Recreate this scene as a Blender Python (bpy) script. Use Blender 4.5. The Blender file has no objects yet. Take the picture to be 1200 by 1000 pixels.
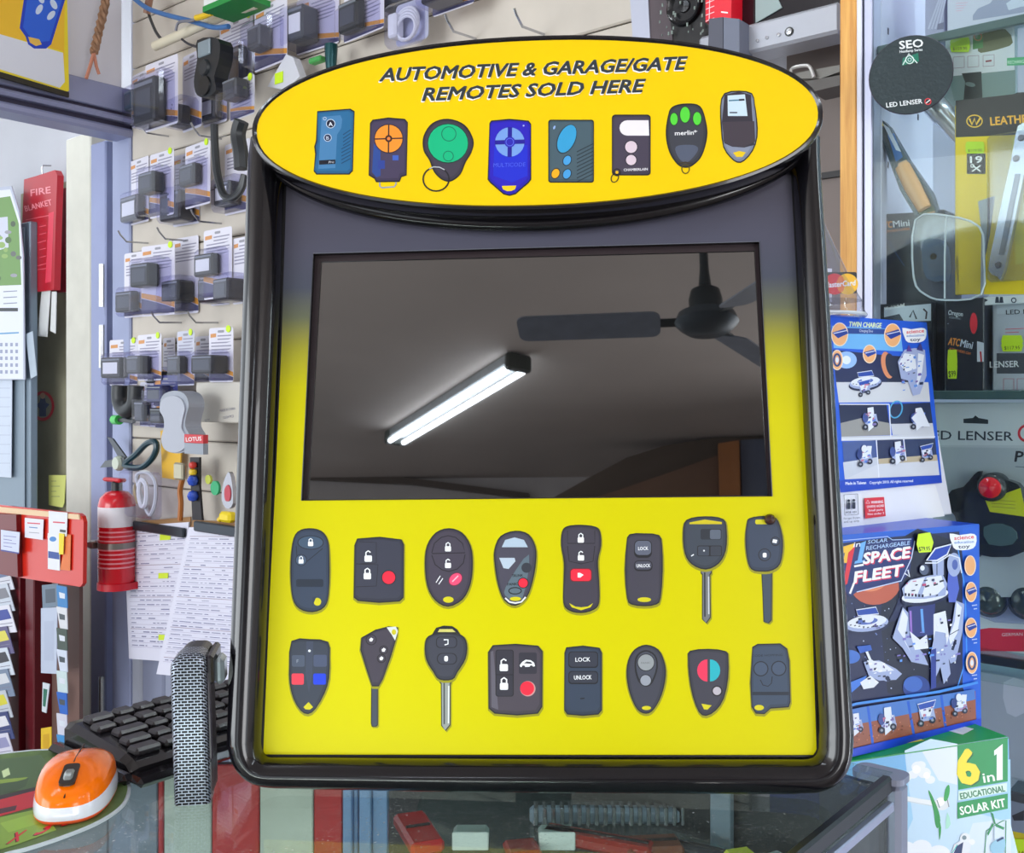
import bpy, bmesh, math, random
from mathutils import Vector, Matrix
D = bpy.data
COL = bpy.context.scene.collection
SC = bpy.context.scene
PI = math.pi
rnd = random.Random(7)

# ------------------------------------------------------------------ camera, world, light, exposure
F = 1186.0           # focal length in pixels of the 1200 px frame
HOR = 465.0          # image row of the horizon
EYE = 1.28           # eye height above the floor
cam_d = D.cameras.new('camera'); cam = D.objects.new('camera', cam_d); COL.objects.link(cam)
cam.location = (0, 0, EYE); cam.rotation_euler = (PI/2, 0, 0)
cam_d.sensor_width = 36; cam_d.lens = 36*F/1200; cam_d.shift_y = -35/1200
cam_d.clip_start = 0.01; cam_d.clip_end = 60
SC.camera = cam

W = D.worlds.new('world'); SC.world = W; W.use_nodes = True
_bg = W.node_tree.nodes['Background']; _bg.inputs[0].default_value = (0.86, 0.93, 1.0, 1); _bg.inputs[1].default_value = 1.6
SC.view_settings.view_transform = 'Standard'; SC.view_settings.look = 'None'
SC.view_settings.gamma = 1; SC.view_settings.exposure = 0.0
SC.view_settings.use_curve_mapping = False
try: SC.cycles.max_bounces = 10; SC.cycles.transparent_max_bounces = 24
except Exception: pass

def area(name, loc, target, sx, sy, power, color=(1, 1, 1)):
    l = D.lights.new(name, 'AREA'); l.shape = 'RECTANGLE'; l.size = sx; l.size_y = sy; l.energy = power; l.color = color
    o = D.objects.new(name, l); COL.objects.link(o); o.location = loc
    o.rotation_euler = (Vector(target)-Vector(loc)).to_track_quat('-Z', 'Y').to_euler(); return o
# daylight that comes in through the open shop front on the left and behind the camera
area('shopfront_daylight', (-3.7, -1.2, 1.5), (0.2, 1.6, 1.1), 3.0, 2.2, 110, (0.93, 0.97, 1.0))
area('shop_door_daylight', (2.1, -3.2, 1.5), (0.3, 1.6, 1.1), 1.6, 2.2, 75, (0.97, 0.98, 1.0))

# ------------------------------------------------------------------ materials
MATS = {}
def lin(c): 
    c = c/255.0
    return c/12.92 if c <= .04045 else ((c+.055)/1.055)**2.4
def col(rgb): return (lin(rgb[0]), lin(rgb[1]), lin(rgb[2]), 1)
def mat(rgb, rough=.5, metal=0.0, emit=0.0, noise=0.0, nscale=40, spec=.5, coat=0.0, bump=0.0, ior=None):
    k = (tuple(rgb), rough, metal, emit, noise, nscale, spec, coat, bump, ior)
    if k in MATS: return MATS[k]
    m = D.materials.new('paint_%02x%02x%02x' % tuple(int(v) for v in rgb)); m.use_nodes = True
    nt = m.node_tree; b = nt.nodes['Principled BSDF']
    b.inputs['Base Color'].default_value = col(rgb); b.inputs['Roughness'].default_value = rough
    b.inputs['Metallic'].default_value = metal; b.inputs['Specular IOR Level'].default_value = spec
    if ior: b.inputs['IOR'].default_value = ior
    if coat: b.inputs['Coat Weight'].default_value = coat; b.inputs['Coat Roughness'].default_value = .03
    if emit: b.inputs['Emission Color'].default_value = col(rgb); b.inputs['Emission Strength'].default_value = emit
    if noise or bump:
        tc = nt.nodes.new('ShaderNodeTexCoord'); n = nt.nodes.new('ShaderNodeTexNoise'); n.inputs['Scale'].default_value = nscale
        n.inputs['Detail'].default_value = 5; nt.links.new(tc.outputs['Object'], n.inputs['Vector'])
        if noise:
            r = nt.nodes.new('ShaderNodeValToRGB'); c = col(rgb)
            r.color_ramp.elements[0].position = .3; r.color_ramp.elements[1].position = .7
            r.color_ramp.elements[0].color = tuple(v*(1-noise) for v in c[:3])+(1,)
            r.color_ramp.elements[1].color = tuple(min(1, v*(1+noise)) for v in c[:3])+(1,)
            nt.links.new(n.outputs['Fac'], r.inputs[0]); nt.links.new(r.outputs[0], b.inputs['Base Color'])
        if bump:
            bp = nt.nodes.new('ShaderNodeBump'); bp.inputs['Strength'].default_value = bump; bp.inputs['Distance'].default_value = .002
            nt.links.new(n.outputs['Fac'], bp.inputs['Height']); nt.links.new(bp.outputs[0], b.inputs['Normal'])
    MATS[k] = m; return m
def glassy(name, tint=(255, 255, 255), ior=1.45, refl=1.0, rough=.02, haze=0.0, dust=0.0):
    """clear thin sheet: transparent with a Fresnel gloss, plus a little milky haze / dust specks"""
    m = D.materials.new(name); m.use_nodes = True; nt = m.node_tree; nt.nodes.clear()
    out = nt.nodes.new('ShaderNodeOutputMaterial'); tr = nt.nodes.new('ShaderNodeBsdfTransparent'); gl = nt.nodes.new('ShaderNodeBsdfGlossy')
    df = nt.nodes.new('ShaderNodeBsdfDiffuse'); df.inputs[0].default_value = (.85, .87, .92, 1)
    tr.inputs[0].default_value = col(tint); gl.inputs['Roughness'].default_value = rough
    # Schlick reflectance from the angle, the same on both faces of the thin sheet
    def mth(op, a, b=None):
        k = nt.nodes.new('ShaderNodeMath'); k.operation = op
        for i, v in enumerate((a, b)):
            if v is None: continue
            if isinstance(v, (int, float)): k.inputs[i].default_value = v
            else: nt.links.new(v, k.inputs[i])
        return k
    ge = nt.nodes.new('ShaderNodeNewGeometry'); dt = nt.nodes.new('ShaderNodeVectorMath'); dt.operation = 'DOT_PRODUCT'
    nt.links.new(ge.outputs['Incoming'], dt.inputs[0]); nt.links.new(ge.outputs['Normal'], dt.inputs[1])
    r0 = ((ior-1)/(ior+1))**2*refl
    c_ = mth('ABSOLUTE', dt.outputs['Value']); c1 = mth('SUBTRACT', 1.0, c_.outputs[0]); c5 = mth('POWER', c1.outputs[0], 5.0)
    mul = mth('MULTIPLY', c5.outputs[0], (1-r0)*.8); mul = mth('ADD', mul.outputs[0], r0); mul.use_clamp = True
    m0 = nt.nodes.new('ShaderNodeMixShader'); m0.inputs[0].default_value = haze
    nt.links.new(tr.outputs[0], m0.inputs[1]); nt.links.new(df.outputs[0], m0.inputs[2])
    if dust:
        tc = nt.nodes.new('ShaderNodeTexCoord'); n = nt.nodes.new('ShaderNodeTexNoise'); n.inputs['Scale'].default_value = 420; n.inputs['Detail'].default_value = 2
        n2 = nt.nodes.new('ShaderNodeTexNoise'); n2.inputs['Scale'].default_value = 9
        nt.links.new(tc.outputs['Object'], n.inputs['Vector']); nt.links.new(tc.outputs['Object'], n2.inputs['Vector'])
        r = nt.nodes.new('ShaderNodeMapRange'); r.inputs[1].default_value = .62; r.inputs[2].default_value = .75; r.inputs[3].default_value = 0; r.inputs[4].default_value = dust
        nt.links.new(n.outputs['Fac'], r.inputs[0])
        r2 = nt.nodes.new('ShaderNodeMapRange'); r2.inputs[1].default_value = .3; r2.inputs[2].default_value = .7
        nt.links.new(n2.outputs['Fac'], r2.inputs[0])
        mm = nt.nodes.new('ShaderNodeMath'); mm.operation = 'MULTIPLY_ADD'; mm.inputs[2].default_value = haze
        nt.links.new(r.outputs[0], mm.inputs[0]); nt.links.new(r2.outputs[0], mm.inputs[1]); nt.links.new(mm.outputs[0], m0.inputs[0])
    m1 = nt.nodes.new('ShaderNodeMixShader'); nt.links.new(mul.outputs[0], m1.inputs[0])
    nt.links.new(m0.outputs[0], m1.inputs[1]); nt.links.new(gl.outputs[0], m1.inputs[2]); nt.links.new(m1.outputs[0], out.inputs[0])
    return m
def named(name, m): m = m.copy(); m.name = name; return m
BLACKGLOSS = named('black_gloss_plastic', mat((15, 14, 19), .16, spec=.5, coat=.35))
BLACK = (22, 22, 26)
ALU = mat((172, 178, 200), .35, .75)
STEEL = mat((190, 192, 198), .25, .9)
CLEAR = glassy('clear_plastic', (238, 240, 250), 1.45, 1.6, .06, .05)
PANE = glassy('cabinet_glass', (244, 250, 248), 1.45, .35, .01, .006)
COUNTERGLASS = glassy('counter_glass', (240, 248, 246), 1.5, .8, .01, .012, .5)
SHELFGLASS = glassy('shelf_glass', (236, 246, 244), 1.5, .8, .01, .02)

# ------------------------------------------------------------------ geometry helpers
def ray(px, py): return Vector(((px-600)/F, 1, (HOR-py)/F))
EYEV = Vector((0, 0, EYE))
class Pl:
    """a real plane in the shop: origin, right axis, up axis; normal points to the viewer"""
    def __init__(s, o, U, V):
        s.o = Vector(o); s.U = Vector(U).normalized(); s.N = s.U.cross(Vector(V)).normalized()
        s.V = s.N.cross(s.U).normalized()
        if s.N.y > 0 and abs(s.N.y) > 1e-6: pass
    def at(s, px, py, n=0.0):
        r = ray(px, py); t = (s.o + s.N*n - EYEV).dot(s.N)/r.dot(s.N)
        return EYEV + r*t
    def uv(s, px, py, n=0.0):
        p = s.at(px, py, n)-s.o; return (p.dot(s.U), p.dot(s.V))
    def mtx(s, o=None):
        o = s.o if o is None else o
        M = Matrix((( s.U.x, -s.N.x, s.V.x, o.x), (s.U.y, -s.N.y, s.V.y, o.y), (s.U.z, -s.N.z, s.V.z, o.z), (0, 0, 0, 1)))
        return M
    def sub(s, px, py, n=0.0):   # same axes, origin moved to the point under this pixel
        return Pl(s.at(px, py, n), s.U, s.V)
    def off(s, n): return Pl(s.o+s.N*n, s.U, s.V)
class MB:
    def __init__(s): s.v = []; s.f = []; s.mi = []; s.mats = []; s.sm = []
    def m(s, m):
        if isinstance(m, tuple): m = mat(m)
        if m not in s.mats: s.mats.append(m)
        return s.mats.index(m)
    def add(s, vs, fs, m, smooth=False):
        k = s.m(m); b = len(s.v); s.v += [tuple(v) for v in vs]
        for f in fs: s.f.append(tuple(b+i for i in f)); s.mi.append(k); s.sm.append(smooth)
    def box(s, x0, x1, y0, y1, z0, z1, m, M=None, bev=0.0):
        if bev > 0:
            b = min(bev, abs(x1-x0)*.45, abs(y1-y0)*.45, abs(z1-z0)*.45)
            vs = []; xs = (x0, x1); ys = (y0, y1); zs = (z0, z1); idx = {}
            for i in (0, 1):
                for j in (0, 1):
                    for k in (0, 1):
                        sx, sy, sz = (1-2*i)*b, (1-2*j)*b, (1-2*k)*b
                        c = (xs[i], ys[j], zs[k])
                        idx[(i, j, k, 0)] = len(vs); vs.append((c[0], c[1]+sy, c[2]+sz))
                        idx[(i, j, k, 1)] = len(vs); vs.append((c[0]+sx, c[1], c[2]+sz))
                        idx[(i, j, k, 2)] = len(vs); vs.append((c[0]+sx, c[1]+sy, c[2]))
            fs = []
            q = [(0, 0), (1, 0), (1, 1), (0, 1)]
            for i in (0, 1): fs.append([idx[(i, a, c, 0)] for a, c in q])
            for j in (0, 1): fs.append([idx[(a, j, c, 1)] for a, c in q])
            for k in (0, 1): fs.append([idx[(a, c, k, 2)] for a, c in q])
            for j in (0, 1):
                for k in (0, 1): fs.append([idx[(0, j, k, 1)], idx[(1, j, k, 1)], idx[(1, j, k, 2)], idx[(0, j, k, 2)]])
            for i in (0, 1):
                for k in (0, 1): fs.append([idx[(i, 0, k, 0)], idx[(i, 1, k, 0)], idx[(i, 1, k, 2)], idx[(i, 0, k, 2)]])
                for j in (0, 1): fs.append([idx[(i, j, 0, 0)], idx[(i, j, 1, 0)], idx[(i, j, 1, 1)], idx[(i, j, 0, 1)]])
            for i in (0, 1):
                for j in (0, 1):
                    for k in (0, 1): fs.append([idx[(i, j, k, 0)], idx[(i, j, k, 1)], idx[(i, j, k, 2)]])
            c0 = Vector(((x0+x1)/2, (y0+y1)/2, (z0+z1)/2)); out = []
            for f in fs:
                P = [Vector(vs[i]) for i in f]; nn = (P[1]-P[0]).cross(P[2]-P[0])
                out.append(f if nn.dot(sum(P, Vector())/len(P)-c0) > 0 else f[::-1])
            fs = out
        else:
            vs = [(x, y, z) for x in (x0, x1) for y in (y0, y1) for z in (z0, z1)]
            fs = [(0, 1, 3, 2), (4, 6, 7, 5), (0, 4, 5, 1), (2, 3, 7, 6), (0, 2, 6, 4), (1, 5, 7, 3)]
        if M is not None: vs = [M @ Vector(v) for v in vs]
        s.add(vs, fs, m)
    def prism(s, pts, y0, y1, m, side=None):
        """outline in (x,z) extruded between y0 (front, nearer viewer) and y1"""
        n = len(pts); a = [(p[0], y0, p[1]) for p in pts]; b = [(p[0], y1, p[1]) for p in pts]
        ar = sum(pts[i][0]*pts[(i+1) % n][1]-pts[(i+1) % n][0]*pts[i][1] for i in range(n))
        o = list(range(n)) if ar > 0 else list(range(n))[::-1]
        s.add(a, [o], m)
        if abs(y1-y0) > 1e-9:
            s.add(b, [o[::-1]], m)
            s.add(a+b, [(o[(i+1) % n], o[i], n+o[i], n+o[(i+1) % n]) for i in range(n)], side or m)
    def tube(s, path, r, m, seg=8, closed=False, caps=True):
        P = [Vector(p) for p in path]; n = len(P); R = r if isinstance(r, (list, tuple)) else [r]*n
        vs = []; up = None
        for i in range(n):
            a = P[(i-1) % n] if (closed or i > 0) else P[i]; b = P[(i+1) % n] if (closed or i < n-1) else P[i]
            t = (b-a).normalized() if (b-a).length > 1e-9 else Vector((0, 0, 1))
            if up is None: up = t.orthogonal().normalized()
            up = (up - t*up.dot(t)); up = up.normalized() if up.length > 1e-6 else t.orthogonal().normalized()
            w = t.cross(up)
            for k in range(seg):
                an = 2*PI*k/seg; vs.append(P[i]+(up*math.cos(an)+w*math.sin(an))*R[i])
        fs = []
        for i in range(n if closed else n-1):
            j = (i+1) % n
            for k in range(seg): fs.append((i*seg+k, i*seg+(k+1) % seg, j*seg+(k+1) % seg, j*seg+k))
        s.add(vs, fs, m, True)
        if caps and not closed:
            s.add(vs[:seg], [tuple(range(seg))[::-1]], m); s.add(vs[-seg:], [tuple(range(seg))], m)
    def lathe(s, prof, m, seg=24, M=None, smooth=True):
        vs = []; fs = []
        for r, z in prof:
            for k in range(seg): a = 2*PI*k/seg; vs.append(Vector((r*math.cos(a), r*math.sin(a), z)))
        for i in range(len(prof)-1):
            for k in range(seg): fs.append((i*seg+k, i*seg+(k+1) % seg, (i+1)*seg+(k+1) % seg, (i+1)*seg+k))
        if prof[0][0] > 1e-5: fs.append(tuple(range(seg))[::-1])
        if prof[-1][0] > 1e-5: fs.append(tuple(range((len(prof)-1)*seg, len(prof)*seg)))
        if M is not None: vs = [M @ v for v in vs]
        s.add(vs, fs, m, smooth)
    def build(s, name, parent=None, mw=None, label=None, smooth=None):
        me = D.meshes.new(name); me.from_pydata(s.v, [], s.f); 
        for m in s.mats: me.materials.append(m)
        me.polygons.foreach_set('material_index', s.mi); me.polygons.foreach_set('use_smooth', s.sm if smooth is None else [smooth]*len(s.f))
        me.validate(); me.update()
        if any(s.sm) or smooth: me.set_sharp_from_angle(angle=math.radians(38))
        o = D.objects.new(name, me); COL.objects.link(o)
        if parent: o.parent = parent
        if mw is not None: o.matrix_world = mw
        if label: o['label'] = label
        return o
def tag(o, label, cat, group=None):
    o['label'] = label; o['category'] = cat
    if group: o['group'] = group
    return o
def thing(name, label, cat, M, group=None):
    o = D.objects.new(name, None); COL.objects.link(o); o.matrix_world = M; o.empty_display_size = .02
    return tag(o, label, cat, group)
def struct(mb, name, mw=None): o = mb.build(name, None, mw); o['kind'] = 'structure'; return o
def rr(x0, z0, x1, z1, r, seg=5):
    r = min(r, abs(x1-x0)/2, abs(z1-z0)/2); x0, x1 = min(x0, x1), max(x0, x1); z0, z1 = min(z0, z1), max(z0, z1); o = []
    for cx, cz, a0 in ((x1-r, z1-r, 0), (x0+r, z1-r, 90), (x0+r, z0+r, 180), (x1-r, z0+r, 270)):
        for k in range(seg+1): a = math.radians(a0+90*k/seg); o.append((cx+r*math.cos(a), cz+r*math.sin(a)))
    return o
def ell(cx, cy, rx, ry, rot=0, n=28):
    c, s_ = math.cos(rot), math.sin(rot)
    return [(cx+rx*math.cos(t)*c-ry*math.sin(t)*s_, cy+rx*math.cos(t)*s_+ry*math.sin(t)*c) for t in (2*PI*k/n for k in range(n))]
def smooth(pts, n=5, closed=True):
    o = []; N = len(pts)
    for i in range(N if closed else N-1):
        g = (lambda k: pts[k % N]) if closed else (lambda k: pts[max(0, min(N-1, k))])
        p0, p1, p2, p3 = g(i-1), g(i), g(i+1), g(i+2)
        for k in range(n):
            t = k/n
            o.append(tuple(.5*((2*p1[d])+(-p0[d]+p2[d])*t+(2*p0[d]-5*p1[d]+4*p2[d]-p3[d])*t*t+(-p0[d]+3*p1[d]-3*p2[d]+p3[d])*t**3) for d in range(len(p1))))
    if not closed: o.append(pts[-1])
    return o
# lettering from Blender's built-in font, turned into flat mesh
TXT = {}
def glyphs(string, shear, bold):
    k = (string, shear, bold)
    if k not in TXT:
        c = D.curves.new('t', 'FONT'); c.body = string; c.size = 1; c.shear = shear; c.offset = bold; c.resolution_u = 2; c.fill_mode = 'FRONT'
        o = D.objects.new('t', c); me = D.meshes.new_from_object(o)
        vs = [tuple(v.co) for v in me.vertices]; fs = [tuple(p.vertices) for p in me.polygons]
        D.objects.remove(o); D.curves.remove(c); D.meshes.remove(me)
        TXT[k] = (vs, fs)
    return TXT[k]
class Art:
    """flat print laid on plane pl (photo pixels are turned into points of that plane), n = height over the plane"""
    def __init__(s, pl, n=0.0, step=.00001, org=None):
        s.pl = pl; s.n = n; s.step = .00001; s.mb = MB(); s.k = 0; s.org = org
        s.o = (0, 0) if org is None else org
    def _n(s): s.k += 1; return -(s.n + s.k*s.step)
    def q(s, x, y): 
        u, v = s.pl.uv(x, y, s.n+s.k*s.step); return (u-s.o[0], v-s.o[1])
    def p(s, c, pts, sm=0, rough=.4):
        if sm: pts = smooth(pts, sm)
        s.mb.prism([s.q(*p) for p in pts], (y := s._n()), y, mat(c, rough) if isinstance(c, tuple) else c)
    def e(s, c, cx, cy, rx, ry=None, rot=0, n=24): s.p(c, ell(cx, cy, rx, ry or rx, rot, n))
    def r(s, c, x0, y0, x1, y1, rad=0): s.p(c, rr(x0, y0, x1, y1, rad, 4) if rad else [(x0, y0), (x1, y0), (x1, y1), (x0, y1)])
    def l(s, c, pts, w, closed=False):
        n = len(pts); L = []; R = []
        for i in range(n):
            a = pts[(i-1) % n] if closed or i else pts[0]; b = pts[(i+1) % n] if closed or i < n-1 else pts[-1]
            dx, dy = b[0]-a[0], b[1]-a[1]; d = math.hypot(dx, dy) or 1; nx, ny = -dy/d*w/2, dx/d*w/2
            L.append((pts[i][0]+nx, pts[i][1]+ny)); R.append((pts[i][0]-nx, pts[i][1]-ny))
        y = s._n(); m = mat(c, .4) if isinstance(c, tuple) else c; A = [s.q(*p) for p in L]; B = [s.q(*p) for p in R]
        for i in range(n if closed else n-1):
            j = (i+1) % n; s.mb.prism([A[i], A[j], B[j], B[i]], y, y, m)
    def ring(s, c, cx, cy, r, w, ry=None, rot=0, n=24): s.l(c, ell(cx, cy, r, ry or r, rot, n), w, True)
    def t(s, c, txt, x0, y0, x1, y1, h, shear=0.0, bold=0.0, rough=.4):
        """text whose baseline runs (x0,y0)->(x1,y1) and whose capitals are h pixels tall"""
        vs, fs = glyphs(txt, shear, 0.0)
        if not vs: return
        mx0 = min(v[0] for v in vs); mx1 = max(v[0] for v in vs); cap = .73
        s.k += 2; y = s._n()+2.7e-5; dx, dy = x1-x0, y1-y0; L = math.hypot(dx, dy); ux, uy = dx/L, dy/L
        bo = bold*h/cap*.9
        for ox, oy in (((0, 0), (bo, 0), (-bo, 0), (0, bo*.8), (0, -bo*.8), (bo*.7, bo*.6), (-bo*.7, -bo*.6), (bo*.7, -bo*.6), (-bo*.7, bo*.6)) if bo > .06 else ((0, 0),)):
            out = []; y -= 3e-6
            for v in vs:
                a = (v[0]-mx0)/(mx1-mx0)*L+ox; b = v[1]/cap*h+oy
                q = s.q(x0+ux*a+uy*b, y0+uy*a-ux*b); out.append((q[0], y, q[1]))
            s.mb.add(out, fs, mat(c, rough) if isinstance(c, tuple) else c)
    def lock(s, c, cx, cy, k=1.0, op=False):
        s.r(c, cx-3.2*k, cy-1*k, cx+3.2*k, cy+4.5*k, 1*k)
        P = [(cx-2*k, cy-1*k), (cx-2*k, cy-3.6*k), (cx, cy-5*k), (cx+2*k, cy-3.6*k)]+([] if op else [(cx+2*k, cy-1*k)])
        s.l(c, P, 1.1*k)
    def build(s, name, parent, label=None): return s.mb.build(name, parent, None, label)
# ------------------------------------------------------------------ planes of the shop
CZ = EYE-.307                      # height of the glass counter top
w_ = Vector((.769, -.64, 0)).normalized(); wp = Vector((.64, .769, 0)).normalized(); ZUP = Vector((0, 0, 1))
C0 = Vector((-1.05, 2.77, EYE))
PW = Pl(C0, w_, ZUP)               # pegboard wall
PC = Pl(Vector((.4375, 1.25, EYE)), w_, ZUP)      # front of the glass cabinet
PF = PW.off(-.40)                  # room behind the doorway
PL_ = Pl(C0, wp, ZUP)        # doorway wall on the left
PK = Pl((0, 0, CZ), (1, 0, 0), (0, 1, 0))         # counter surface
def ctr(px, py, h=0.0): 
    r = ray(px, py); return EYEV + r*((CZ+h-EYE)/r.z)

# ------------------------------------------------------------------ room shell
wallpaint = mat((214, 208, 206), .8, noise=.04, nscale=6, bump=.1)
CEIL = 2.68
b = MB(); b.box(-4.2, 3.4, -6.6, 4.4, -.06, 0, mat((122, 112, 106), .6, noise=.12, nscale=5)); struct(b, 'floor')
b = MB(); b.box(-4.2, 3.4, -6.6, 4.4, CEIL, CEIL+.06, mat((196, 186, 180), .85, noise=.05, nscale=2)); struct(b, 'ceiling')
# back wall with the pegboard (its lower part and the bare wall above)
Mw = PW.mtx()
Lw = 3.3
b = MB(); b.box(-.02, Lw, .02, .1, -EYE, CEIL-EYE, mat((216, 218, 228), .7, noise=.03, nscale=5)); wb = struct(b, 'wall_back', Mw)
# slat boards on that wall, one by one
slatm = mat((204, 196, 184), .6, noise=.05, nscale=12)
s = MB(); s.box(.035, 1.845, .0035, .0195, -.37, 1.13, mat((104, 96, 90), .7)); s.build('dark_groove_sheet', wb)  # dark sheet added so the gaps between slats look shaded
zb = -.36; i = 0
while zb < 1.12:
    s = MB(); s.box(.03, 1.85, -.006, .0034, zb, zb+.122, slatm, None, .003); o = s.build('slat', wb); zb += .125
# lower grey metal wall panels beside the doorway
for x0, x1, c in ((-.0, .07, (168, 172, 186)), (.075, .18, (138, 144, 168)), (.185, .30, (150, 156, 178)), (.305, .46, (132, 138, 164)), (.465, .62, (150, 156, 178))):
    s = MB(); s.box(x0, x1, -.004, .019, -EYE+.001, -.37, mat(c, .5, noise=.04, nscale=8), None, .006); s.build('panel', wb)
# wall of the room behind the doorway
b = MB(); b.box(-4.4, .3, 0, .08, -EYE, CEIL-EYE, mat((205, 207, 214), .8, noise=.04, nscale=4)); wf = struct(b, 'wall_far', PF.mtx())
s = MB(); s.box(PF.uv(28, 400)[0], PF.uv(82, 400)[0], -.012, -.001, PF.uv(50, 640)[1], PF.uv(50, 222)[1], mat((158, 154, 128), .6, noise=.12, nscale=5)); s.build('notice_board', wf)
# left wall with the doorway: header above, posts at both sides
def lw(px, py, n=0): return PL_.uv(px, py, n)
hx0 = -2.6
alu = mat((150, 154, 186), .45, .25, noise=.04, nscale=3)
zt_, zm_, zl_, zb_ = lw(150, 108)[1], lw(150, 139)[1], lw(150, 151)[1], lw(150, 164)[1]
b = MB(); b.box(hx0, -.02, -.0, .07, zm_, CEIL-EYE, mat((222, 220, 228), .8, noise=.03, nscale=4)); wl = struct(b, 'wall_left', PL_.mtx())
s = MB(); s.box(hx0, -.0, -.03, -.001, zm_+.006, zt_, alu, None, .003); s.build('header_rail', wl)
s = MB(); s.box(hx0, -.0, -.02, .05, zm_-.006, zm_+.006, mat((52, 48, 70), .5)); s.build('header_groove', wl)
s = MB(); s.box(hx0, -.0, -.045, .05, zl_+.006, zm_-.006, alu, None, .008); s.build('header_rail', wl)
s = MB(); s.box(hx0, -.0, -.02, .05, zl_-.008, zl_+.006, mat((52, 48, 70), .5)); s.build('header_groove', wl)
s = MB(); s.box(hx0, -.0, -.035, .05, zb_, zl_-.008, alu, None, .006); s.build('header_rail', wl)
# doorway jamb: cream post and metal door frame, standing at the end of the back wall
def wcol(x0, x1, off, depth, ztop, c, name, parent=None, **k):
    u0 = PW.uv(x0, 500, off)[0]; u1 = PW.uv(x1, 500, off)[0]
    s = MB(); s.box(u0, u1, -off, -off+depth, -EYE+.001, ztop, mat(c, **k) if isinstance(c, tuple) else c, None, .004)
    return s.build(name, parent, None if parent else PW.mtx())
zt = PW.uv(110, 168)[1]
j = thing('door_jamb', '', 'x', PW.mtx()); del j['category'], j['label']; j['kind'] = 'structure'; j.name = 'door_1'
wcol(77, 106, -.12, .1, zt+.1, (206, 204, 192), 'cream_post', j, rough=.6, noise=.05, nscale=12)
wcol(106, 123.5, .0, .06, zt, (142, 150, 186), 'metal_jamb', j, rough=.4, metal=.2, noise=.05, nscale=8)
wcol(123.5, 131, -.02, .02, zt, (74, 70, 60), 'door_seal', j, rough=.7)
wcol(131, 152, .012, .03, zt, (150, 158, 190), 'metal_jamb', j, rough=.4, metal=.2, noise=.05, nscale=8)
s = MB()
for zz in (-.25+.5, .08, -.9): s.tube([(PW.uv(127, 500)[0], -.02, zz), (PW.uv(127, 500)[0], -.02, zz+.12)], .008, STEEL)
s.build('hinge', j)
# walls behind the camera; their top and a soffit with a brown pillar show in the screen's reflection
WFY = -5.3
b = MB(); b.box(-4.2, -3.0, WFY-.1, WFY, 0, CEIL, wallpaint); b.box(-3.0, -1.6, WFY-.1, WFY, 2.2, CEIL, wallpaint); b.box(-1.6, 3.4, WFY-.1, WFY, 0, CEIL, wallpaint)
struct(b, 'wall_front')
b = MB(); b.box(3.3, 3.4, -5.4, -3.6, 0, CEIL, wallpaint); b.box(3.3, 3.4, -2.2, 1.5, 0, CEIL, wallpaint); b.box(3.3, 3.4, -3.6, -2.2, 2.2, CEIL, wallpaint); struct(b, 'wall_right')
b = MB(); b.box(3.28, 3.39, -3.7, -3.6, 0, 2.25, mat((150, 92, 40), .5, noise=.2, nscale=12)); b.box(3.28, 3.39, -2.2, -2.1, 0, 2.25, mat((150, 92, 40), .5, noise=.2, nscale=12)); struct(b, 'door_2')

# ------------------------------------------------------------------ glass display counter (vitrine)
ca = ctr(1046, 905); side = Vector((-.64, -.769, 0)).normalized()
pA = ca; pB = ca+side*.95; p0 = ctr(0, 893); tt = (pA-p0).dot(-side); pG = p0-side*tt; pC = p0+side*(.95-tt)
poly = [pB, pA, pG, pC]
vit = thing('glass_counter', 'grey framed glass display counter with a dusty glass top', 'counter', Matrix.Translation((0, .5, 0)))
def flat(pts, z0, z1, m):
    s = MB(); n = len(pts); P = [(p.x, p.y-.5) for p in pts]
    vs = [(x, y, z1) for x, y in P]+[(x, y, z0) for x, y in P]
    s.add(vs, [list(range(n))], m); s.add(vs, [list(range(n, 2*n))[::-1]], m)
    s.add(vs, [(i, n+i, n+(i+1) % n, (i+1) % n) for i in range(n)], m); return s
flat(poly, CZ-.006, CZ, COUNTERGLASS).build('glass_top', vit)
def wallseg(a, c, z0, z1, th, m, name, bev=0.0, label=None, ext=0):
    """upright board from a to c (counter coordinates)"""
    d = (c-a); L = d.length; d.normalize(); nrm = Vector((-d.y, d.x, 0))
    M = Matrix(((d.x, nrm.x, 0, a.x), (d.y, nrm.y, 0, a.y-.5), (0, 0, 1, 0), (0, 0, 0, 1)))
    s = MB(); s.box(-ext, L+ext, -th/2, th/2, z0, z1, m, M, bev); return s.build(name, vit, None, label)
greym = mat((140, 146, 166), .35, .4)
darkrub = mat((28, 32, 36), .4)
ins = Vector((-.006, .004, 0))
wallseg(pA+side*.02, pB, .06, CZ-.014, .006, COUNTERGLASS, 'side_glass')
wallseg(pA+side*.012, pB, CZ-.013, CZ+.001, .009, darkrub, 'edge_trim', .002)
wallseg(pA+side*.02+Vector((.004, -.004, 0)), pB, CZ-.024, CZ-.016, .006, ALU, 'edge_trim', .001)
# corner post with its rounded grey cap
M = Matrix.Translation((pA.x, pA.y-.5, 0)) @ Matrix.Rotation(math.atan2(-.64, .769), 4, 'Z')
s = MB(); s.box(-.012, .010, -.012, .010, .0, CZ-.007, greym, M, .004); s.build('corner_post', vit)
s = MB(); s.prism(rr(-.030, -.016, .012, .012, .009), 0, .005, greym)
cap = s.build('corner_cap', vit); cap.matrix_local = Matrix.Translation((pA.x, pA.y-.5, CZ-.006)) @ Matrix.Rotation(math.atan2(-.64, .769), 4, 'Z') @ Matrix.Rotation(-PI/2, 4, 'X') @ Matrix.Scale(-1, 4, (0, 1, 0))
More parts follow.
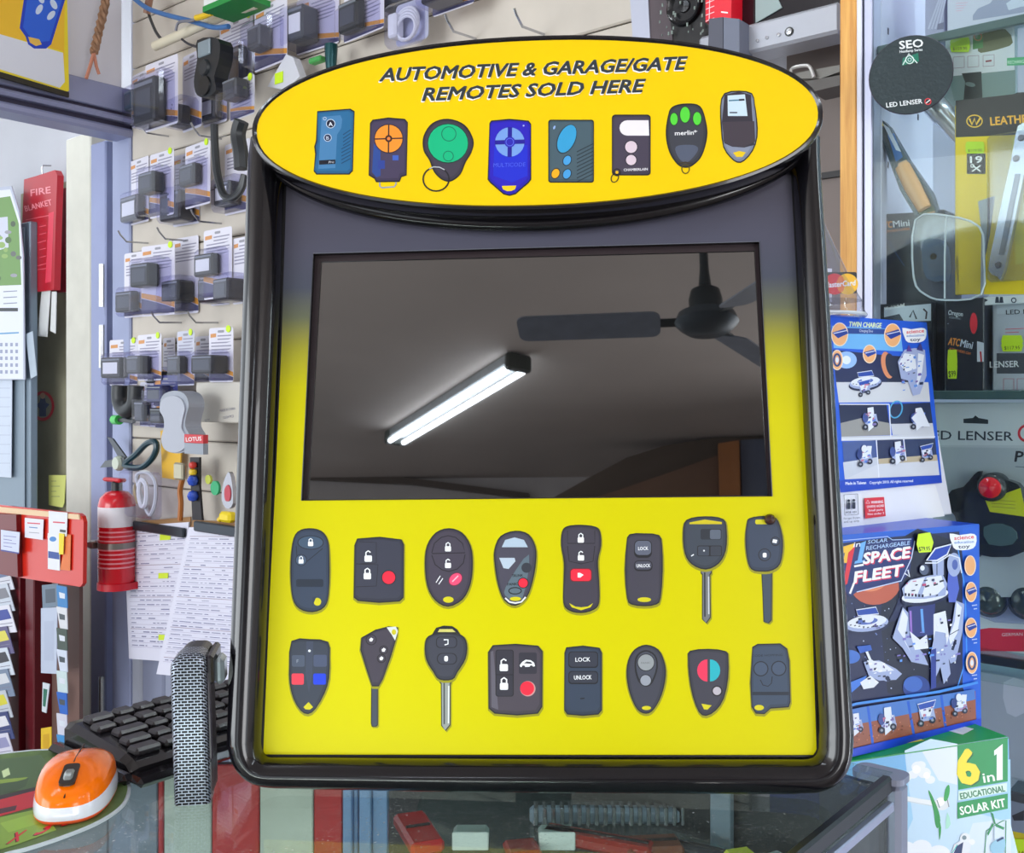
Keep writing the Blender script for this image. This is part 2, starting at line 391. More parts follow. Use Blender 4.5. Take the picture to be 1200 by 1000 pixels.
# back boards of the counter, seen through the glass top
def bk(x0, x1, c, name='back_board', z0=.3, th=.008, dy=0.0, **k):
    yy = ctr(300, 878).y-.012-dy
    a = Vector((((x0-600)/F)*yy, yy, 0)); c_ = Vector((((x1-600)/F)*yy, yy, 0))
    return wallseg(a, c_, z0, CZ-.008, th, c if not isinstance(c, tuple) else mat(c, **k), name, .001)
for x0, x1, c in ((-60, 128, (96, 102, 112)), (129, 186, (98, 108, 122)), (187, 193, (150, 30, 34)), (194, 249, (158, 168, 162)), (250, 305, (158, 28, 30)), (306, 368, (168, 176, 166)), (369, 402, (158, 26, 30))):
    bk(x0, x1, c, rough=.5, noise=.08, nscale=30)
for x0, x1, dy in ((403, 414, .006), (415, 421, 0), (422, 436, .008), (437, 455, .002)):
    bk(x0, x1, mat((120, 150, 190), .35, .5), 'sliding_track', dy=dy, th=.012)
inb = Vector((-.64, -.769, 0)).normalized()*.012
wallseg(pA+inb, pG+inb+Vector((.0, 0, 0)), .3, CZ-.008, .008, mat((40, 40, 42), .6, noise=.3, nscale=14), 'back_board', .001)
eu = (pG-pA).normalized(); wallseg(pA+eu*.132+inb*2, pA+eu*.152+inb*2, .3, CZ-.008, .008, mat((112, 126, 140), .4), 'upright', .001)
flat([p+(Vector((0, .0, 0))-(p-Vector((0, .4, CZ)))*.04) for p in poly], .45, .456, COUNTERGLASS).build('glass_shelf', vit)
flat([p-(p-Vector((0, .4, CZ)))*.03 for p in poly], .02, .08, mat((60, 56, 54), .6)).build('plinth', vit)

# ------------------------------------------------------------------ advertising display with screen
th_ = math.radians(9); ya = math.radians(3.4); rl = math.radians(1.0)
U0 = Vector((math.cos(ya), -math.sin(ya), 0)); B0 = Vector((math.sin(ya), math.cos(ya), 0))
V0 = ZUP*math.cos(th_)+B0*math.sin(th_)
Ud = U0*math.cos(rl)+V0*math.sin(rl); Vd = V0*math.cos(rl)-U0*math.sin(rl)
dz = .297; dd = dz*F/(925-HOR)
PD = Pl(Vector(((632-600)/F*dd, dd, EYE-dz)), Ud, Vd)
disp = thing('advertising_display', 'black framed yellow display stand with oval header and a dark screen', 'display stand', PD.mtx())
def dq(x, y, n=0.0): return PD.uv(x, y, n)
# frame: rounded bar swept down the left side, along the bottom and up the right side
def arc(cx, cy, r, a0, a1, n): return [(cx+r*math.cos(math.radians(a0+(a1-a0)*k/n)), cy+r*math.sin(math.radians(a0+(a1-a0)*k/n))) for k in range(n+1)]
NA = 12
outer = [(294, 168), (290, 205), (286, 330), (280, 500), (273, 700), (267, 855)]
outer += [(268, 872), (271, 886), (277, 899), (285, 909), (295, 917), (307, 922), (322, 924), (345, 925)]
outer += [(500, 928), (700, 930), (900, 931)]
outer += [(940, 930), (957, 929), (970, 925), (981, 918), (990, 908), (996, 895), (999, 880), (1000, 860), (999, 840)]
outer += [(991, 700), (980, 500), (970, 330), (962, 205), (961, 168)]
inner = [(333, 168), (331, 215), (328, 330), (321, 500), (313, 700), (306, 855)]
inner += [(305.5, 866), (305.5, 873), (306, 878), (307, 882), (309, 885), (312, 887), (318, 888), (345, 888)]
inner += [(500, 889), (700, 890), (900, 890)]
inner += [(935, 890), (945, 890), (950, 889), (954, 888), (957, 885), (959, 881), (960, 876), (960, 862), (960, 840)]
inner += [(953, 700), (943, 500), (936, 330), (930, 215), (929, 168)]
prof = [(0, -.004), (.0, .006), (.05, .011), (.16, .0155), (.34, .019), (.52, .020), (.7, .0185), (.85, .014), (.95, .006), (1.0, -.004), (1.0, -.02), (.97, -.034)]
s = MB(); vs = []; fs = []
oi = [dq(*p, .0) for p in outer]; ii = [dq(*p, .004) for p in inner]
oi = smooth(oi, 3, False); ii = smooth(ii, 3, False)
for a, c in zip(ii, oi):
    for t, n in prof: vs.append((a[0]+(c[0]-a[0])*t, -n, a[1]+(c[1]-a[1])*t))
m_ = len(prof)
for i in range(len(oi)-1):
    for k in range(m_-1): fs.append((i*m_+k, (i+1)*m_+k, (i+1)*m_+k+1, i*m_+k+1))
s.add(vs, fs, BLACKGLOSS, True); s.build('frame', disp)
# rear shell
s = MB(); s.prism(oi, .016, .034, mat((24, 24, 28), .4)); s.build('rear_shell', disp)
# backing sheet and printed panel with its dark to yellow fade
def fade_mat():
    m = D.materials.new('panel_print'); m.use_nodes = True; nt = m.node_tree; b = nt.nodes['Principled BSDF']
    b.inputs['Roughness'].default_value = .3; b.inputs['Specular IOR Level'].default_value = .22
    tc = nt.nodes.new('ShaderNodeTexCoord'); sp = nt.nodes.new('ShaderNodeSeparateXYZ'); nt.links.new(tc.outputs['Object'], sp.inputs[0])
    mr = nt.nodes.new('ShaderNodeMapRange'); zt_ = dq(330, 250)[1]; zb_ = dq(330, 500)[1]
    mr.inputs[1].default_value = zb_; mr.inputs[2].default_value = zt_; nt.links.new(sp.outputs['Z'], mr.inputs[0])
    r = nt.nodes.new('ShaderNodeValToRGB'); e = r.color_ramp.elements
    e[0].position = 0; e[0].color = col((212, 204, 0)); e[1].position = 1; e[1].color = col((84, 82, 96))
    for p, c in ((.18, (202, 194, 12)), (.36, (160, 156, 50)), (.50, (104, 108, 86)), (.64, (78, 82, 96)), (.82, (84, 84, 100))):
        x = e.new(p); x.color = col(c)
    nt.links.new(mr.outputs[0], r.inputs[0]); nt.links.new(r.outputs[0], b.inputs['Base Color']); return m
PP = fade_mat()
s = MB(); s.prism([(a[0]+(c[0]-a[0])*.04, a[1]+(c[1]-a[1])*.04) for a, c in zip(ii, oi)], .0125, .0155, PP); s.build('backing_sheet', disp)
hole_o = [(367, 297), (890, 283), (905, 582), (353, 587)]
pan_o = [(336, 205), (927, 205), (937, 400), (945, 560), (951, 700), (957, 878), (954, 885), (309, 884.5), (308, 878), (316, 700), (323, 560), (330, 400)]
H_ = [dq(*p) for p in hole_o]; P_ = [dq(*p) for p in pan_o]
s = MB(); y0 = 0
vs = [(x, 0, z) for x, z in P_]+[(x, 0, z) for x, z in H_]
# pan_o: 0 TL 1 TR 2 3 4 5 6 BR 7 BL 8 9 10 11 ; hole 12 TL 13 TR 14 BR 15 BL
s.add(vs, [(0, 12, 13, 1), (1, 13, 14, 3, 2), (3, 14, 4), (4, 14, 6, 5), (14, 15, 7, 6), (15, 9, 8, 7), (15, 10, 9), (15, 12, 0, 11, 10)], PP)
s.add([(x, 0, z) for x, z in P_]+[(x, .004, z) for x, z in P_], [(i, (i+1) % 12, 12+(i+1) % 12, 12+i) for i in range(12)], mat(BLACK, .4))
panel = s.build('printed_panel', disp)
s = Art(PD, .0002)
s.l((16, 16, 18), [(334, 210), (329, 400), (322, 560), (315, 700), (307.5, 880), (309, 885.5), (500, 886.5), (953, 886.5), (958, 879), (952, 700), (946, 560), (938, 400), (928.5, 205)], 2.2)
s.build('panel_edging', panel)
# screen: recessed black bezel and glossy pane
s = MB(); rec = .007
vs = [(x, -.0006, z) for x, z in H_]+[(x, rec, z) for x, z in H_]
s.add(vs, [(i, 4+i, 4+(i+1) % 4, (i+1) % 4) for i in range(4)], mat((20, 19, 22), .25))
hi = [dq(374, 304), dq(886, 291), dq(902, 580), dq(358.5, 585)]
vs = [(x, rec, z) for x, z in H_]+[(x, rec, z) for x, z in hi]+[(x, rec+.0015, z) for x, z in hi]
s.add(vs, [(i, 4+i, 4+(i+1) % 4, (i+1) % 4) for i in range(4)], mat((46, 36, 40), .3))
s.add(vs, [(4+i, 8+i, 8+(i+1) % 4, 4+(i+1) % 4) for i in range(4)], mat((16, 15, 18), .25))
scr = s.build('screen_bezel', disp)
s = Art(PD, .0003)
s.l(mat((120, 124, 136), .3), [(353, 587), (367, 297), (890, 283), (905, 582)], .9); s.build('bezel_edge', scr)
hg = [(x, z) for x, z in hi]
SCREENM = named('screen_glass', mat((11, 10, 10), .015, ior=3.0, spec=.5))
s = MB(); s.prism(hg, rec+.0015, rec+.0045, SCREENM); s.build('screen', disp)
# header: oval plate with a deep black rim
HN = .040
ec = dq(630, 146, HN); el_ = dq(297, 160, HN); er_ = dq(963, 142, HN); et_ = dq(628, 44, HN); eb_ = dq(634, 243.5, HN)
ea = (er_[0]-el_[0])/2; ebb = (et_[1]-eb_[1])/2; ec = ((er_[0]+el_[0])/2, (et_[1]+eb_[1])/2)
def sup(a, b_, n=96, e=2.12):
    o = []
    for k in range(n):
        t = 2*PI*k/n; c, s_ = math.cos(t), math.sin(t)
        o.append((ec[0]+a*math.copysign(abs(c)**(2/e), c), ec[1]+b_*math.copysign(abs(s_)**(2/e), s_)))
    return o
s = MB(); vs = []; rings = [(-.0025, .0398), (-.001, .0412), (.0012, .0405), (.0022, .037), (.0022, .020), (.0005, .012), (-.002, .006), (-.004, -.03), (-.02, -.03)]
for d, n in rings: vs += [(x, -n, z) for x, z in sup(ea+d, ebb+d)]
N_ = 96; fs = []
for i in range(len(rings)-1):
    for k in range(N_): fs.append((i*N_+k, i*N_+(k+1) % N_, (i+1)*N_+(k+1) % N_, (i+1)*N_+k))
s.add(vs, fs, BLACKGLOSS, True); hr = s.build('header_rim', disp)
HP = mat((246, 206, 0), .32, noise=.02, nscale=22, spec=.3)
s = MB(); s.prism(sup(ea-.0015, ebb-.0015), -.0398, .01, HP); head = s.build('header_plate', disp)
# lower lip of the header where it meets the frame
s = MB()
lip = [(ec[0]+(ea-.004)*math.cos(t), ec[1]-.001+(ebb+.002)*math.sin(t)) for t in [PI*1.03+PI*.94*k/40 for k in range(41)]]
s.tube([(x, -.010, z) for x, z in lip], .0065, BLACKGLOSS, 10); s.build('header_lip', disp)
s = MB(); s.box(-.03, .03, .034, .041, .05, .30, mat((30, 30, 34), .5), None, .003)
bm_ = Matrix.Rotation(math.radians(-24), 4, 'X')
s.box(-.025, .025, .0, .006, -.265, 0, mat((30, 30, 34), .5), Matrix.Translation((0, .041, .27)) @ Matrix.Rotation(math.radians(22), 4, 'X'), .002)
s.build('rear_strut', disp)
# ------------------------------------------------------------------ lettering and printed remotes on the header
PH = 'head'
a = Art(PD, .0401)
for dx, dy, bo_, c in ((-1.0, 1.3, .050, (252, 250, 246)), (0, 0, .040, (46, 54, 60))):
    a.t(c, 'AUTOMOTIVE & GARAGE/GATE', 445+dx, 95.0+dy, 806+dx, 81.0+dy, 15.6, .3, bo_)
    a.t(c, 'REMOTES SOLD HERE', 495+dx, 118+dy, 757+dx, 107.4+dy, 15.6, .3, bo_)
a.build('lettering', head)
K = (52, 52, 62); K2 = (40, 42, 52); KO = (24, 26, 32)
def remote(name, label, parent, pl): 
    a = Art(PD, .0400 if pl == 'head' else .0002, .00008); a._name = name; a._lab = label; a._par = parent; return a
def done(a): a.build(a._name, a._par, a._lab)
def body(a, pts, c, sm=0, rad=None, sh=True):
    """outline with a dark edge and soft green print shadow"""
    P = smooth(pts, sm) if sm else pts
    cx = sum(p[0] for p in P)/len(P); cy = sum(p[1] for p in P)/len(P)
    def grow(d, dx=0, dy=0):
        o = []
        for x, y in P:
            L = math.hypot(x-cx, y-cy) or 1; o.append((x+(x-cx)/L*d+dx, y+(y-cy)/L*d+dy))
        return o
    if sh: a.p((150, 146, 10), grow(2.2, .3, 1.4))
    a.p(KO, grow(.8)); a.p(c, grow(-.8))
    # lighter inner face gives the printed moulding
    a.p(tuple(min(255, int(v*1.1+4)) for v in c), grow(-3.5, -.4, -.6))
# 1 teal transmitter with A and B buttons
a = remote('remote_print', 'printed teal two button remote', head, PH)
body(a, [(372, 131), (410, 128), (415, 131), (413, 200), (409, 204), (371, 204), (368, 200), (370, 180), (369, 172), (371, 165)], (30, 92, 134), sh=False)
a.p((70, 128, 176), [(377, 137), (399, 135), (401, 140), (400, 150), (395, 158), (393, 197), (373, 198)])
for k in range(9): a.l((18, 66, 104), [(402+(k > 3)*-2, 158+k*4.2), (411, 152+k*4.2)], 1.1)
a.e((210, 225, 240), 387.5, 145, 5.4); a.e((16, 22, 50), 387.5, 145, 4.7); a.t((230, 235, 245), 'A', 385, 148, 390, 147.8, 5, 0, .02)
a.e((200, 215, 235), 384, 161.5, 4.6); a.e((26, 40, 76), 384, 161.5, 3.9); a.t((220, 228, 240), 'B', 382.5, 163.8, 385.6, 163.6, 4.2)
a.ring((200, 215, 235), 380.6, 139, 1.7, .6); a.p((14, 18, 34), [(374, 188), (393, 187), (393, 192), (374, 193)]); a.t((220, 225, 235), 'Pro', 385, 191.4, 391.5, 191, 2.6, .2)
done(a)
# 2 dark remote with an orange disc
a = remote('remote_print', 'printed dark remote with orange quartered disc', head, PH)
a.l((150, 160, 176), [(445, 212), (445, 218), (447, 220), (462, 219), (464, 216), (464, 211)], 1.7)
body(a, [(437, 141), (455, 138.5), (474, 140), (477.5, 144), (476, 205), (470, 207), (468, 212.5), (441, 213), (439, 209), (432.5, 205), (434, 145)], (60, 52, 78), sh=False)
a.p((42, 74, 148), [(438, 168), (446, 176), (446, 206), (441, 208), (436, 202)]); a.p((44, 66, 150), [(443, 188), (451, 188), (451, 198), (443, 198)]); a.p((60, 96, 190), [(460, 182), (467, 182), (467, 188), (460, 188)])
a.e((26, 24, 34), 455.5, 162.5, 17.2); a.e((255, 150, 44), 455.5, 162.5, 16.2)
a.l((40, 32, 36), [(439, 163), (472, 162)], 1.6); a.l((40, 32, 36), [(455.6, 146), (455.2, 179)], 1.6); a.e((60, 30, 26), 455.5, 162.5, 4.2); a.e((235, 130, 60), 455.5, 162.5, 2)
done(a)
# 3 round green one on a ring
a = remote('remote_print', 'printed round green remote on a split ring', head, PH)
body(a, [(525, 140), (544, 147), (554, 164), (552, 178), (545, 190), (539, 204), (528, 212), (518, 210), (509, 201), (504, 188), (497, 176), (497, 160), (507, 145)], (58, 52, 66), 4, sh=False)
a.e((20, 60, 50), 525, 168, 24.4, 23.6); a.e((0, 186, 128), 525, 168, 23.3, 22.4)
a.ring((10, 110, 84), 526, 157, 8.4, 1); a.ring((10, 110, 84), 525.4, 183, 5.8, 1)
a.ring((26, 26, 32), 511, 210, 15.2, 1.8, 14); a.l((190, 196, 200), [(503, 198), (508, 195.6), (515, 196), (521, 199)], 1.2)
done(a)
# 4 blue
a = remote('remote_print', 'printed bright blue remote with pale quartered disc', head, PH)
body(a, [(576, 142), (597, 140), (619, 142), (622, 146), (622, 210), (619, 214), (604, 227), (597, 229), (590, 227), (575, 214), (572, 210), (574, 145)], (34, 22, 168), sh=False)
a.p((28, 44, 206), [(579, 172), (618, 170), (618, 206), (600, 214), (578, 206)])
a.e((118, 160, 226), 597.4, 166.5, 17.2); a.l((30, 20, 150), [(580, 167), (615, 166)], 5); a.l((30, 20, 150), [(597.6, 149), (597.2, 184)], 5); a.e((40, 34, 180), 597.4, 166.5, 6.4); a.ring((90, 110, 220), 597.4, 166.5, 4.4, .8)
a.p((240, 206, 20), [(588, 218), (605, 217.5), (603.5, 222), (599, 224), (594, 224), (589.5, 222)]); a.e((180, 190, 240), 613.6, 147.3, 1)
a.t((80, 100, 230), 'MULTICODE', 578, 196, 616, 195, 5, .1)
done(a)
# 5 grey with cyan ovals
a = remote('remote_print', 'printed grey remote with cyan ovals and one yellow button', head, PH)
body(a, rr(643, 141, 695.5, 213.5, 3), (62, 82, 92), sh=False)
for k in range(9): a.l((34, 46, 56), [(676, 178+k*4.4-(0)), (696, 168+k*4.4)], 1.1)
a.e((36, 52, 62), 664, 163, 10.6, 18.4, .42); a.e((52, 160, 212), 664.2, 162.7, 9.6, 17.4, .42)
for x, y, c in ((664.6, 188, (70, 160, 222)), (664.4, 204, (70, 160, 222)), (651, 203.4, (250, 176, 20))): a.e(KO, x, y, 5.1, 6.6, .45); a.e(c, x, y, 4.3, 5.7, .45)
a.e((150, 180, 230), 649.6, 149.4, 1.2, 2.3, .4); done(a)
# 6 black with a white pill
a = remote('remote_print', 'printed black remote with white oblong and two round buttons', head, PH)
body(a, rr(717.5, 135, 762, 205, 4), (60, 54, 70), sh=False)
a.p((240, 236, 240), [(734, 141)]+[(735-9*math.sin(t), 150-9*math.cos(t)) for t in [PI*k/8 for k in range(9)]]+[(760.8, 159), (760, 141)])
for y, r in ((172.3, 7), (187.6, 6)): a.e(KO, 739.6, y, r+.9); a.e((222, 204, 216), 739.6, y, r)
a.t((235, 235, 240), 'CHAMBERLAIN', 731, 200.6, 759, 199.6, 3.0, 0, .02); a.ring((30, 26, 20), 723, 202, 4, 1.2); a.ring((30, 26, 20), 720.5, 208.5, 4, 1.2, 5.4, .5)
a.e((240, 190, 20), 723, 202, 1.8); done(a)
# 7 merlin
a = remote('remote_print', 'printed rounded black remote with three green ovals', head, PH)
body(a, [(804, 122), (820, 125), (826.5, 142), (828, 160), (822, 182), (812, 193), (803, 196), (794, 192), (785, 178), (781, 158), (783, 138), (788, 126)], (52, 54, 62), 4, sh=False)
for x, y, r in ((789.8, 139.6, 7), (802.8, 134.5, 9.2), (817, 139, 7.6)): a.e((20, 60, 20), x, y, r*.62+.8, r+.8); a.e((86, 216, 60), x, y, r*.62, r)
a.t((240, 242, 245), 'merlin', 791, 158.6, 813, 157.8, 5.4, 0, .02); a.t((240, 242, 245), '+', 812.8, 156, 817, 155.8, 4, 0, .03)
a.p((84, 92, 112), [(792, 172), (812, 170), (818, 176), (806, 190), (796, 186)], 4)
a.l((60, 50, 20), [(795, 192), (803, 190), (811, 192)], 1.4); a.ring((80, 70, 16), 803.4, 198, 4.4, 1.2, 5.4); done(a)
# 8 slider remote
a = remote('remote_print', 'printed slide remote with silver plate and key loop', head, PH)
body(a, [(849, 110), (866, 107), (881, 110), (884, 122), (886.5, 140), (887, 160), (882, 176), (872, 188), (864, 190), (856, 184), (848, 172), (845.5, 150), (844.5, 125)], (120, 128, 148), 2, sh=False)
a.p((50, 46, 58), [(849, 111), (866, 107.5), (880, 111), (884, 170), (872, 173), (858, 172), (849, 168), (846, 143)])
a.p((204, 226, 240), [(852.6, 112), (873, 110.6), (876, 136), (853, 136)]); a.l((60, 120, 150), [(854, 118), (871, 117)], 1.6); a.l((40, 44, 60), [(866, 117.2), (872.5, 116.8)], 2.2); a.l((60, 70, 90), [(855, 132), (864, 132)], 1.6)
a.p((66, 58, 68), [(847, 143), (884, 142), (885, 166), (872, 172), (857, 171), (848, 166)])
a.p((236, 200, 20), [(859, 179), (866, 177), (874, 178.6), (870, 184), (863, 184)]); done(a)

# ------------------------------------------------------------------ printed key fobs on the yellow panel
Y = (210, 202, 0); WH = (240, 244, 248); RD = (240, 34, 62)
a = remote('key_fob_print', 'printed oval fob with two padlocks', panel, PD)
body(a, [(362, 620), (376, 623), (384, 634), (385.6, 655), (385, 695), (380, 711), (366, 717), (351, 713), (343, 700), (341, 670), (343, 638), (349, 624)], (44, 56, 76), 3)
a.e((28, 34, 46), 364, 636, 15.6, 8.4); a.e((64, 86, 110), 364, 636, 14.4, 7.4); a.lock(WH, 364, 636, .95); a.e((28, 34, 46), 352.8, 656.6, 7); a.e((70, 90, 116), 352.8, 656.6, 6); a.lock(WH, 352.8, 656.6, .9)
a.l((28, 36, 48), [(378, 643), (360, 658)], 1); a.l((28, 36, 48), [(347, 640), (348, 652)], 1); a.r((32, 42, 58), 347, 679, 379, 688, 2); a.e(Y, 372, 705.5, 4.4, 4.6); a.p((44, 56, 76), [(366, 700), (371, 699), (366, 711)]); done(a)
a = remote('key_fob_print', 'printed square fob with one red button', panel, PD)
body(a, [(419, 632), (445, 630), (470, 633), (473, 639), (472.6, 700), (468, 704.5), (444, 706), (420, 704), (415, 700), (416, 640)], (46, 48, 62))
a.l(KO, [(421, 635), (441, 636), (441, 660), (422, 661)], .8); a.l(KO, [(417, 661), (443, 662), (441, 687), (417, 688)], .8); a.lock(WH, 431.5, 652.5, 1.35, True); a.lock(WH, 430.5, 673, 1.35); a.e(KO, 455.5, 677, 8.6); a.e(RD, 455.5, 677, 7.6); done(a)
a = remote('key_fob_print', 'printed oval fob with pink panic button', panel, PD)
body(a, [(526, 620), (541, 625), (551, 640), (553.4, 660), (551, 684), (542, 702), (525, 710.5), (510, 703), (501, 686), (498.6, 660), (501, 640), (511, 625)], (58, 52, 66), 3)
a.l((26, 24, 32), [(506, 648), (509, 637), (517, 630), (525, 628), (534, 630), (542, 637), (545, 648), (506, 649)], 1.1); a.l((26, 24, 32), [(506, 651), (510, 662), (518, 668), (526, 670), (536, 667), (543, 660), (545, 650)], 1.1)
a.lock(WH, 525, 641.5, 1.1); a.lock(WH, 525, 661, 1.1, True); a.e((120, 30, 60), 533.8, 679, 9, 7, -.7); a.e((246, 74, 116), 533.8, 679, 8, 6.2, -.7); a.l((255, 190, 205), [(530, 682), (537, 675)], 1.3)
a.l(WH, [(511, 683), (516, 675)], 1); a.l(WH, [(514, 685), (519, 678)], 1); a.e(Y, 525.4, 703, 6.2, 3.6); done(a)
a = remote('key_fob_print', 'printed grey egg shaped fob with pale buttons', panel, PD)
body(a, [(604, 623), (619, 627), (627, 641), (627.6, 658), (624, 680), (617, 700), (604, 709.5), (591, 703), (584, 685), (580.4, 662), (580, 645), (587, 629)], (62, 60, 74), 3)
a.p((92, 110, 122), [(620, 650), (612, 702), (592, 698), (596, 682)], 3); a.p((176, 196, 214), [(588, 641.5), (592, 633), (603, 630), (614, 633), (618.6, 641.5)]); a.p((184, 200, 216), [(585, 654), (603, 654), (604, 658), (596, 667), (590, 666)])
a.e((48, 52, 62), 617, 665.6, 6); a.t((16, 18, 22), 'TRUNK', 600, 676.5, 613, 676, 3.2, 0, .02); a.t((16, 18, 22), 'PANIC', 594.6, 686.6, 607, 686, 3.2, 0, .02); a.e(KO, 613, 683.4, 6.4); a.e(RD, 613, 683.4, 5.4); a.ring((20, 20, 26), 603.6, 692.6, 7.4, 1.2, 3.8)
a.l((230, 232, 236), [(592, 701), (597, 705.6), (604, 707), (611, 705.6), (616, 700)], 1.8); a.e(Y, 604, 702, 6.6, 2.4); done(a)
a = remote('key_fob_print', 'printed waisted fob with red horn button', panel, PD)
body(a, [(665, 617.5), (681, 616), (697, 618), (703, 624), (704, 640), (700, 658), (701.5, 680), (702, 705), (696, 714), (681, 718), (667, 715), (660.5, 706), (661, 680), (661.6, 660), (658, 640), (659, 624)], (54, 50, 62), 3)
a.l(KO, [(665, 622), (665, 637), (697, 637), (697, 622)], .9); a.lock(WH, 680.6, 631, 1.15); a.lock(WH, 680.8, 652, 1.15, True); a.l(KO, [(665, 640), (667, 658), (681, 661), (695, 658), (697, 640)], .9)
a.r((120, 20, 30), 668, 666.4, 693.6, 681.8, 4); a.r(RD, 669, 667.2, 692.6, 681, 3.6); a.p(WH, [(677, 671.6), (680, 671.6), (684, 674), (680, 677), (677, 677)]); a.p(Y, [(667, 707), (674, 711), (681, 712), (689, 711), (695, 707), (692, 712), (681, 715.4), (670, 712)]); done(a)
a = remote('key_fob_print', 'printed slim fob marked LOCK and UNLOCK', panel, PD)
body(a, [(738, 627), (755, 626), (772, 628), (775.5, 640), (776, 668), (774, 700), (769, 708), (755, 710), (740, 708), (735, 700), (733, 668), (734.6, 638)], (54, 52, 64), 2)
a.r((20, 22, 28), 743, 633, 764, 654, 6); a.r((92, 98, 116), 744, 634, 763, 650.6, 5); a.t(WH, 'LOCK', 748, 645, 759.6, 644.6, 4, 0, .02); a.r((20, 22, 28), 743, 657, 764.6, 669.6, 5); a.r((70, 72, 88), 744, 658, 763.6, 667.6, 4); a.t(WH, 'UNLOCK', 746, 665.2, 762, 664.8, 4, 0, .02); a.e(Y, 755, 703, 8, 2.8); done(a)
def blade(a, pts, c, line=None):
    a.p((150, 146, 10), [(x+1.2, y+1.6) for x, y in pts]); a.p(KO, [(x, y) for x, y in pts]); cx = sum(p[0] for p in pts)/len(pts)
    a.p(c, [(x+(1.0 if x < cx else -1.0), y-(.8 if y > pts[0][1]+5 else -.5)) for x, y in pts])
    if line: a.l(line, [(cx-1.8, pts[0][1]+6), (cx-1.6, max(p[1] for p in pts)-8)], 1.6)
a = remote('car_key_print', 'printed car key with grooved silver blade and square buttons', panel, PD)
blade(a, [(821, 665), (834, 665), (834, 672), (832.4, 674), (833, 724), (828, 731), (822.6, 726), (822.6, 674), (821, 672)], (112, 116, 120), (30, 32, 36)); a.l((206, 210, 214), [(830.4, 676), (830.6, 720)], 1.4)
body(a, [(805, 610), (826, 606), (847, 609), (851, 622), (850, 645), (842, 660), (827, 667), (811, 661), (803, 648), (801, 625)], (48, 56, 68), 3)
a.p((206, 190, 10), [(808, 612.5), (826, 609), (846, 612), (846, 614.5), (808, 614.5)]); a.r((36, 42, 52), 821, 620, 845.6, 632.6, 2); a.r((90, 100, 116), 832, 621, 844.6, 632, 2); a.r(KO, 817, 639.5, 846, 652, 2); a.r((58, 66, 80), 818, 640.5, 831, 651.4, 1.6); a.r((52, 58, 70), 832.6, 640.4, 845, 651.4, 1.6); a.e(WH, 825, 645.6, 1); a.l(WH, [(810, 652), (813, 650)], 1.2); done(a)
a = remote('car_key_print', 'printed car key with plain dark blade and slotted head', panel, PD)
blade(a, [(892, 666), (905, 666), (904.6, 727), (901, 731), (894.6, 729), (893.6, 700)], (58, 72, 88))
body(a, [(879, 608), (895, 605.5), (909, 608), (915, 622), (917, 640), (914, 660), (905, 668), (893, 669.5), (881, 667), (876, 655), (874, 632), (875.6, 614)], (44, 56, 76), 3)
a.r(Y, 885, 609, 902, 614.6, 2); a.ring(KO, 908.6, 634.6, 5, 1); a.p(WH, [(905, 636), (906, 632), (911, 633), (910, 637)]); a.ring(KO, 896, 650.4, 7, 1); a.r(WH, 893.8, 648, 898.4, 653.6, 1.6); done(a)
s = MB(); s.lathe([(0, .0), (.0042, .0), (.0042, .003), (.003, .005), (0, .006)], mat((60, 34, 28), .25), 16, Matrix.Rotation(PI/2, 4, 'X')); k = s.build('fixing_screw', disp); q = dq(901.5, 609); k.location = (q[0], -.0006, q[1])
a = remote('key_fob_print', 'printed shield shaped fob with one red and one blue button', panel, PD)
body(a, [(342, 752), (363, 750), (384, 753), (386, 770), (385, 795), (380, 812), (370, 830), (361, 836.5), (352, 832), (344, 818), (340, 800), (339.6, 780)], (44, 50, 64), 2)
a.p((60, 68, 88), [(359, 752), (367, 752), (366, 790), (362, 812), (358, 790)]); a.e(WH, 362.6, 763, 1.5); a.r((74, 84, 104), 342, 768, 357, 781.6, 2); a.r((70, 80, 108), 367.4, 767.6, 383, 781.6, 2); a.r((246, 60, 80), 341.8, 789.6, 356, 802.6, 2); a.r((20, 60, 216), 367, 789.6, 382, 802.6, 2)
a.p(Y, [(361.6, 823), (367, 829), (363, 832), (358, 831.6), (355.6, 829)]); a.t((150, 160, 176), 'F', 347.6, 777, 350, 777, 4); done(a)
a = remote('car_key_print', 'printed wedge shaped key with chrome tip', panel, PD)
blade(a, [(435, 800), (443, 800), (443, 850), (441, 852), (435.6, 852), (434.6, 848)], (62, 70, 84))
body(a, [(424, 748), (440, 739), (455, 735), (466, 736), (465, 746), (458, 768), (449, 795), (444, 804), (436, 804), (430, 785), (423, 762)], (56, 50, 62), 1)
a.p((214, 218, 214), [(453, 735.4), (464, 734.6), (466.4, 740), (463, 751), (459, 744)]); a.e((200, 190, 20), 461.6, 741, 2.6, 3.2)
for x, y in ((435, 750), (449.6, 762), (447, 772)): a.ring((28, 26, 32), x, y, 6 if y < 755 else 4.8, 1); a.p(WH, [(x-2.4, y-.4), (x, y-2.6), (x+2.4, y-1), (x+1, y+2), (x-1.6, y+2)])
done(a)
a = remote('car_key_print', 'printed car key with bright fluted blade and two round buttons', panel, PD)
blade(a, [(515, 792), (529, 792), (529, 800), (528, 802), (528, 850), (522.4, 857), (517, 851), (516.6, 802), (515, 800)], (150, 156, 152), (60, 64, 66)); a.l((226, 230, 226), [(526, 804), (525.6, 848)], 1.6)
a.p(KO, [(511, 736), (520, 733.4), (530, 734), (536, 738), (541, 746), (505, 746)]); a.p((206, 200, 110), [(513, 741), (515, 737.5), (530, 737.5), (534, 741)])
body(a, [(503, 746), (520, 742), (540, 745), (546.6, 755), (545, 772), (536, 787), (530, 796), (515, 796), (508, 787), (500, 773), (498.6, 756)], (50, 52, 64), 3)
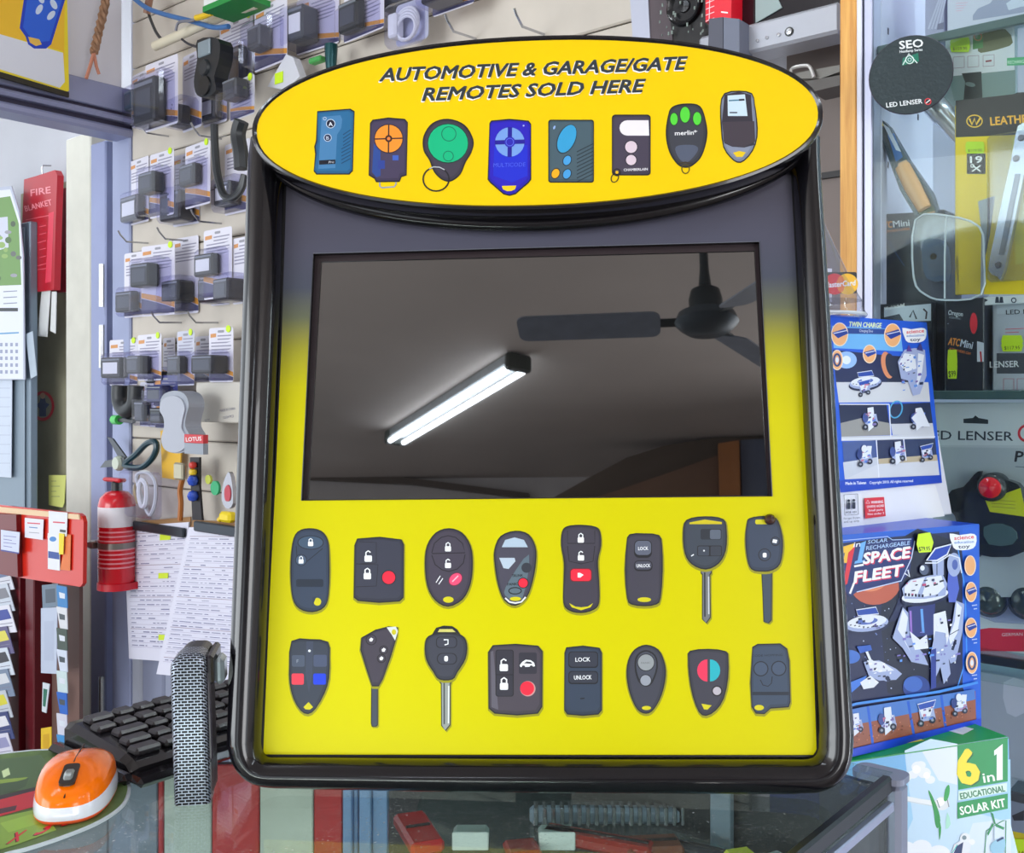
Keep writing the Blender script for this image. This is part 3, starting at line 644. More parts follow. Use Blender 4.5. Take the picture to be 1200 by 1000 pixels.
a.r(KO, 511, 746.4, 535.6, 759.6, 4.4); a.r((60, 62, 76), 512, 747.2, 534.6, 758.8, 4); a.r(KO, 512, 765.6, 535.6, 779, 6); a.r((60, 62, 76), 513, 766.4, 534.6, 778.2, 5.6); a.l(WH, [(520, 750), (525, 750), (525, 755), (521, 756)], 1.4); a.r(WH, 520.6, 769, 525, 775.4, 1.8); done(a)
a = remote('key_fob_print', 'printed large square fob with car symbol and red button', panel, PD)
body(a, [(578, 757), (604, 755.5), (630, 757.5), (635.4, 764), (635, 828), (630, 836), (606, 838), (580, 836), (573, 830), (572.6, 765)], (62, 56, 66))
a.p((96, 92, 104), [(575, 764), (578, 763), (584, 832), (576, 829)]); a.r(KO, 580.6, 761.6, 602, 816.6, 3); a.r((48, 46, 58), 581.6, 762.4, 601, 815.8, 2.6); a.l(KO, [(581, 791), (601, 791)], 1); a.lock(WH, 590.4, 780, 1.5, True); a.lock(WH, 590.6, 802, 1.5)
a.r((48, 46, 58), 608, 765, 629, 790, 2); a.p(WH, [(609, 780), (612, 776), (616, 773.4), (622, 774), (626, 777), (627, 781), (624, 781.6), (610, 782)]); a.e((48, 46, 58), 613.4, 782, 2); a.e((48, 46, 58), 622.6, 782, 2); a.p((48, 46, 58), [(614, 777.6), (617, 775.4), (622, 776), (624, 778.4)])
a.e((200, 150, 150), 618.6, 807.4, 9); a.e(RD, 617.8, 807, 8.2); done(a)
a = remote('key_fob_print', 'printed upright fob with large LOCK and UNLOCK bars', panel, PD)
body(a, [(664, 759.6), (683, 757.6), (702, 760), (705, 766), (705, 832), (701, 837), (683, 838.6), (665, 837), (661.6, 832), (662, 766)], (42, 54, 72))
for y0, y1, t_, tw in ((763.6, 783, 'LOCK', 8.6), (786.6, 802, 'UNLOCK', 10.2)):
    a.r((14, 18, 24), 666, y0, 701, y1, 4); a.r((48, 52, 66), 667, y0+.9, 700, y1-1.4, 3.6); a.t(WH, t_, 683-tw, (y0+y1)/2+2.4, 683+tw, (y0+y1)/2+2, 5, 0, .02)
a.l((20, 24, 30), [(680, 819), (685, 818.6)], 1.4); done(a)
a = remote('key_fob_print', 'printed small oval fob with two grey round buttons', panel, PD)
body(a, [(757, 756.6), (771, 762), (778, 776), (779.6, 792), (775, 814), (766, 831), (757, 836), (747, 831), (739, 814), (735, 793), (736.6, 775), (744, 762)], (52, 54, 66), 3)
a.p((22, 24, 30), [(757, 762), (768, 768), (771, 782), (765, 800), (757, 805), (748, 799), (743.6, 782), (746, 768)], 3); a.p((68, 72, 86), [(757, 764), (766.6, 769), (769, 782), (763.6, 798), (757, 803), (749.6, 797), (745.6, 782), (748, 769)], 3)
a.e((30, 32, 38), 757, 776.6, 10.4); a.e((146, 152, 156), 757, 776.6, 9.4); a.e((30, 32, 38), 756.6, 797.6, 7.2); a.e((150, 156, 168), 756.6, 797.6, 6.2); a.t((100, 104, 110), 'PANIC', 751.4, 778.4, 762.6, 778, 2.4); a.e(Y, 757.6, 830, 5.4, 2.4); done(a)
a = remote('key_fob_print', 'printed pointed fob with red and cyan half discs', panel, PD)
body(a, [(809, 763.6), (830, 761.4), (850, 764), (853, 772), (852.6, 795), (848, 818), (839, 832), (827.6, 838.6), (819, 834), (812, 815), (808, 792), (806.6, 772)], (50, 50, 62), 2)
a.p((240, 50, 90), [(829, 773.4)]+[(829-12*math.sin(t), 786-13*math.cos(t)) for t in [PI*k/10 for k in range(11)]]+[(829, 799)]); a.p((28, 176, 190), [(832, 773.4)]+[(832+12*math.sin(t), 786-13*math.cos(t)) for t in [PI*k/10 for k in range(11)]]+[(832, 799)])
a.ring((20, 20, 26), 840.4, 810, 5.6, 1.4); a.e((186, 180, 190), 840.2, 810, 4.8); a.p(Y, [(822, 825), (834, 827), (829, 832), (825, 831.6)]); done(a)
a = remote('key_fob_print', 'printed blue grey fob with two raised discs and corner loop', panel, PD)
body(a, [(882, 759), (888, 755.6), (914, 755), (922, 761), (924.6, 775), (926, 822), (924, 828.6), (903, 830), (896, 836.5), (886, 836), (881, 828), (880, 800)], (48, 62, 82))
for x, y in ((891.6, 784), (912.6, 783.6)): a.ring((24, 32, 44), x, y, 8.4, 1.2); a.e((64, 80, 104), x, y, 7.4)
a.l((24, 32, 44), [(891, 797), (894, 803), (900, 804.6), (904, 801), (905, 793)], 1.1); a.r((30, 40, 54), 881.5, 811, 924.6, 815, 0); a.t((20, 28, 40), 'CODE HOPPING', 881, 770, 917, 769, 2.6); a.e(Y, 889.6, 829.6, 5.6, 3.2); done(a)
# ------------------------------------------------------------------ blister packs hanging on the slat wall
TRAY = glassy('pack_blister', (240, 240, 250), 1.45, 1.3, .06, .02)
ORG = (226, 158, 60); LIME = (206, 240, 30)
def local(pl, x, y, n=0.0): return pl.uv(x, y, n)
ORD = ['first', 'second', 'third', 'fourth', 'fifth', 'sixth', 'seventh', 'eighth', 'ninth', 'tenth']
def pack(x0, y0, x1, y1, off, bat, label, group, dot=True, cardc=(222, 220, 232), batc=(38, 42, 50), bdepth=.026, lab=None, tilt=0.0):
    """card with header print and orange sweep, clear tray, dark battery block, lime price dot"""
    cx = (x0+x1)/2; pl = PW.off(off); org = pl.at(cx, y0); p = Pl(org, PW.U, PW.V)
    M = p.mtx() @ Matrix.Rotation(tilt, 4, 'Z')
    u = lambda x, y: p.uv(x, y)
    a0, t0 = u(x0, y0+ (x1-x0)*.15); a1, _ = u(x1, y0); _, z1 = u(cx, y1); h = -z1; w = a1-a0; a0, a1 = -w/2, w/2
    t = thing('battery_blister_pack', label, 'blister pack', M, group)
    s = MB(); s.prism(rr(a0, -h, a1, 0, .006, 3), 0, .0006, mat(cardc, .35))
    s.prism(rr(-.012, -.012, .012, -.006, .003, 3), -.0003, -.0003, mat((150, 150, 160)))
    s.prism([(a0+.006, -.014), (a0+w*.3, -.013), (a0+w*.3, -.022), (a0+.006, -.023)], -.0004, -.0004, mat((214, 150, 90)))
    for k in range(6):
        z = -.018-.008*k; s.prism([(a0+w*(.36 if k < 2 else .1), z), (a1-w*.08, z), (a1-w*(.08+.1*(k % 3)), z-.003), (a0+w*(.36 if k < 2 else .1), z-.003)], -.0004, -.0004, mat((150, 148, 170)))
    s.prism([(a0, -h*.66), (a0+w*.5, -h*.72), (a1, -h*.82), (a1, -h*.9), (a0+w*.45, -h*.80), (a0, -h*.73)], -.0005, -.0005, mat(ORG))
    s.prism([(a0, -h*.74), (a0+w*.45, -h*.81), (a1, -h*.91), (a1, -h*.97), (a0, -h*.97)], -.0005, -.0005, mat((74, 74, 110)))
    s.build('card', t)
    bx0, bz0 = u(bat[0], bat[1]); bx1, bz1 = u(bat[2], bat[3]); bw = max(.022, (bx1-bx0)*.9); bc = max(a0+bw/2-.004, min(a1-bw/2+.004, (bx0+bx1)/2)); bz1 = max(bz1, -h+.006)
    s = MB(); s.box(bc-bw/2, bc+bw/2, -bdepth-.004, -.003, bz1, bz0, mat(tuple(int(v*.75) for v in batc), .35), None, .004)
    s.box(bc-bw*.36, bc+bw*.36, -bdepth-.0048, -bdepth-.0036, bz1+(bz0-bz1)*.2, bz1+(bz0-bz1)*.75, mat(lab or (60, 66, 76), .35))
    s.box(bc-bw*.44, bc+bw*.44, -bdepth-.0046, -bdepth-.0036, bz1+(bz0-bz1)*.84, bz1+(bz0-bz1)*.92, mat((118, 124, 134), .35))
    s.build('battery', t)
    s = MB(); s.box(a0+.003, a1-.003, -bdepth-.010, -.001, -h+.002, min(bz0+.012, -.03), TRAY, None, .008); s.build('blister', t)
    if dot:
        s = MB(); s.lathe([(0, .0), (.0085, 0), (.0085, .001), (0, .001)], mat(LIME, .5, emit=0), 12, Matrix.Translation((a1-.016, -.0012, -.004)) @ Matrix.Rotation(PI/2, 4, 'X')); s.build('price_dot', t)
    return t
ROWS = [
 ('top row', [
  ((256, 22, 297, 112), .05, (272, 62, 294, 104), 1, (214, 214, 226), (96, 100, 118)),
  ((296, 3, 338, 78), .05, (304, 38, 322, 58), 0, None, (92, 96, 104)),
  ((348, -8, 396, 58), .06, (356, 18, 376, 50), 0, None, (90, 96, 104)),
  ((400, -12, 452, 42), .06, (404, 9, 432, 34), 0, None, (36, 44, 44)),
  ((455, -20, 502, 18), .05, (462, -6, 492, 10), 0, None, (44, 52, 48)),
  ((506, -30, 556, 12), .05, (512, -12, 548, 8), 0, None, (56, 58, 80))]),
 ('second row', [
  ((152, 84, 180, 146), .05, (153, 110, 165, 128), 1, None, (34, 84, 104)),
  ((170, 70, 208, 150), .09, (171, 101, 198, 146), 0, None, (44, 50, 58)),
  ((212, 62, 238, 152), .05, (214, 128, 226, 150), 0, (206, 206, 222), (40, 46, 56)),
  ((238, 52, 266, 146), .03, (242, 118, 262, 144), 0, (206, 206, 222), (50, 54, 64)),
  ((268, 92, 300, 138), .06, (276, 100, 296, 116), 1, (200, 200, 210), (88, 90, 96))]),
 ('third row', [
  ((150, 186, 176, 262), .04, (144, 235, 170, 262), 0, None, (74, 78, 88)),
  ((175, 178, 204, 254), .07, (176, 207, 196, 226), 1, None, (64, 72, 74)),
  ((204, 180, 232, 264), .03, (206, 230, 230, 262), 0, (206, 206, 222), (40, 42, 52)),
  ((215, 168, 248, 242), .07, (218, 197, 240, 216), 1, None, (44, 48, 58)),
  ((262, 166, 294, 250), .05, (264, 218, 286, 240), 0, None, (52, 54, 64))]),
 ('fourth row', [
  ((146, 296, 168, 372), .04, (135, 345, 156, 366), 0, None, (34, 36, 42)),
  ((168, 287, 202, 370), .07, (168, 312, 189, 336), 1, None, (40, 48, 52)),
  ((203, 278, 232, 368), .05, (208, 332, 230, 354), 0, None, (36, 46, 54)),
  ((238, 268, 272, 350), .07, (234, 301, 259, 323), 0, None, (60, 62, 64)),
  ((248, 280, 268, 358), .03, (244, 330, 270, 356), 0, (210, 208, 222), (60, 62, 72)),
  ((271, 278, 296, 356), .05, (266, 330, 288, 356), 1, None, (62, 64, 74))]),
 ('fifth row', [
  ((130, 398, 159, 452), .05, (124, 420, 147, 443), 1, None, (40, 42, 48)),
  ((160, 392, 190, 446), .06, (162, 418, 180, 438), 1, None, (44, 48, 54)),
  ((190, 396, 206, 452), .03, (190, 436, 204, 450), 0, None, (40, 42, 50)),
  ((206, 388, 229, 452), .07, (204, 418, 222, 438), 1, (196, 198, 214), (44, 46, 50)),
  ((228, 394, 248, 448), .03, (230, 420, 246, 436), 0, None, (40, 42, 48)),
  ((246, 384, 272, 448), .06, (238, 418, 264, 438), 1, None, (38, 40, 46))]),
]
LABS = {'white': (226, 228, 232)}
for rname, items in ROWS:
    n = len(items)
    for i, it in enumerate(items):
        (bx, off, bat, dot, cc, bc) = it
        light = cc is not None
        nm = ORD[i] if i < n-1 else 'last'
        desc = {0: 'undotted', 1: 'lime dotted'}[dot]
        pack(*bx, (.012, .062, .112)[(i*2) % 3 if rname == 'second row' else i % 2], bat, f'{desc} battery blister pack, {nm} from the doorway in the {rname}', 'battery blister packs on the slat wall', bool(dot),
             cc or (222, 220, 232), bc, .022+.012*((i*7) % 3), LABS['white'] if (i+len(rname)) % 4 == 1 else None, rnd.uniform(-.10, .10))
# wire peg hooks
def hook(px, py, length=.13, label=''):
    o = PW.at(px, py); M = Pl(o, PW.U, PW.V).mtx()
    s = MB(); s.tube([(0, .01, 0), (0, -length*.8, -.004), (0, -length, .012), (0, -length-.006, .022)], .0025, STEEL, 6)
    s.box(-.012, .012, .0, .006, -.012, .012, STEEL)
    h = s.build('peg_hook', None, M); return tag(h, label, 'hook', 'wire hooks on the slat wall')
for (x, y, l) in ((640, 41, 'bare wire hook above the oval header, nearer the steel upright'), (560, 46, 'bare wire hook above the header, left of the other bare one'),
                  (200, 160, 'wire hook below the second row beside the doorway'), (262, 163, 'wire hook ending under the clamp meter'), (176, 285, 'wire hook over the fourth row nearest the doorway'),
                  (222, 282, 'wire hook over the middle of the fourth row'), (262, 262, 'wire hook over the fourth row beside the display frame'), 
                  (215, 378, 'wire hook over the middle of the fifth row'), (258, 378, 'wire hook over the fifth row beside the display frame')):
    hook(x, y, .085, l)
# ---- other goods on the slat wall
def wp_thing(name, label, cat, px, py, off, group=None):
    p = Pl(PW.at(px, py, off), PW.U, PW.V); return thing(name, label, cat, p.mtx(), group), p
# clamp meter
t, p = wp_thing('clamp_meter', 'black clamp meter with grey screen hanging over the packs', 'meter', 252, 50, .12)
def up(p, x, y): return p.uv(x, y)
s = MB(); s.prism(smooth([up(p, *q) for q in ((240, 50), (264, 48), (266, 70), (260, 92), (262, 108), (252, 116), (240, 114), (236, 98), (240, 72))], 3), -.02, .015, mat((26, 30, 34), .35)); s.build('body', t)
s = MB(); q0 = up(p, 242, 53); q1 = up(p, 256, 66); s.box(q0[0], q1[0], -.024, -.018, q1[1], q0[1], mat((128, 142, 150), .2), None, .002); s.build('screen', t)
s = MB(); q0 = up(p, 249, 82); s.lathe([(0, .026), (.016, .026), (.02, .02), (.02, .015)], mat((40, 44, 48), .4), 18, Matrix.Translation((q0[0], 0, q0[1])) @ Matrix.Rotation(PI/2, 4, 'X')); s.build('dial', t)
s = MB(); q0 = up(p, 249, 103); s.lathe([(.012, .024), (.022, .024), (.024, .018), (.024, .010)], mat((18, 20, 22), .3), 18, Matrix.Translation((q0[0], 0, q0[1])) @ Matrix.Rotation(PI/2, 4, 'X')); s.build('clamp_jaw', t)
# black hose loop
def wtube(pts, r, c, name, label, cat, off=.06, seg=8, group=None, parent=None):
    s = MB(); P = [PW.at(x, y, off) for x, y in pts]; P = [Vector(q) for q in smooth([tuple(v) for v in P], 5, False)]
    base = P[0]; s.tube([q-base for q in P], r, mat(c, .4) if isinstance(c, tuple) else c, seg)
    o = s.build(name, parent, Matrix.Translation(base)); 
    return tag(o, label, cat, group) if not parent else o
wtube([(251, 146), (252, 175), (255, 205), (262, 228), (272, 232), (282, 222), (287, 205)], .009, (34, 38, 42), 'rubber_hose', 'thick black hose looping down from the second row', 'hose', .13)
wtube([(283, 142), (279, 158), (282, 180), (283, 198)], .016, (30, 34, 38), 'phone_handset', 'black curved handset clipped at the left end of the oval header', 'handset', .22)
# green carton above the top row
t, p = wp_thing('carton', 'white and green carton lying on top of the packs', 'box', 276, 12, .10)
s = MB(); x0, zb_ = up(p, 256, 20); x1, zt_ = up(p, 300, -14); s.box(x0, x1, -.04, .04, zb_, zt_, mat((226, 230, 226), .5), None, .002); s.build('body', t)
s = MB(); s.box(x0-.001, x1+.001, -.041, .041, zb_-.001, zb_+.012, mat((30, 140, 60), .5)); s.build('green_base', t)
# charger with white coiled cable
t, p = wp_thing('charger_pack', 'clear bag with a white coiled cable charger above the oval header', 'charger', 480, 20, .06)
s = MB(); s.prism(rr(*up(p, 464, 56), *up(p, 502, -6), .01), .0, .001, mat((196, 200, 214), .4)); s.build('card', t)
s = MB()
for k in range(4): s.tube([(x, -.012-.003*k, z) for x, z in [up(p, *q) for q in ell(482+k, 30+k*2, 13-k, 20-k*2, .3, 20)]], .003, mat((226, 228, 236), .4), 6, True)
s.build('cable', t)
s = MB(); s.box(*(up(p, 466, 0)[0], up(p, 476, 0)[0]), -.03, -.004, up(p, 466, 50)[1], up(p, 466, 22)[1], mat((220, 222, 230), .4), None, .004); s.build('plug', t)
s = MB(); s.box(up(p, 462, 0)[0], up(p, 503, 0)[0], -.036, -.001, up(p, 480, 57)[1], up(p, 480, 6)[1], TRAY, None, .01); s.build('bag', t)
# large clear pack with white labels
t, p = wp_thing('adapter_pack', 'clear pack with a lime stickered white adapter hanging beside the oval header', 'adapter', 336, 62, .05)
s = MB(); s.prism([up(p, *q) for q in ((322, 104), (344, 66), (352, 70), (360, 92), (344, 108))], -.02, .0, mat((206, 208, 216), .4)); s.build('body', t)
s = MB(); q = up(p, 336, 94); s.box(q[0]-.014, q[0]+.014, -.022, -.0205, q[1]-.012, q[1]+.012, mat(LIME, .5)); s.build('price_sticker', t)
# torch
s = MB(); p0 = PW.at(388, 58, .06); s.lathe([(0, 0), (.01, 0), (.012, .02), (.014, .05), (.014, .06), (0, .06)], mat((26, 76, 80), .25, .4), 14); o = s.build('pocket_torch', None, Matrix.Translation(p0-Vector((0, 0, .05)))); tag(o, 'small teal pocket torch below the top row', 'torch')
s = MB(); p0 = PW.at(372, 74, .05); s.box(-.02, .02, -.01, .01, 0, .012, mat((70, 160, 80), .4), None, .003); o = s.build('memory_card', None, Pl(p0, PW.U, PW.V).mtx()); tag(o, 'green memory card pack tucked above the oval header rim', 'memory card')
# items below the fifth row
wtube([(141, 452), (141, 470), (148, 481), (158, 474), (160, 452)], .022, (40, 44, 48), 'corrugated_hose', 'fat black corrugated hose hanging under the fifth row', 'hose', .06, 12)
t, p = wp_thing('screwdriver', 'small tool with bright green grip lying across hooks', 'screwdriver', 134, 492, .05)
s = MB(); s.tube([(0, 0, 0), (.035, -.005, 0)], .013, mat((70, 200, 90), .4), 12); s.build('grip', t)
s = MB(); s.tube([(.035, -.005, 0), (.12, -.012, -.002)], .006, mat((40, 46, 50), .3), 8); s.build('shaft', t)
pack(180, 440, 208, 476, .06, (184, 452, 204, 472), 'dark blue battery pack hanging just above the grey scissors', 'battery blister packs on the slat wall', False, (66, 70, 130), (48, 56, 128), .03)
pack(164, 448, 182, 500, .05, (166, 470, 178, 494), 'narrow clear pack hanging beside the corrugated hose', 'battery blister packs on the slat wall', False, (206, 206, 222), (60, 70, 84), .02)
pack(182, 470, 202, 502, .05, (184, 478, 200, 496), 'small dark pack hanging left of the grey figure eight case', 'battery blister packs on the slat wall', False, (150, 156, 176), (30, 34, 44), .02)
# grey figure-eight case with red label
t, p = wp_thing('tape_dispenser', 'grey figure eight shaped plastic case with a red label', 'dispenser', 215, 460, .13)
out = smooth([up(p, *q) for q in ((214, 458), (226, 462), (231, 474), (228, 488), (227, 500), (233, 512), (230, 526), (218, 531), (204, 527), (199, 514), (203, 498), (202, 486), (197, 476), (201, 463))], 4)
s = MB(); s.prism(out, -.022, .02, mat((158, 164, 176), .45)); s.prism([(x*.86-.003, z*.9-.012) for x, z in out], -.026, -.02, mat((176, 180, 192), .4)); s.build('body', t)
s = MB(); U3 = lambda x, y: p.uv(x, y, .034); q0 = U3(216, 509); q1 = U3(238, 520); s.box(q0[0], q1[0], -.034, -.021, q1[1], q0[1], mat((206, 50, 60), .4)); q2 = U3(238, 533); s.box(q0[0], q1[0], -.034, -.021, q2[1], q1[1]-.0005, mat((150, 158, 170), .4)); s.build('label_tag', t)
a = Art(p, .0342); a.t((240, 226, 226), 'LOTUS', 218, 517.6, 236, 516.4, 5, 0, .03); a.build('label_text', t)
# yellow pack
t, p = wp_thing('yellow_packet', 'yellow card packet hanging behind the grey case', 'packet', 198, 504, .03)
s = MB(); s.prism([up(p, *q) for q in ((188, 505), (198, 503), (200, 520), (212, 530), (210, 563), (190, 560))], 0, .004, mat((232, 182, 50), .5)); s.build('card', t)
# scissors
t, p = wp_thing('snips', 'dark teal handled snips hanging open below the packs', 'snips', 160, 535, .05)
s = MB(); s.tube([(x, -.01, z) for x, z in smooth([up(p, *q) for q in ((150, 545), (164, 532), (176, 520), (186, 518), (187, 528), (180, 540), (168, 548))], 4)], .008, mat((24, 60, 72), .3), 8, True); s.build('handle', t)
s = MB(); s.prism([up(p, *q) for q in ((152, 546), (122, 548), (128, 540), (150, 536))], -.012, -.006, mat((96, 100, 104), .3, .6)); s.prism([up(p, *q) for q in ((128, 512), (134, 514), (150, 536), (146, 545))], -.006, -.001, mat((86, 90, 96), .3, .6)); s.build('jaw', t)
s = MB(); q = up(p, 143, 543); s.lathe([(0, .02), (.016, .02), (.02, .012), (.02, .004)], mat((196, 206, 190), .4), 16, Matrix.Translation((q[0], 0, q[1])) @ Matrix.Rotation(PI/2, 4, 'X')); s.build('pivot', t)
# bag with hooks
t, p = wp_thing('key_ring_bag', 'clear bag of pale keyring clips beside the extinguisher', 'bag', 172, 552, .06)
s = MB(); s.tube([(x, -.012, z) for x, z in smooth([up(p, *q) for q in ((165, 560), (176, 553), (186, 562), (188, 580), (184, 598), (178, 600))], 4)], .005, mat((206, 210, 214), .4), 6, True); s.build('clip', t)
s = MB(); s.tube([(x, -.02, z) for x, z in smooth([up(p, *q) for q in ((174, 562), (180, 570), (179, 590), (174, 592), (171, 576))], 4)], .006, mat((226, 228, 232), .4), 6, True); s.build('clip', t)
s = MB(); s.tube([(x, -.008, z) for x, z in smooth([up(p, *q) for q in ((166, 556), (161, 575), (165, 590))], 4, False)], .004, mat((176, 150, 96), .3, .6), 6); s.build('hook', t)
s = MB(); s.box(up(p, 150, 0)[0], up(p, 192, 0)[0], -.03, -.001, up(p, 170, 606)[1], up(p, 170, 552)[1], TRAY, None, .008); s.build('bag', t)
# tan strap, black lanyard and other charms
wtube([(215, 545), (214, 560), (211, 575), (212, 590), (211, 610)], .007, (176, 104, 40), 'leather_strap', 'tan leather strap hanging above the clipboards', 'strap', .05)
s = MB(); pl2 = Pl(PW.at(213, 548, .07), PW.U, PW.V); s.box(-.02, .02, -.012, .0, -.03, .012, mat((186, 180, 156), .3, .5), None, .004); o = s.build('metal_clip', None, pl2.mtx()); tag(o, 'silver metal clip at the top of the tan strap', 'clip')
t, p = wp_thing('bead_lanyard', 'black lanyard with two blue beads hanging over the clipboards', 'lanyard', 230, 536, .06)
s = MB(); s.prism([up(p, *q) for q in ((225, 536), (236, 536), (236, 570), (239, 610), (228, 610), (226, 570))], -.006, 0, mat((30, 28, 34), .5)); s.build('strap', t)
for yy in (563, 581):
    s = MB(); q = up(p, 232, yy); s.lathe([(.0001, -.014), (.01, -.010), (.014, 0), (.01, .010), (.0001, .014)], mat((50, 84, 190), .25), 14, Matrix.Translation((q[0], -.014, q[1]))); s.build('bead', t)
for yy, c in ((545, (214, 60, 50)), (553, (236, 200, 50))):
    s = MB(); q = up(p, 232, yy); s.lathe([(.0001, -.009), (.008, -.006), (.010, 0), (.008, .006), (.0001, .009)], mat(c, .3), 12, Matrix.Translation((q[0], -.014, q[1]))); s.build('bead', t)
def disc(px, py, r, c, name, label, cat, off=.06, th=.006, m=None):
    s = MB(); s.lathe([(0, 0), (r, 0), (r, th), (0, th)], m or mat(c, .4), 20, Matrix.Rotation(PI/2, 4, 'X')); o = s.build(name, None, Pl(PW.at(px, py, off), PW.U, PW.V).mtx()); return tag(o, label, cat)
disc(254, 572, .017, (40, 170, 110), 'green_tag', 'round green tag between the beaded lanyard and the display', 'tag')
disc(246, 562, .011, (206, 214, 90), 'yellow_tag', 'small yellow green tag beside the round green one', 'tag', .05)
t, p = wp_thing('silver_charm', 'silver oval charm hanging against the display frame', 'charm', 272, 552, .06)
s = MB(); s.prism(smooth([up(p, *q) for q in ((272, 553), (276, 565), (277, 590), (270, 596), (264, 585), (266, 566))], 3), -.01, .0, mat((176, 176, 184), .25, .7)); s.build('body', t)
s = MB(); s.prism(smooth([up(p, *q) for q in ((272, 568), (275, 575), (274, 586), (269, 586), (268, 574))], 3), -.012, -.0101, mat((190, 50, 70), .3)); s.build('inlay', t)
t, p = wp_thing('yellow_toggle', 'small yellow plastic toggle on the clipboard edge', 'toggle', 267, 606, .09)
s = MB(); s.box(-.022, .022, -.012, .012, -.012, .012, mat((242, 214, 30), .4), None, .006); s.build('body', t)
s = MB(); s.tube([(-.02, 0, 0), (-.03, -.004, -.01)], .006, mat((226, 190, 20), .4), 8); s.build('stem', t)
# pale slat shelf strip and cream carton
t, p = wp_thing('cream_carton', 'flat cream carton with small print standing by the display', 'box', 262, 460, .04)
s = MB(); s.box(up(p, 238, 0)[0], up(p, 300, 0)[0], -.02, .02, up(p, 262, 495)[1], up(p, 262, 448)[1], mat((206, 202, 192), .55), None, .002); s.build('body', t)
a = Art(p, .0203); a.t((70, 70, 110), 'MADE IN CHINA', 258, 483, 276, 480, 3, 0, 0); a.t((70, 70, 110), '12/24 PCS', 262, 491, 274, 489, 3); a.t((90, 90, 110), 'QTY', 240, 494, 246, 493, 2.4); a.build('print', t)
# clipboards with paper forms
def clipboard(pts, label, hl, bpts, off=.04, seed=1, rows=26):
    r_ = random.Random(seed); org = PW.at(*pts[0], off); p = Pl(org, PW.U, PW.V)
    t = thing('clipboard', label, 'clipboard', p.mtx(), 'clipboards with paper forms')
    s = MB(); s.prism([up(p, *q) for q in bpts], .003, .006, mat((150, 112, 70), .6)); s.build('board', t)
    a = Art(p, .0, .00015); x0, y0 = pts[0]; P = pts
    a.mb.prism([up(p, *q) for q in smooth(pts, 2)] if len(pts) > 5 else [up(p, *q) for q in pts], -.002, .002, mat((222, 222, 238), .6)); a.n = .002
    L = lambda f, g: (P[0][0]+(P[1][0]-P[0][0])*f+(P[3][0]-P[0][0])*g+(P[2][0]-P[1][0]-P[3][0]+P[0][0])*f*g, P[0][1]+(P[1][1]-P[0][1])*f+(P[3][1]-P[0][1])*g+(P[2][1]-P[1][1]-P[3][1]+P[0][1])*f*g)
    for k in range(rows):
        g = .05+.88*k/rows; f = .06
        a.l((190, 186, 206) if k % 7 else (140, 110, 130), [L(.04, g+.012), L(.96, g+.012)], .5)
        while f < .9:
            w = r_.uniform(.03, .16)
            if r_.random() < .72: a.l(r_.choice([(120, 120, 160), (140, 140, 170), (110, 110, 150)]), [L(f, g), L(min(.95, f+w), g)], r_.uniform(.6, 1.2))
            f += w+.03
    for f0, g0, f1, g1 in hl: a.p((214, 236, 60), [L(f0, g0), L(f1, g0), L(f1, g1), L(f0, g1)])
    a.build('paper_form', t)
    s = MB(); c0 = up(p, P[0][0]+(P[1][0]-P[0][0])*.15, P[0][1]-2); c1 = up(p, P[1][0]-2, P[1][1]-4); zz = c0[1]
    s.box(min(c0[0], c1[0]), max(c0[0], c1[0]), -.014, -.003, zz-.012, zz+.012, mat((60, 66, 74), .3, .6), None, .003); s.build('clip', t); return t
clipboard([(146, 617), (222, 612), (206, 776), (152, 772)], 'clipboard with a highlighted list, left of the two on the wall', [(.55, .05, .72, .12), (.55, .36, .72, .40), (.6, .81, .74, .85)], [(150, 612), (222, 606), (222, 620), (148, 622)], .05, 3, 26)
clipboard([(222, 618), (290, 618), (278, 800), (184, 790)], 'clipboard with a ruled form, right of the two and partly behind the display', [], [(224, 610), (300, 612), (300, 636), (222, 622)], .09, 5, 30)
# fire extinguisher on the door post
t, p = wp_thing('fire_extinguisher', 'red fire extinguisher strapped beside the doorway', 'extinguisher', 140, 690, .085)
R0 = 21*PW.at(138, 600, .09).y/F; cx = up(p, 137, 600)[0]
Mx = Matrix.Translation((cx, 0, up(p, 138, 690)[1])); hh = up(p, 138, 575)[1]-up(p, 138, 690)[1]
redm = mat((214, 16, 36), .25, coat=.5)
s = MB(); s.lathe([(R0*.8, 0), (R0, .012), (R0, hh*.86), (R0*.9, hh*.93), (R0*.6, hh*.985), (R0*.3, hh)], redm, 28, Mx); s.build('cylinder', t)
s = MB(); s.lathe([(R0*1.01, hh*.64), (R0*1.01, hh*.84)], mat((236, 232, 238), .4), 28, Mx)
for k in range(9):
    s.lathe([(R0*1.012, hh*(.60-k*.045)), (R0*1.012, hh*(.585-k*.045))], mat((236, 150, 160), .4), 28, Mx)
s.build('instruction_label', t)
s = MB(); s.lathe([(R0*.3, hh), (R0*.3, hh+.02), (R0*.2, hh+.025), (0, hh+.025)], mat((30, 30, 34), .4), 14, Mx); s.build('valve', t)
s = MB(); s.box(cx-.055, cx+.03, -.012, .012, hh+Mx[2][3]+.022, hh+Mx[2][3]+.032, mat((206, 20, 40), .3), None, .004); s.build('handle', t)
s = MB(); s.lathe([(R0*1.03, hh*.42), (R0*1.03, hh*.48)], mat((140, 134, 128), .3, .7), 28, Mx); s.box(cx-R0*1.35, cx-R0*.7, -R0-.006, -R0*.4, Mx[2][3]+hh*.41, Mx[2][3]+hh*.49, mat((150, 146, 140), .3, .7), None, .004); s.build('strap_buckle', t)
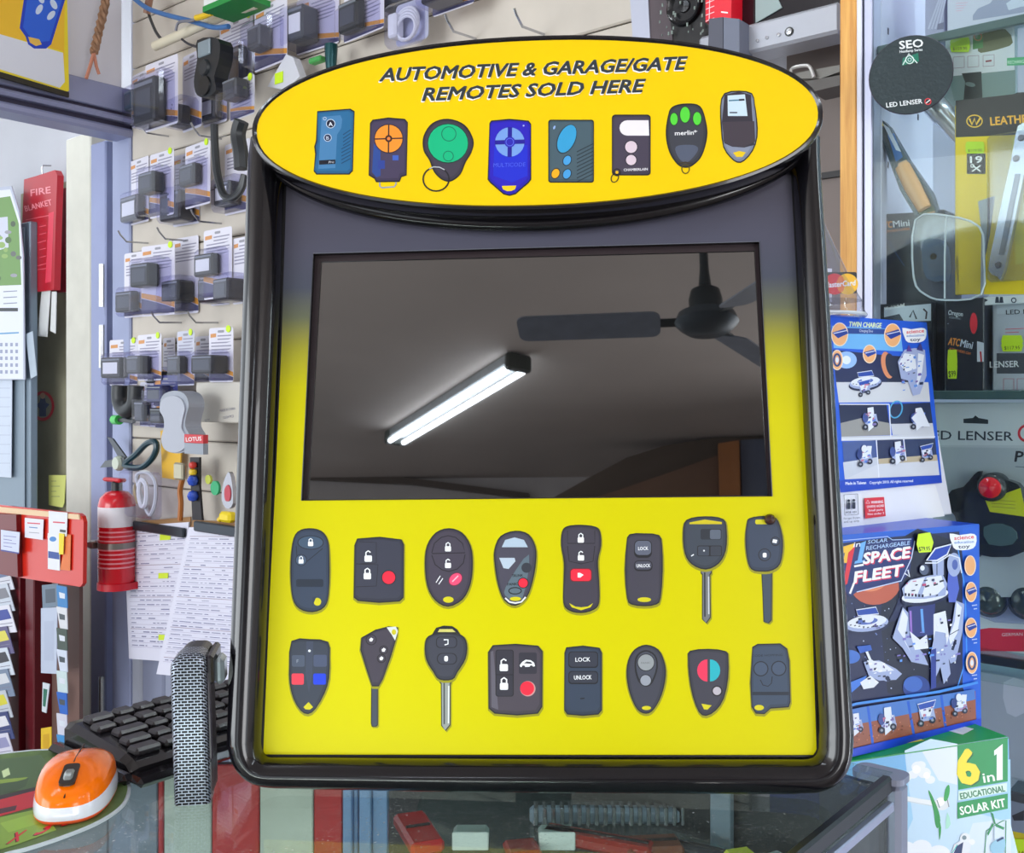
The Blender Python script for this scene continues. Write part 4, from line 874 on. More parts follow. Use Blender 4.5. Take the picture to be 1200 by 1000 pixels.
s = MB(); s.lathe([(R0*1.05, hh*-.0), (R0*1.05, hh*.07)], mat((200, 20, 40), .35), 28, Mx); s.box(cx-R0*1.3, cx+R0, .0, .06, Mx[2][3], Mx[2][3]+hh*.07, mat((200, 20, 40), .35)); s.build('bracket', t)
# conduit, cables at the top
wtube([(182, 54), (222, 36), (262, 18), (300, 4)], .012, (222, 214, 190), 'cable_conduit', 'cream round cable conduit sloping above the packs', 'conduit', .08, 10)
wtube([(150, -8), (170, 8), (190, 16), (225, 25), (250, 32), (268, 31)], .006, (60, 110, 170), 'network_cable', 'blue network cable running over the conduit', 'cable', .1, 8)
wtube([(172, -6), (174, 15), (182, 36), (189, 46)], .004, (60, 60, 60), 'thin_cable', 'thin black cable dropping behind the conduit', 'cable', .06, 6)
wtube([(176, -6), (172, 16)], .010, (150, 110, 90), 'cable_bundle', 'short brown cable bundle beside the blue cable', 'cable', .07, 6)
wtube([(206, 36), (210, 26), (226, 24), (234, 18)], .0035, (120, 120, 130), 'thin_cable', 'thin grey cable curling over the conduit', 'cable', .12, 6)
wtube([(213, 46), (222, 52), (238, 57)], .003, (50, 50, 56), 'thin_cable', 'thin dark lead running to the clamp meter', 'cable', .1, 6)
wtube([(230, 21), (238, 19), (248, 15)], .007, (236, 196, 30), 'yellow_plug', 'yellow plug on the thin grey cable', 'plug', .12, 8)
wtube([(287, 205), (284, 220), (276, 230), (262, 236)], .003, (50, 54, 60), 'coiled_lead', 'thin lead hanging from the black handset', 'cable', .2, 6)
# ------------------------------------------------------------------ doorway on the left: poster, calendar, fire blanket, holder, leaflet racks
def lthing(pl, name, label, cat, px, py, off=0.0, group=None):
    p = Pl(pl.at(px, py, off), pl.U, pl.V); return thing(name, label, cat, p.mtx(), group), p
def sheet(pl, pts, off, c, name, label, cat, group=None, th=.002, sm=0, art=None, rough=.5):
    t, p = lthing(pl, name, label, cat, pts[0][0], pts[0][1], off, group)
    s = MB(); P = [p.uv(*q) for q in (smooth(pts, sm) if sm else pts)]; s.prism(P, 0, th, mat(c, rough)); s.build('sheet', t)
    if art:
        a = Art(p, .0002); art(a); a.build('print', t)
    return t
def poster(a):
    a.p((240, 190, 40), [(-30, -40), (76, -40), (75, 100), (74, 60), (0, 40), (-30, 33)]); a.p((222, 224, 234), [(-30, 33), (0, 40), (74, 62), (76, 96), (70, 103), (-30, 72)])
    a.p((20, 60, 190), [(30, -14), (78, -6), (60, 52), (54, 57), (40, 57), (33, 52), (30, 43), (23, 33), (24, 26)]); a.p((38, 96, 214), [(33, -10), (74, -4), (58, 48), (40, 50), (27, 32)])
    a.p((236, 190, 80), [(33, 43), (46, 46), (49, 52), (42, 54), (35, 50)])
    for x, y, r in ((46, 11, .5), (63, 5, -.5), (60, 18, .7), (48, -2, -.4)): a.e((206, 220, 240), x, y, 3.4, 6.4, r)
sheet(PL_, [(-40, -40), (78, -30), (81, 106), (78, 108), (-40, 72)], .050, (240, 216, 40), 'yellow_poster', 'yellow and white poster with a blue remote above the doorway', 'poster', None, .004, 0, poster)
t = sheet(PL_, [(-40, 72), (81, 108), (81, 114), (-40, 79)], .056, (40, 34, 20), 'poster_rail', 'dark rail along the bottom of the yellow poster', 'rail', None, .006)
# brown twisted flex hanging in the corner above the header
def twist(pts, pl, off, r, c, name, label):
    s = MB(); P = [Vector(q) for q in smooth([tuple(pl.at(x, y, off)) for x, y in pts], 6, False)]; b0 = P[0]
    for ph in (0, 2.1, 4.2):
        s.tube([q-b0+Vector((math.cos(i*1.1+ph), math.sin(i*1.1+ph), 0))*r*.8 for i, q in enumerate(P)], r*.75, c, 6)
    o = s.build(name, None, Matrix.Translation(b0)); return tag(o, label, 'cable')
twist([(126, -12), (121, 14), (115, 40), (110, 62)], PL_, .08, .008, mat((150, 112, 84), .6, noise=.3, nscale=60), 'twisted_flex', 'brown twisted flex hanging above the door header')
s = MB(); b0 = PL_.at(110, 62, .08)
for tx, ty in ((101, 92), (116, 87)): s.tube([Vector((0, 0, 0)), (PL_.at((110+tx)/2, 78, .08)-b0), (PL_.at(tx, ty, .08)-b0)], .0045, mat((196, 130, 106), .5), 6)
tag(s.build('split_wire', None, Matrix.Translation(b0)), 'two bare pink wires ending over the door header', 'wire')
PD2 = PF.off(.14)     # grey cupboard door that the calendar hangs on
t, p = lthing(PD2, 'grey_cupboard', 'grey metal cupboard behind the doorway carrying the calendar', 'cupboard', 10, 600)
x0 = p.uv(-70, 500)[0]; x1 = p.uv(35, 500)[0]; z1 = p.uv(10, 265)[1]
s = MB(); s.box(x0, x1, 0, .03, -p.o.z+.001, z1, mat((122, 138, 152), .4, .3, noise=.05, nscale=5), None, .004); s.build('body', t)
s = MB(); s.box(x0+.01, x1-.03, -.008, -.001, -p.o.z+.1, z1-.02, mat((132, 148, 162), .4, .3), None, .004); s.build('door', t)
def cal(a):
    a.p((226, 230, 240), [(-30, 226), (12, 222), (24, 260), (27, 330), (27, 444), (-30, 444)])
    a.p((106, 150, 70), [(-30, 236), (12, 230), (22, 262), (25, 334), (-30, 336)])
    a.p((206, 210, 226), [(-10, 256), (9, 254), (10, 290), (-10, 296)])
    r_ = random.Random(4)
    for k in range(26): a.e(r_.choice([(70, 104, 46), (142, 176, 90), (96, 100, 96), (150, 150, 160), (60, 80, 50), (176, 190, 140)]), r_.uniform(-20, 22), r_.uniform(262, 332), r_.uniform(2, 5), r_.uniform(2, 4))
    a.r((30, 34, 44), -20, 361, 21, 365); a.l((70, 150, 200), [(-20, 392), (22, 390)], 1.6)
    for y in (342, 349, 356): a.l((120, 124, 150), [(4, y), (20, y-1)], 1.0)
    for r in range(5):
        for c in range(6): a.r((150, 156, 186), -12+c*6, 402+r*8, -9+c*6, 406+r*8)
sheet(PD2, [(-40, 224), (13, 218), (22, 246), (27, 300), (29, 445), (-40, 446)], .03, (190, 196, 214), 'wall_calendar', 'hanging wall calendar with a green garden picture', 'calendar', None, .004, 0, cal)
def lined(a):
    for k in range(9): a.l((176, 186, 206), [(-20, 455+k*11), (12, 455+k*11)], .7)
sheet(PD2, [(-40, 445), (14, 445), (13, 560), (-40, 556)], .02, (206, 216, 232), 'ruled_sheet', 'white ruled sheet hanging below the calendar', 'paper', None, .002, 0, lined)
sheet(PD2, [(30, 392), (38, 388), (43, 440), (36, 444)], .02, (176, 190, 204), 'curled_sheet', 'curled grey sheet beside the calendar edge', 'paper')
# red fire blanket pouch
t, p = lthing(PF, 'fire_blanket', 'red fire blanket pouch with white straps beside the calendar', 'fire blanket', 50, 200, .10)
out = [p.uv(*q) for q in ((32, 211), (46, 207), (68, 200), (71, 206), (69, 260), (67, 340), (52, 342), (30, 343), (29, 280))]
s = MB(); s.prism(out, -.012, .012, mat((188, 10, 34), .35, coat=.2)); s.build('pouch', t)
a = Art(p, .0122); a.t((240, 150, 160), 'FIRE', 36, 230, 60, 226, 8, .1, .02); a.t((240, 150, 160), 'BLANKET', 30, 248, 61, 240, 7, 0, .02)
a.l((232, 110, 124), [(30, 258), (60, 252)], .8)
for k in range(6): a.l((232, 100, 116), [(32, 268+k*9), (40+k % 3*4, 266+k*9)], .8); a.l((232, 100, 116), [(46, 266+k*9), (54, 264+k*9)], .8)
a.l((236, 100, 116), [(30, 318), (60, 314)], .8); a.p((228, 60, 84), [(57, 250), (63, 248), (60, 330), (53, 332)]); a.build('pouch_print', t)
for q in (((30, 343), (37, 343), (34, 389), (27, 387)), ((50, 341), (60, 341), (56, 395), (45, 394)), ((62, 342), (67, 342), (66, 391), (60, 388))):
    s = MB(); s.prism([p.uv(*v) for v in q], -.004, -.001, mat((226, 228, 226), .6)); s.build('strap', t)
s = MB(); q = p.uv(50, 204); s.tube([(q[0], .0, q[1]), (q[0], -.004, q[1]+.02), (q[0]+.008, -.004, q[1]+.03), (q[0]+.002, .03, q[1]+.036)], .003, STEEL, 6); s.build('hook', t)
sheet(PF, [(62, 222), (79, 220), (78, 342), (66, 343)], .05, (150, 30, 54), 'red_folder', 'dark red folder half hidden behind the fire blanket', 'folder', None, .01)
# round sign
t, p = lthing(PF, 'round_sign', 'round red rimmed sign with a small blue figure', 'sign', 50, 476, .016)
a = Art(p, .0); a.e((214, 30, 50), 50, 476, 13.5, 17.5); a.e((146, 142, 120), 50, 476, 10.6, 14); a.p((28, 54, 110), [(42, 474), (46, 472), (48, 465), (52, 465), (54, 472), (58, 474), (54, 479), (54, 488), (46, 488), (46, 479)]); a.e((214, 160, 130), 50, 464, 3, 3.6); a.build('sign_face', t)
s = MB(); s.lathe([(0, .004), (.035, .004)], mat((190, 26, 44), .4), 24, Matrix.Rotation(PI/2, 4, 'X') @ Matrix.Scale(1, 4)); 
sheet(PF, [(57, 557), (77, 557), (75, 590), (73, 595), (57, 592)], .05, (222, 226, 130), 'sticky_note', 'yellow sticky note over the red holder', 'note', None, .002, 0, lambda a: [a.l((150, 160, 110), [(60, 564+k*6), (66+k % 2*4, 564+k*6)], .7) for k in range(4)])
# red holder with cards
PR = PW.off(.20)
t, p = lthing(PR, 'card_holder', 'red plastic card holder on a maroon rack beside the door post', 'card holder', 50, 690)
s = MB(); s.prism([p.uv(*q) for q in ((-40, 588), (92, 602), (96, 605), (98, 612), (97, 684), (94, 688), (28, 678), (-40, 664))], 0, .010, mat((214, 40, 22), .3, coat=.3)); s.build('body', t)
s = MB(); s.prism([p.uv(*q) for q in ((-40, 590), (94, 603), (95, 609), (-40, 597))], -.004, -.0005, mat((232, 200, 160), .5)); s.build('top_strip', t)
s = MB(); s.prism([p.uv(*q) for q in ((-40, 600), (25, 603), (27, 676), (-40, 664))], -.014, -.001, mat((112, 20, 24), .3)); s.build('pocket', t)
def card(pts, c, label, off, art=None): return sheet(PR, pts, off, c, 'business_card', label, 'card', 'cards in the red holder', .001, 0, art)
card([(29, 607), (51, 609), (50, 633), (29, 630)], (226, 226, 236), 'white card with a red line at the middle of the red holder', .006, lambda a: [a.l((214, 60, 80), [(32, 613), (47, 614)], 1.4), a.l((60, 120, 180), [(34, 618), (44, 619)], 1), a.l((150, 150, 160), [(34, 624), (46, 625)], .7)])
card([(57, 599), (79, 601), (78, 629), (57, 626)], (226, 228, 234), 'upper white card at the right of the red holder', .006, lambda a: [a.l((214, 60, 80), [(62, 612), (76, 613)], 1.6), a.l((60, 60, 60), [(70, 622), (77, 623)], 3)])
card([(56, 625), (70, 627), (70, 669), (56, 667)], (228, 230, 236), 'tall white and blue card under the upper white one', .005, lambda a: [a.p((30, 70, 150), [(56.5, 646), (69.5, 648), (69.5, 656), (56.5, 654)]), a.e((60, 130, 200), 62, 632, 4, 3)])
card([(69, 625), (75, 626), (74, 650), (69, 650)], (236, 214, 40), 'narrow yellow card beside the tall white one', .009)
card([(75, 626), (83, 627), (82, 669), (70, 668), (74, 650)], (226, 120, 60), 'orange card edge at the right of the tall white one', .004)
card([(1, 621), (23, 624), (22, 649), (1, 645)], (206, 212, 232), 'pale card with printed lines in the maroon pocket', .018, lambda a: [a.l((120, 120, 180), [(4, 628+k*4), (19-k % 2*5, 629.6+k*4)], .8) for k in range(4)]+[a.l((50, 50, 140), [(1, 645), (22, 648.6)], 1.6)])
# maroon leaflet rack (posts, back) standing on the floor
t, p = lthing(PR, 'leaflet_rack', 'maroon leaflet rack standing under the red card holder', 'rack', 30, 700, -.04)
zt = p.uv(30, 672)[1]; fl = -p.o.z+.001
for x0, x1, c in ((20, 31, (110, 18, 30)), (38, 48, (96, 14, 26))):
    s = MB(); s.box(p.uv(x0, 700)[0], p.uv(x1, 700)[0], -.02, .04, fl, zt, mat(c, .35), None, .003); s.build('post', t)
s = MB(); s.box(p.uv(31, 700)[0], p.uv(38, 700)[0], .0, .02, fl, zt, mat((52, 54, 60), .35, .3)); s.build('pole', t)
s = MB(); s.box(p.uv(-60, 700)[0], p.uv(20, 700)[0], .03, .04, fl, zt, mat((70, 20, 30), .5)); s.build('back_board', t)
s = MB(); s.box(p.uv(48, 700)[0], p.uv(80, 700)[0], .03, .04, fl, p.uv(60, 668)[1], mat((120, 92, 84), .5)); s.build('back_board', t)
for k in range(5):
    s = MB(); zz = p.uv(0, 700+k*42)[1]; s.box(p.uv(-60, 700)[0], p.uv(20, 700)[0], -.03, .03, zz-.004, zz, mat((90, 20, 34), .4)); s.build('shelf', t)
r_ = random.Random(11)
cols = [((214, 216, 226), (90, 110, 150)), ((196, 204, 216), (120, 120, 130)), ((222, 222, 232), (40, 60, 150)), ((96, 90, 130), (220, 210, 80)), ((206, 214, 226), (60, 60, 70)), ((120, 136, 160), (210, 214, 220)), ((190, 196, 206), (214, 206, 60)), ((60, 70, 120), (226, 226, 232)), ((212, 210, 226), (150, 150, 190))]
where = ['topmost', 'second', 'third', 'fourth', 'fifth', 'sixth', 'seventh', 'eighth', 'lowest']
for k in range(9):
    y = 662+k*25; c, c2 = cols[k]; dx = r_.uniform(-3, 3)
    pts = [(-14, y), (8+dx, y-3), (17+dx, y+29), (-12, y+32)]
    sheet(PR.off(-.005+k*.004), pts, .0, c, 'leaflet', f'{where[k]} leaflet down the left stack of the maroon rack', 'leaflet', 'leaflets in the maroon rack', .002, 0,
          lambda a, y=y, c2=c2, dx=dx: [a.p(c2, [(-4, y+4), (6+dx, y+2), (11+dx, y+13), (-2, y+16)]), a.l((120, 120, 140), [(0, y+20), (12+dx, y+18)], .8), a.l((120, 120, 140), [(0, y+24), (12+dx, y+22)], .8)])
for k, (pts, c, c2, lb) in enumerate(((((49, 686), (68, 684), (69, 711), (50, 713)), (110, 128, 146), (66, 80, 96), 'grey pictured leaflet at the top of the right stack'), (((48, 713), (67, 712), (66, 790), (48, 789)), (186, 196, 216), (176, 186, 208), 'tall plain pale blue leaflet in the right stack'),
        (((50, 800), (58, 802), (54, 836), (49, 834)), (206, 214, 222), (40, 110, 90), 'small dark green leaflet below the pale blue one'), (((48, 854), (60, 852), (60, 890), (48, 892)), (226, 186, 30), (206, 160, 20), 'bright yellow leaflet low in the right stack'))):
    sheet(PR.off(-.005+k*.003), list(pts), 0, c, 'leaflet', lb, 'leaflet', 'leaflets in the maroon rack', .002, 0, lambda a, p_=pts, c2=c2: a.p(c2, [((v[0]*3+p_[0][0]+p_[2][0])/5, (v[1]*3+p_[0][1]+p_[2][1])/5) for v in p_]))
for k in range(8):
    y = 686+k*25; c = ((60, 130, 190), (214, 216, 222), (70, 84, 76), (206, 214, 230), (196, 214, 216), (40, 100, 190), (206, 206, 220), (60, 140, 200))[k]
    sheet(PR.off(.01+k*.003), [(66, y), (78, y+2), (79, y+27), (68+k % 2*3, y+30)], 0, c, 'leaflet', f'{where[k]} narrow leaflet in the column against the door post', 'leaflet', 'leaflets in the maroon rack', .002, 0,
          lambda a, y=y, k=k: [a.p(((214, 220, 230), (70, 80, 90))[k % 2], [(69, y+8), (76, y+10), (76, y+16), (70, y+15)])])
# ------------------------------------------------------------------ things on the counter
def cth(name, label, cat, pos, ang, group=None): return thing(name, label, cat, Matrix.Translation((pos.x, pos.y, CZ)) @ Matrix.Rotation(ang, 4, 'Z'), group)
# mouse mat
mo = ctr(60, 930); PM = Pl(Vector((mo.x, mo.y, CZ)), (1, 0, 0), (0, 1, 0))
t = thing('mouse_mat', 'green patterned mouse mat with red letters under the orange mouse', 'mouse mat', PM.mtx())
outl = [(-60, 896), (0, 887), (50, 882), (100, 884), (132, 895), (149, 918), (150, 934), (140, 950), (112, 968), (70, 985), (30, 998), (0, 1006), (-60, 1030)]
P = [PM.uv(*q) for q in smooth(outl, 4)]
s = MB(); s.prism(P, -.0022, -.0002, mat((92, 118, 66), .6, noise=.25, nscale=60), mat((40, 48, 44), .5)); s.build('pad', t)
a = Art(PM, .0024, .00006)
a.p((70, 100, 56), [(-55, 893), (0, 890), (48, 885), (60, 900), (40, 925), (-55, 935)]); a.p((138, 168, 58), [(-55, 910), (0, 914), (33, 911), (26, 916), (0, 927), (-55, 934)]); a.p((56, 84, 48), [(-55, 926), (20, 916), (34, 912), (30, 922), (0, 934), (-55, 940)])
a.p((196, 26, 46), [(-55, 946), (0, 937), (44, 923), (42, 945), (0, 957), (-55, 966)]); a.p((70, 30, 44), [(-55, 956), (0, 948), (20, 944), (18, 950), (0, 954), (-55, 963)]); a.p((46, 30, 36), [(-10, 935), (44, 922), (44, 926), (-10, 940)])
a.p((134, 172, 60), [(-55, 968), (0, 958), (42, 949), (58, 961), (66, 973), (20, 990), (-55, 1012)]); a.p((150, 190, 66), [(0, 965), (38, 954), (50, 964), (10, 976)])
a.p((206, 226, 170), [(2, 904), (10, 900), (12, 908), (4, 912)])
for x0, y0, x1, y1, ch, h in ((8, 989, 34, 983, 'X', 11), (40, 979, 70, 972, '3', 12), (72, 968, 100, 961, 'D', 10)):
    a.t((90, 14, 24), ch, x0-1.5, y0+1, x1-1.5, y1+1, h, .9, .03); a.t((214, 30, 50), ch, x0, y0, x1, y1, h, .9, .03)
a.build('mat_print', t)
edge = [PM.uv(*q) for q in smooth(outl, 4)]
s = MB(); s.tube([(x, -.0012, z) for x, z in edge], .0016, mat((196, 206, 214), .5), 6, True); s.build('stitched_edge', t)
# mouse
mc = Vector((-.3285, .7625, 0)); an = math.atan2(-.957, .22)+PI/2
t = cth('computer_mouse', 'orange and white wireless mouse on the green mat', 'mouse', mc, an); t.location.z = CZ+.0026
Lm, Wm, Hm = .0465, .0275, .033
def shell(f0, f1, hs, name, m, zs=0.0, lab=None):
    """superellipse plan scaled between layers (scale, height)"""
    s = MB(); n = 48; vs = []
    for sc, h in hs:
        for k in range(n):
            a_ = 2*PI*k/n; c, q = math.cos(a_), math.sin(a_); e = 2/2.7
            x = Wm*sc[0]*math.copysign(abs(c)**e, c); y = Lm*sc[1]*math.copysign(abs(q)**e, q)
            wid = 1-.10*(y/Lm)   # a little narrower at the nose
            slope = 1-.42*max(0, -y/Lm)**1.5-.12*max(0, y/Lm)**2
            vs.append((x*(1-.06*(-y/Lm)), y, zs+(h if h < .008 else .008+(h-.008)*slope)))
    fs = [(i*n+k, i*n+(k+1) % n, (i+1)*n+(k+1) % n, (i+1)*n+k) for i in range(len(hs)-1) for k in range(n)]
    fs.append(tuple(range((len(hs)-1)*n, len(hs)*n))); fs.append(tuple(range(n))[::-1]); s.add(vs, fs, m, True); return s.build(name, t, None, lab)
shell(0, 0, [((.93, .95), 0), ((.98, .985), .0015), ((.99, .99), .003)], 'base', mat((240, 96, 50), .35))
shell(0, 0, [((.99, .99), .003), ((1, 1), .006), ((.985, .985), .012), ((.94, .955), .0165)], 'side_shell', mat((226, 228, 240), .15, coat=.5), 0, 'white side shell')
shell(0, 0, [((.962, .97), .0135), ((.935, .95), .0205), ((.87, .895), .0252), ((.70, .76), .029), ((.45, .5), .0317), ((.2, .22), .0328), ((.02, .02), .033)], 'top_shell', mat((255, 118, 0), .18, spec=.3, coat=.3), 0, 'orange top shell')
def mz(y): 
    sl = 1-.42*max(0, -y/Lm)**1.5-.12*max(0, y/Lm)**2; return .008+(.0328-.008)*sl
s = MB(); s.tube([(0, y, mz(y)-.0012-(.0036 if y < -.036 else .0008 if y < -.025 else 0)) for y in (-.043, -.041, -.039)], .0006, mat((60, 30, 10), .5), 6)
s.tube([(0, y, mz(y)+.0000) for y in (-.008, .002, .014, .026, .034)], .0005, mat((60, 30, 10), .5), 6); s.build('button_seam', t)
s = MB(); s.prism(rr(-.0055, -.013, .0055, .013, .003), -.001, .001, mat((44, 36, 32), .4)); o = s.build('wheel_slot', t); o.matrix_local = Matrix.Translation((0, -.024, mz(-.024)-.0006)) @ Matrix.Rotation(-PI/2+.22, 4, 'X')
s = MB(); s.lathe([(0, -.0032), (.0095, -.0032), (.0108, -.002), (.0108, .002), (.0095, .0032), (0, .0032)], mat((150, 156, 156), .3, .5), 24, Matrix.Translation((0, -.024, mz(-.024)-.0080)) @ Matrix.Rotation(PI/2, 4, 'Y')); s.build('scroll_wheel', t)
# keyboard, its long side running along the counter edge
kc = Vector((-.300, .800, 0)); ka = math.radians(51)
t = cth('keyboard', 'black keyboard lying behind the orange mouse', 'keyboard', kc, ka)
kl, kw = .40, .112
Mk = Matrix.Rotation(0, 4, 'X')
s = MB()
prof_k = [(0, .004), (0, .012), (.01, .017), (.02, .019), (kw-.012, .027), (kw-.002, .026), (kw, .02), (kw, .004)]
vs = [(x, y, z) for x in (0, .006, kl-.006, kl) for y, z in [(max(.004, min(kw-.004, y_)) if x in (0, kl) else y_, z_-(.004 if x in (0, kl) and z_ > .01 else 0)) for y_, z_ in prof_k]]; n = len(prof_k)
fs = [(i*n+k, i*n+(k+1) % n, (i+1)*n+(k+1) % n, (i+1)*n+k) for i in range(3) for k in range(n)]+[tuple(range(n)), tuple(range(3*n, 4*n))[::-1]]
s.add(vs, fs, mat((26, 24, 28), .18, coat=.4)); s.build('case', t)
keym = mat((42, 38, 42), .35)
s = MB()
s.box(-.012, 0, -.006, kw+.004, .002, .011, mat((22, 20, 25), .15, coat=.5), None, .004); s.build('end_rail', t)
s = MB(); s.box(-.006, kl, -.020, -.0005, .002, .010, mat((24, 22, 27), .15, coat=.5), None, .004); s.build('palm_ledge', t)
kme = None
for r in range(5):
    y = .008+r*.0195; z = .0185+(y-.02)/(kw-.03)*.008; x = .008+(r % 3)*.004
    while x < kl-.02:
        w = .0165
        if r == 0: w = .024 if x < .06 else (.11 if .08 < x < .1 else .02)
        elif x < .02: w = .018+.005*(r % 3)
        if kme is None or w != .0165:
            s = MB(); s.box(0, w, 0, .0155, 0, .0065, keym, None, .0022); o = s.build('key', t)
            if w == .0165: kme = o.data
        else: o = D.objects.new('key', kme); COL.objects.link(o); o.parent = t
        o.location = (x, y, z); x += w+.0028
for xx in (.03, kl-.05):
    s = MB(); s.box(xx, xx+.02, kw-.03, kw-.015, 0, .008, mat((20, 20, 22), .5)); s.build('foot', t)
for xx in (.03, kl-.05):
    s = MB(); s.box(xx, xx+.02, .01, .02, 0, .005, mat((20, 20, 22), .5)); s.build('foot', t)
# narrow upright speaker covered in black metal mesh
def meshmat():
    m = D.materials.new('black_metal_mesh'); m.use_nodes = True; nt = m.node_tree; b = nt.nodes['Principled BSDF']
    tc = nt.nodes.new('ShaderNodeTexCoord'); sp = nt.nodes.new('ShaderNodeSeparateXYZ'); nt.links.new(tc.outputs['Object'], sp.inputs[0])
    ad = nt.nodes.new('ShaderNodeMath'); ad.operation = 'MULTIPLY_ADD'; nt.links.new(sp.outputs['Y'], ad.inputs[0]); ad.inputs[1].default_value = .5; nt.links.new(sp.outputs['X'], ad.inputs[2])
    a2 = nt.nodes.new('ShaderNodeMath'); a2.operation = 'ADD'; nt.links.new(sp.outputs['Y'], a2.inputs[0]); nt.links.new(sp.outputs['Z'], a2.inputs[1])
    cb = nt.nodes.new('ShaderNodeCombineXYZ'); nt.links.new(ad.outputs[0], cb.inputs[0]); nt.links.new(a2.outputs[0], cb.inputs[1])
    br = nt.nodes.new('ShaderNodeTexBrick'); br.inputs['Scale'].default_value = 1.0; br.inputs['Brick Width'].default_value = .0048; br.inputs['Row Height'].default_value = .0023; br.inputs['Mortar Size'].default_value = .00048; br.inputs['Mortar Smooth'].default_value = .4
    nt.links.new(cb.outputs[0], br.inputs['Vector'])
    mx = nt.nodes.new('ShaderNodeMix'); mx.data_type = 'RGBA'; mx.inputs[6].default_value = col((206, 212, 226)); mx.inputs[7].default_value = col((14, 14, 18))
    nt.links.new(br.outputs['Fac'], mx.inputs[0]); nt.links.new(mx.outputs[2], b.inputs['Base Color'])
    # wires are the bricks, holes the joints: swap so that the dark lozenges are the holes
    mx.inputs[6].default_value, mx.inputs[7].default_value = col((16, 16, 20)), col((170, 178, 196))  # pale wire colour carries the highlights of the black mesh
    b.inputs['Metallic'].default_value = .55; b.inputs['Roughness'].default_value = .3
    bp = nt.nodes.new('ShaderNodeBump'); bp.inputs['Strength'].default_value = .8; bp.inputs['Distance'].default_value = .0006
    nt.links.new(br.outputs['Fac'], bp.inputs['Height']); nt.links.new(bp.outputs[0], b.inputs['Normal']); return m
MESH = meshmat()
sp_ = ctr(225, 944); sa = math.radians(9)
t = cth('mesh_speaker', 'upright black speaker wrapped in shiny metal mesh with a silver clip', 'speaker', sp_, sa)
Ws, Hs, Ds = .0265, .113, .05
tiltM = Matrix.Shear('XY', 4, (0, 0)) if False else Matrix.Identity(4)
prof_s = []
cr = .012
out = [(-Ws/2, 0), (Ws/2, 0)]+[(Ws/2-cr*.6+cr*.6*math.cos(a_), Hs-cr*.6+cr*.6*math.sin(a_)) for a_ in [PI/2*k/5 for k in range(6)]]+[(-Ws/2+cr+cr*math.cos(a_), Hs-cr+cr*math.sin(a_)) for a_ in [PI/2+PI/2*k/6 for k in range(7)]]
lean = Matrix(((1, 0, -.035, 0), (0, 1, .03, 0), (0, 0, 1, 0), (0, 0, 0, 1)))
def lv(v): return lean @ Vector(v)
s = MB(); n = len(out); vs = []
for d, ins in ((.003, .004), (.0008, .0014), (0, .0006)):
    pass
layers = [(0, .0035), (.0012, .0012), (.004, 0), (Ds*.45, 0)]
for y, ins in layers:
    for x, z in out:
        x2 = x-math.copysign(min(ins, abs(x)), x); z2 = max(0, z-ins) if z > .02 else z; vs.append(lv((x2, y, z2)))
fs = [(i*n+k, i*n+(k+1) % n, (i+1)*n+(k+1) % n, (i+1)*n+k) for i in range(3) for k in range(n)]+[tuple(range(n))[::-1]]
s.add(vs, fs, MESH, False); s.build('mesh_grille', t)
s = MB(); vs = [lv((x*.94, y, z*.985)) for y in (Ds*.45, Ds) for x, z in out]; s.add(vs, [(k, (k+1) % n, n+(k+1) % n, n+k) for k in range(n)]+[tuple(range(n, 2*n)), tuple(range(n))[::-1]], mat((20, 18, 22), .3), False); s.build('rear_body', t)
s = MB(); s.box(Ws/2-.0005, Ws/2+.0025, .003, .026, .032, .098, mat((52, 46, 56), .3), lean, .001); s.build('side_panel', t)
s = MB(); s.box(Ws/2-.001, Ws/2+.005, .003, .05, .088, .110, mat((34, 30, 36), .25), lean, .002); s.build('bracket', t)
s = MB(); s.box(Ws/2+.004, Ws/2+.012, .010, .032, .086, .106, mat((186, 200, 206), .15, .6), lean, .003); s.build('silver_clip', t)
s = MB(); s.prism(smooth([(Ws/2+.012, .086), (Ws/2+.0155, .095), (Ws/2+.014, .109), (Ws/2+.0125, .1)], 3), .01, .03, mat((40, 40, 44), .2)); s.build('clip_lever', t)
for k in range(6):
    s = MB(); s.box(Ws/2-.001, Ws/2+.001, .004+k*.006, .006+k*.006, .006, .03, mat((60, 58, 66), .3), lean); s.build('vent_rib', t)
# goods lying inside the glass counter
def inside(x, y, h): r = ray(x, y); return EYEV+r*((CZ-h-EYE)/r.z)
def lie(name, label, cat, x, y, h, w, d, th, c, ang, **k):
    q = inside(x, y, h); t = thing(name, label, cat, Matrix.Translation((q.x, q.y, CZ-shz+.0002)) @ Matrix.Rotation(ang, 4, 'Z'))
    s = MB(); s.box(-w/2, w/2, -d/2, d/2, 0, th, mat(c, k.get('r', .35), k.get('m', 0)), None, min(th, .006)*.5); s.build('body', t); return t
shz = .09
t = vit
eb = (pG-pA).normalized(); q4 = [Vector((-.088, .50, 0)), pA+side*.40-Vector((.02, -.017, 0)), pA+side*.03-Vector((.02, -.017, 0)), pA+eb*.50+side*.03]
s = MB(); P = [(v.x, v.y-.5) for v in q4]; zz = CZ-shz; n = len(P); vs = [(x, y, zz) for x, y in P]+[(x, y, zz-.006) for x, y in P]
s.add(vs, [list(range(n)), list(range(n, 2*n))[::-1]]+[(i, n+i, n+(i+1) % n, (i+1) % n) for i in range(n)], SHELFGLASS); s.build('inner_shelf', t)
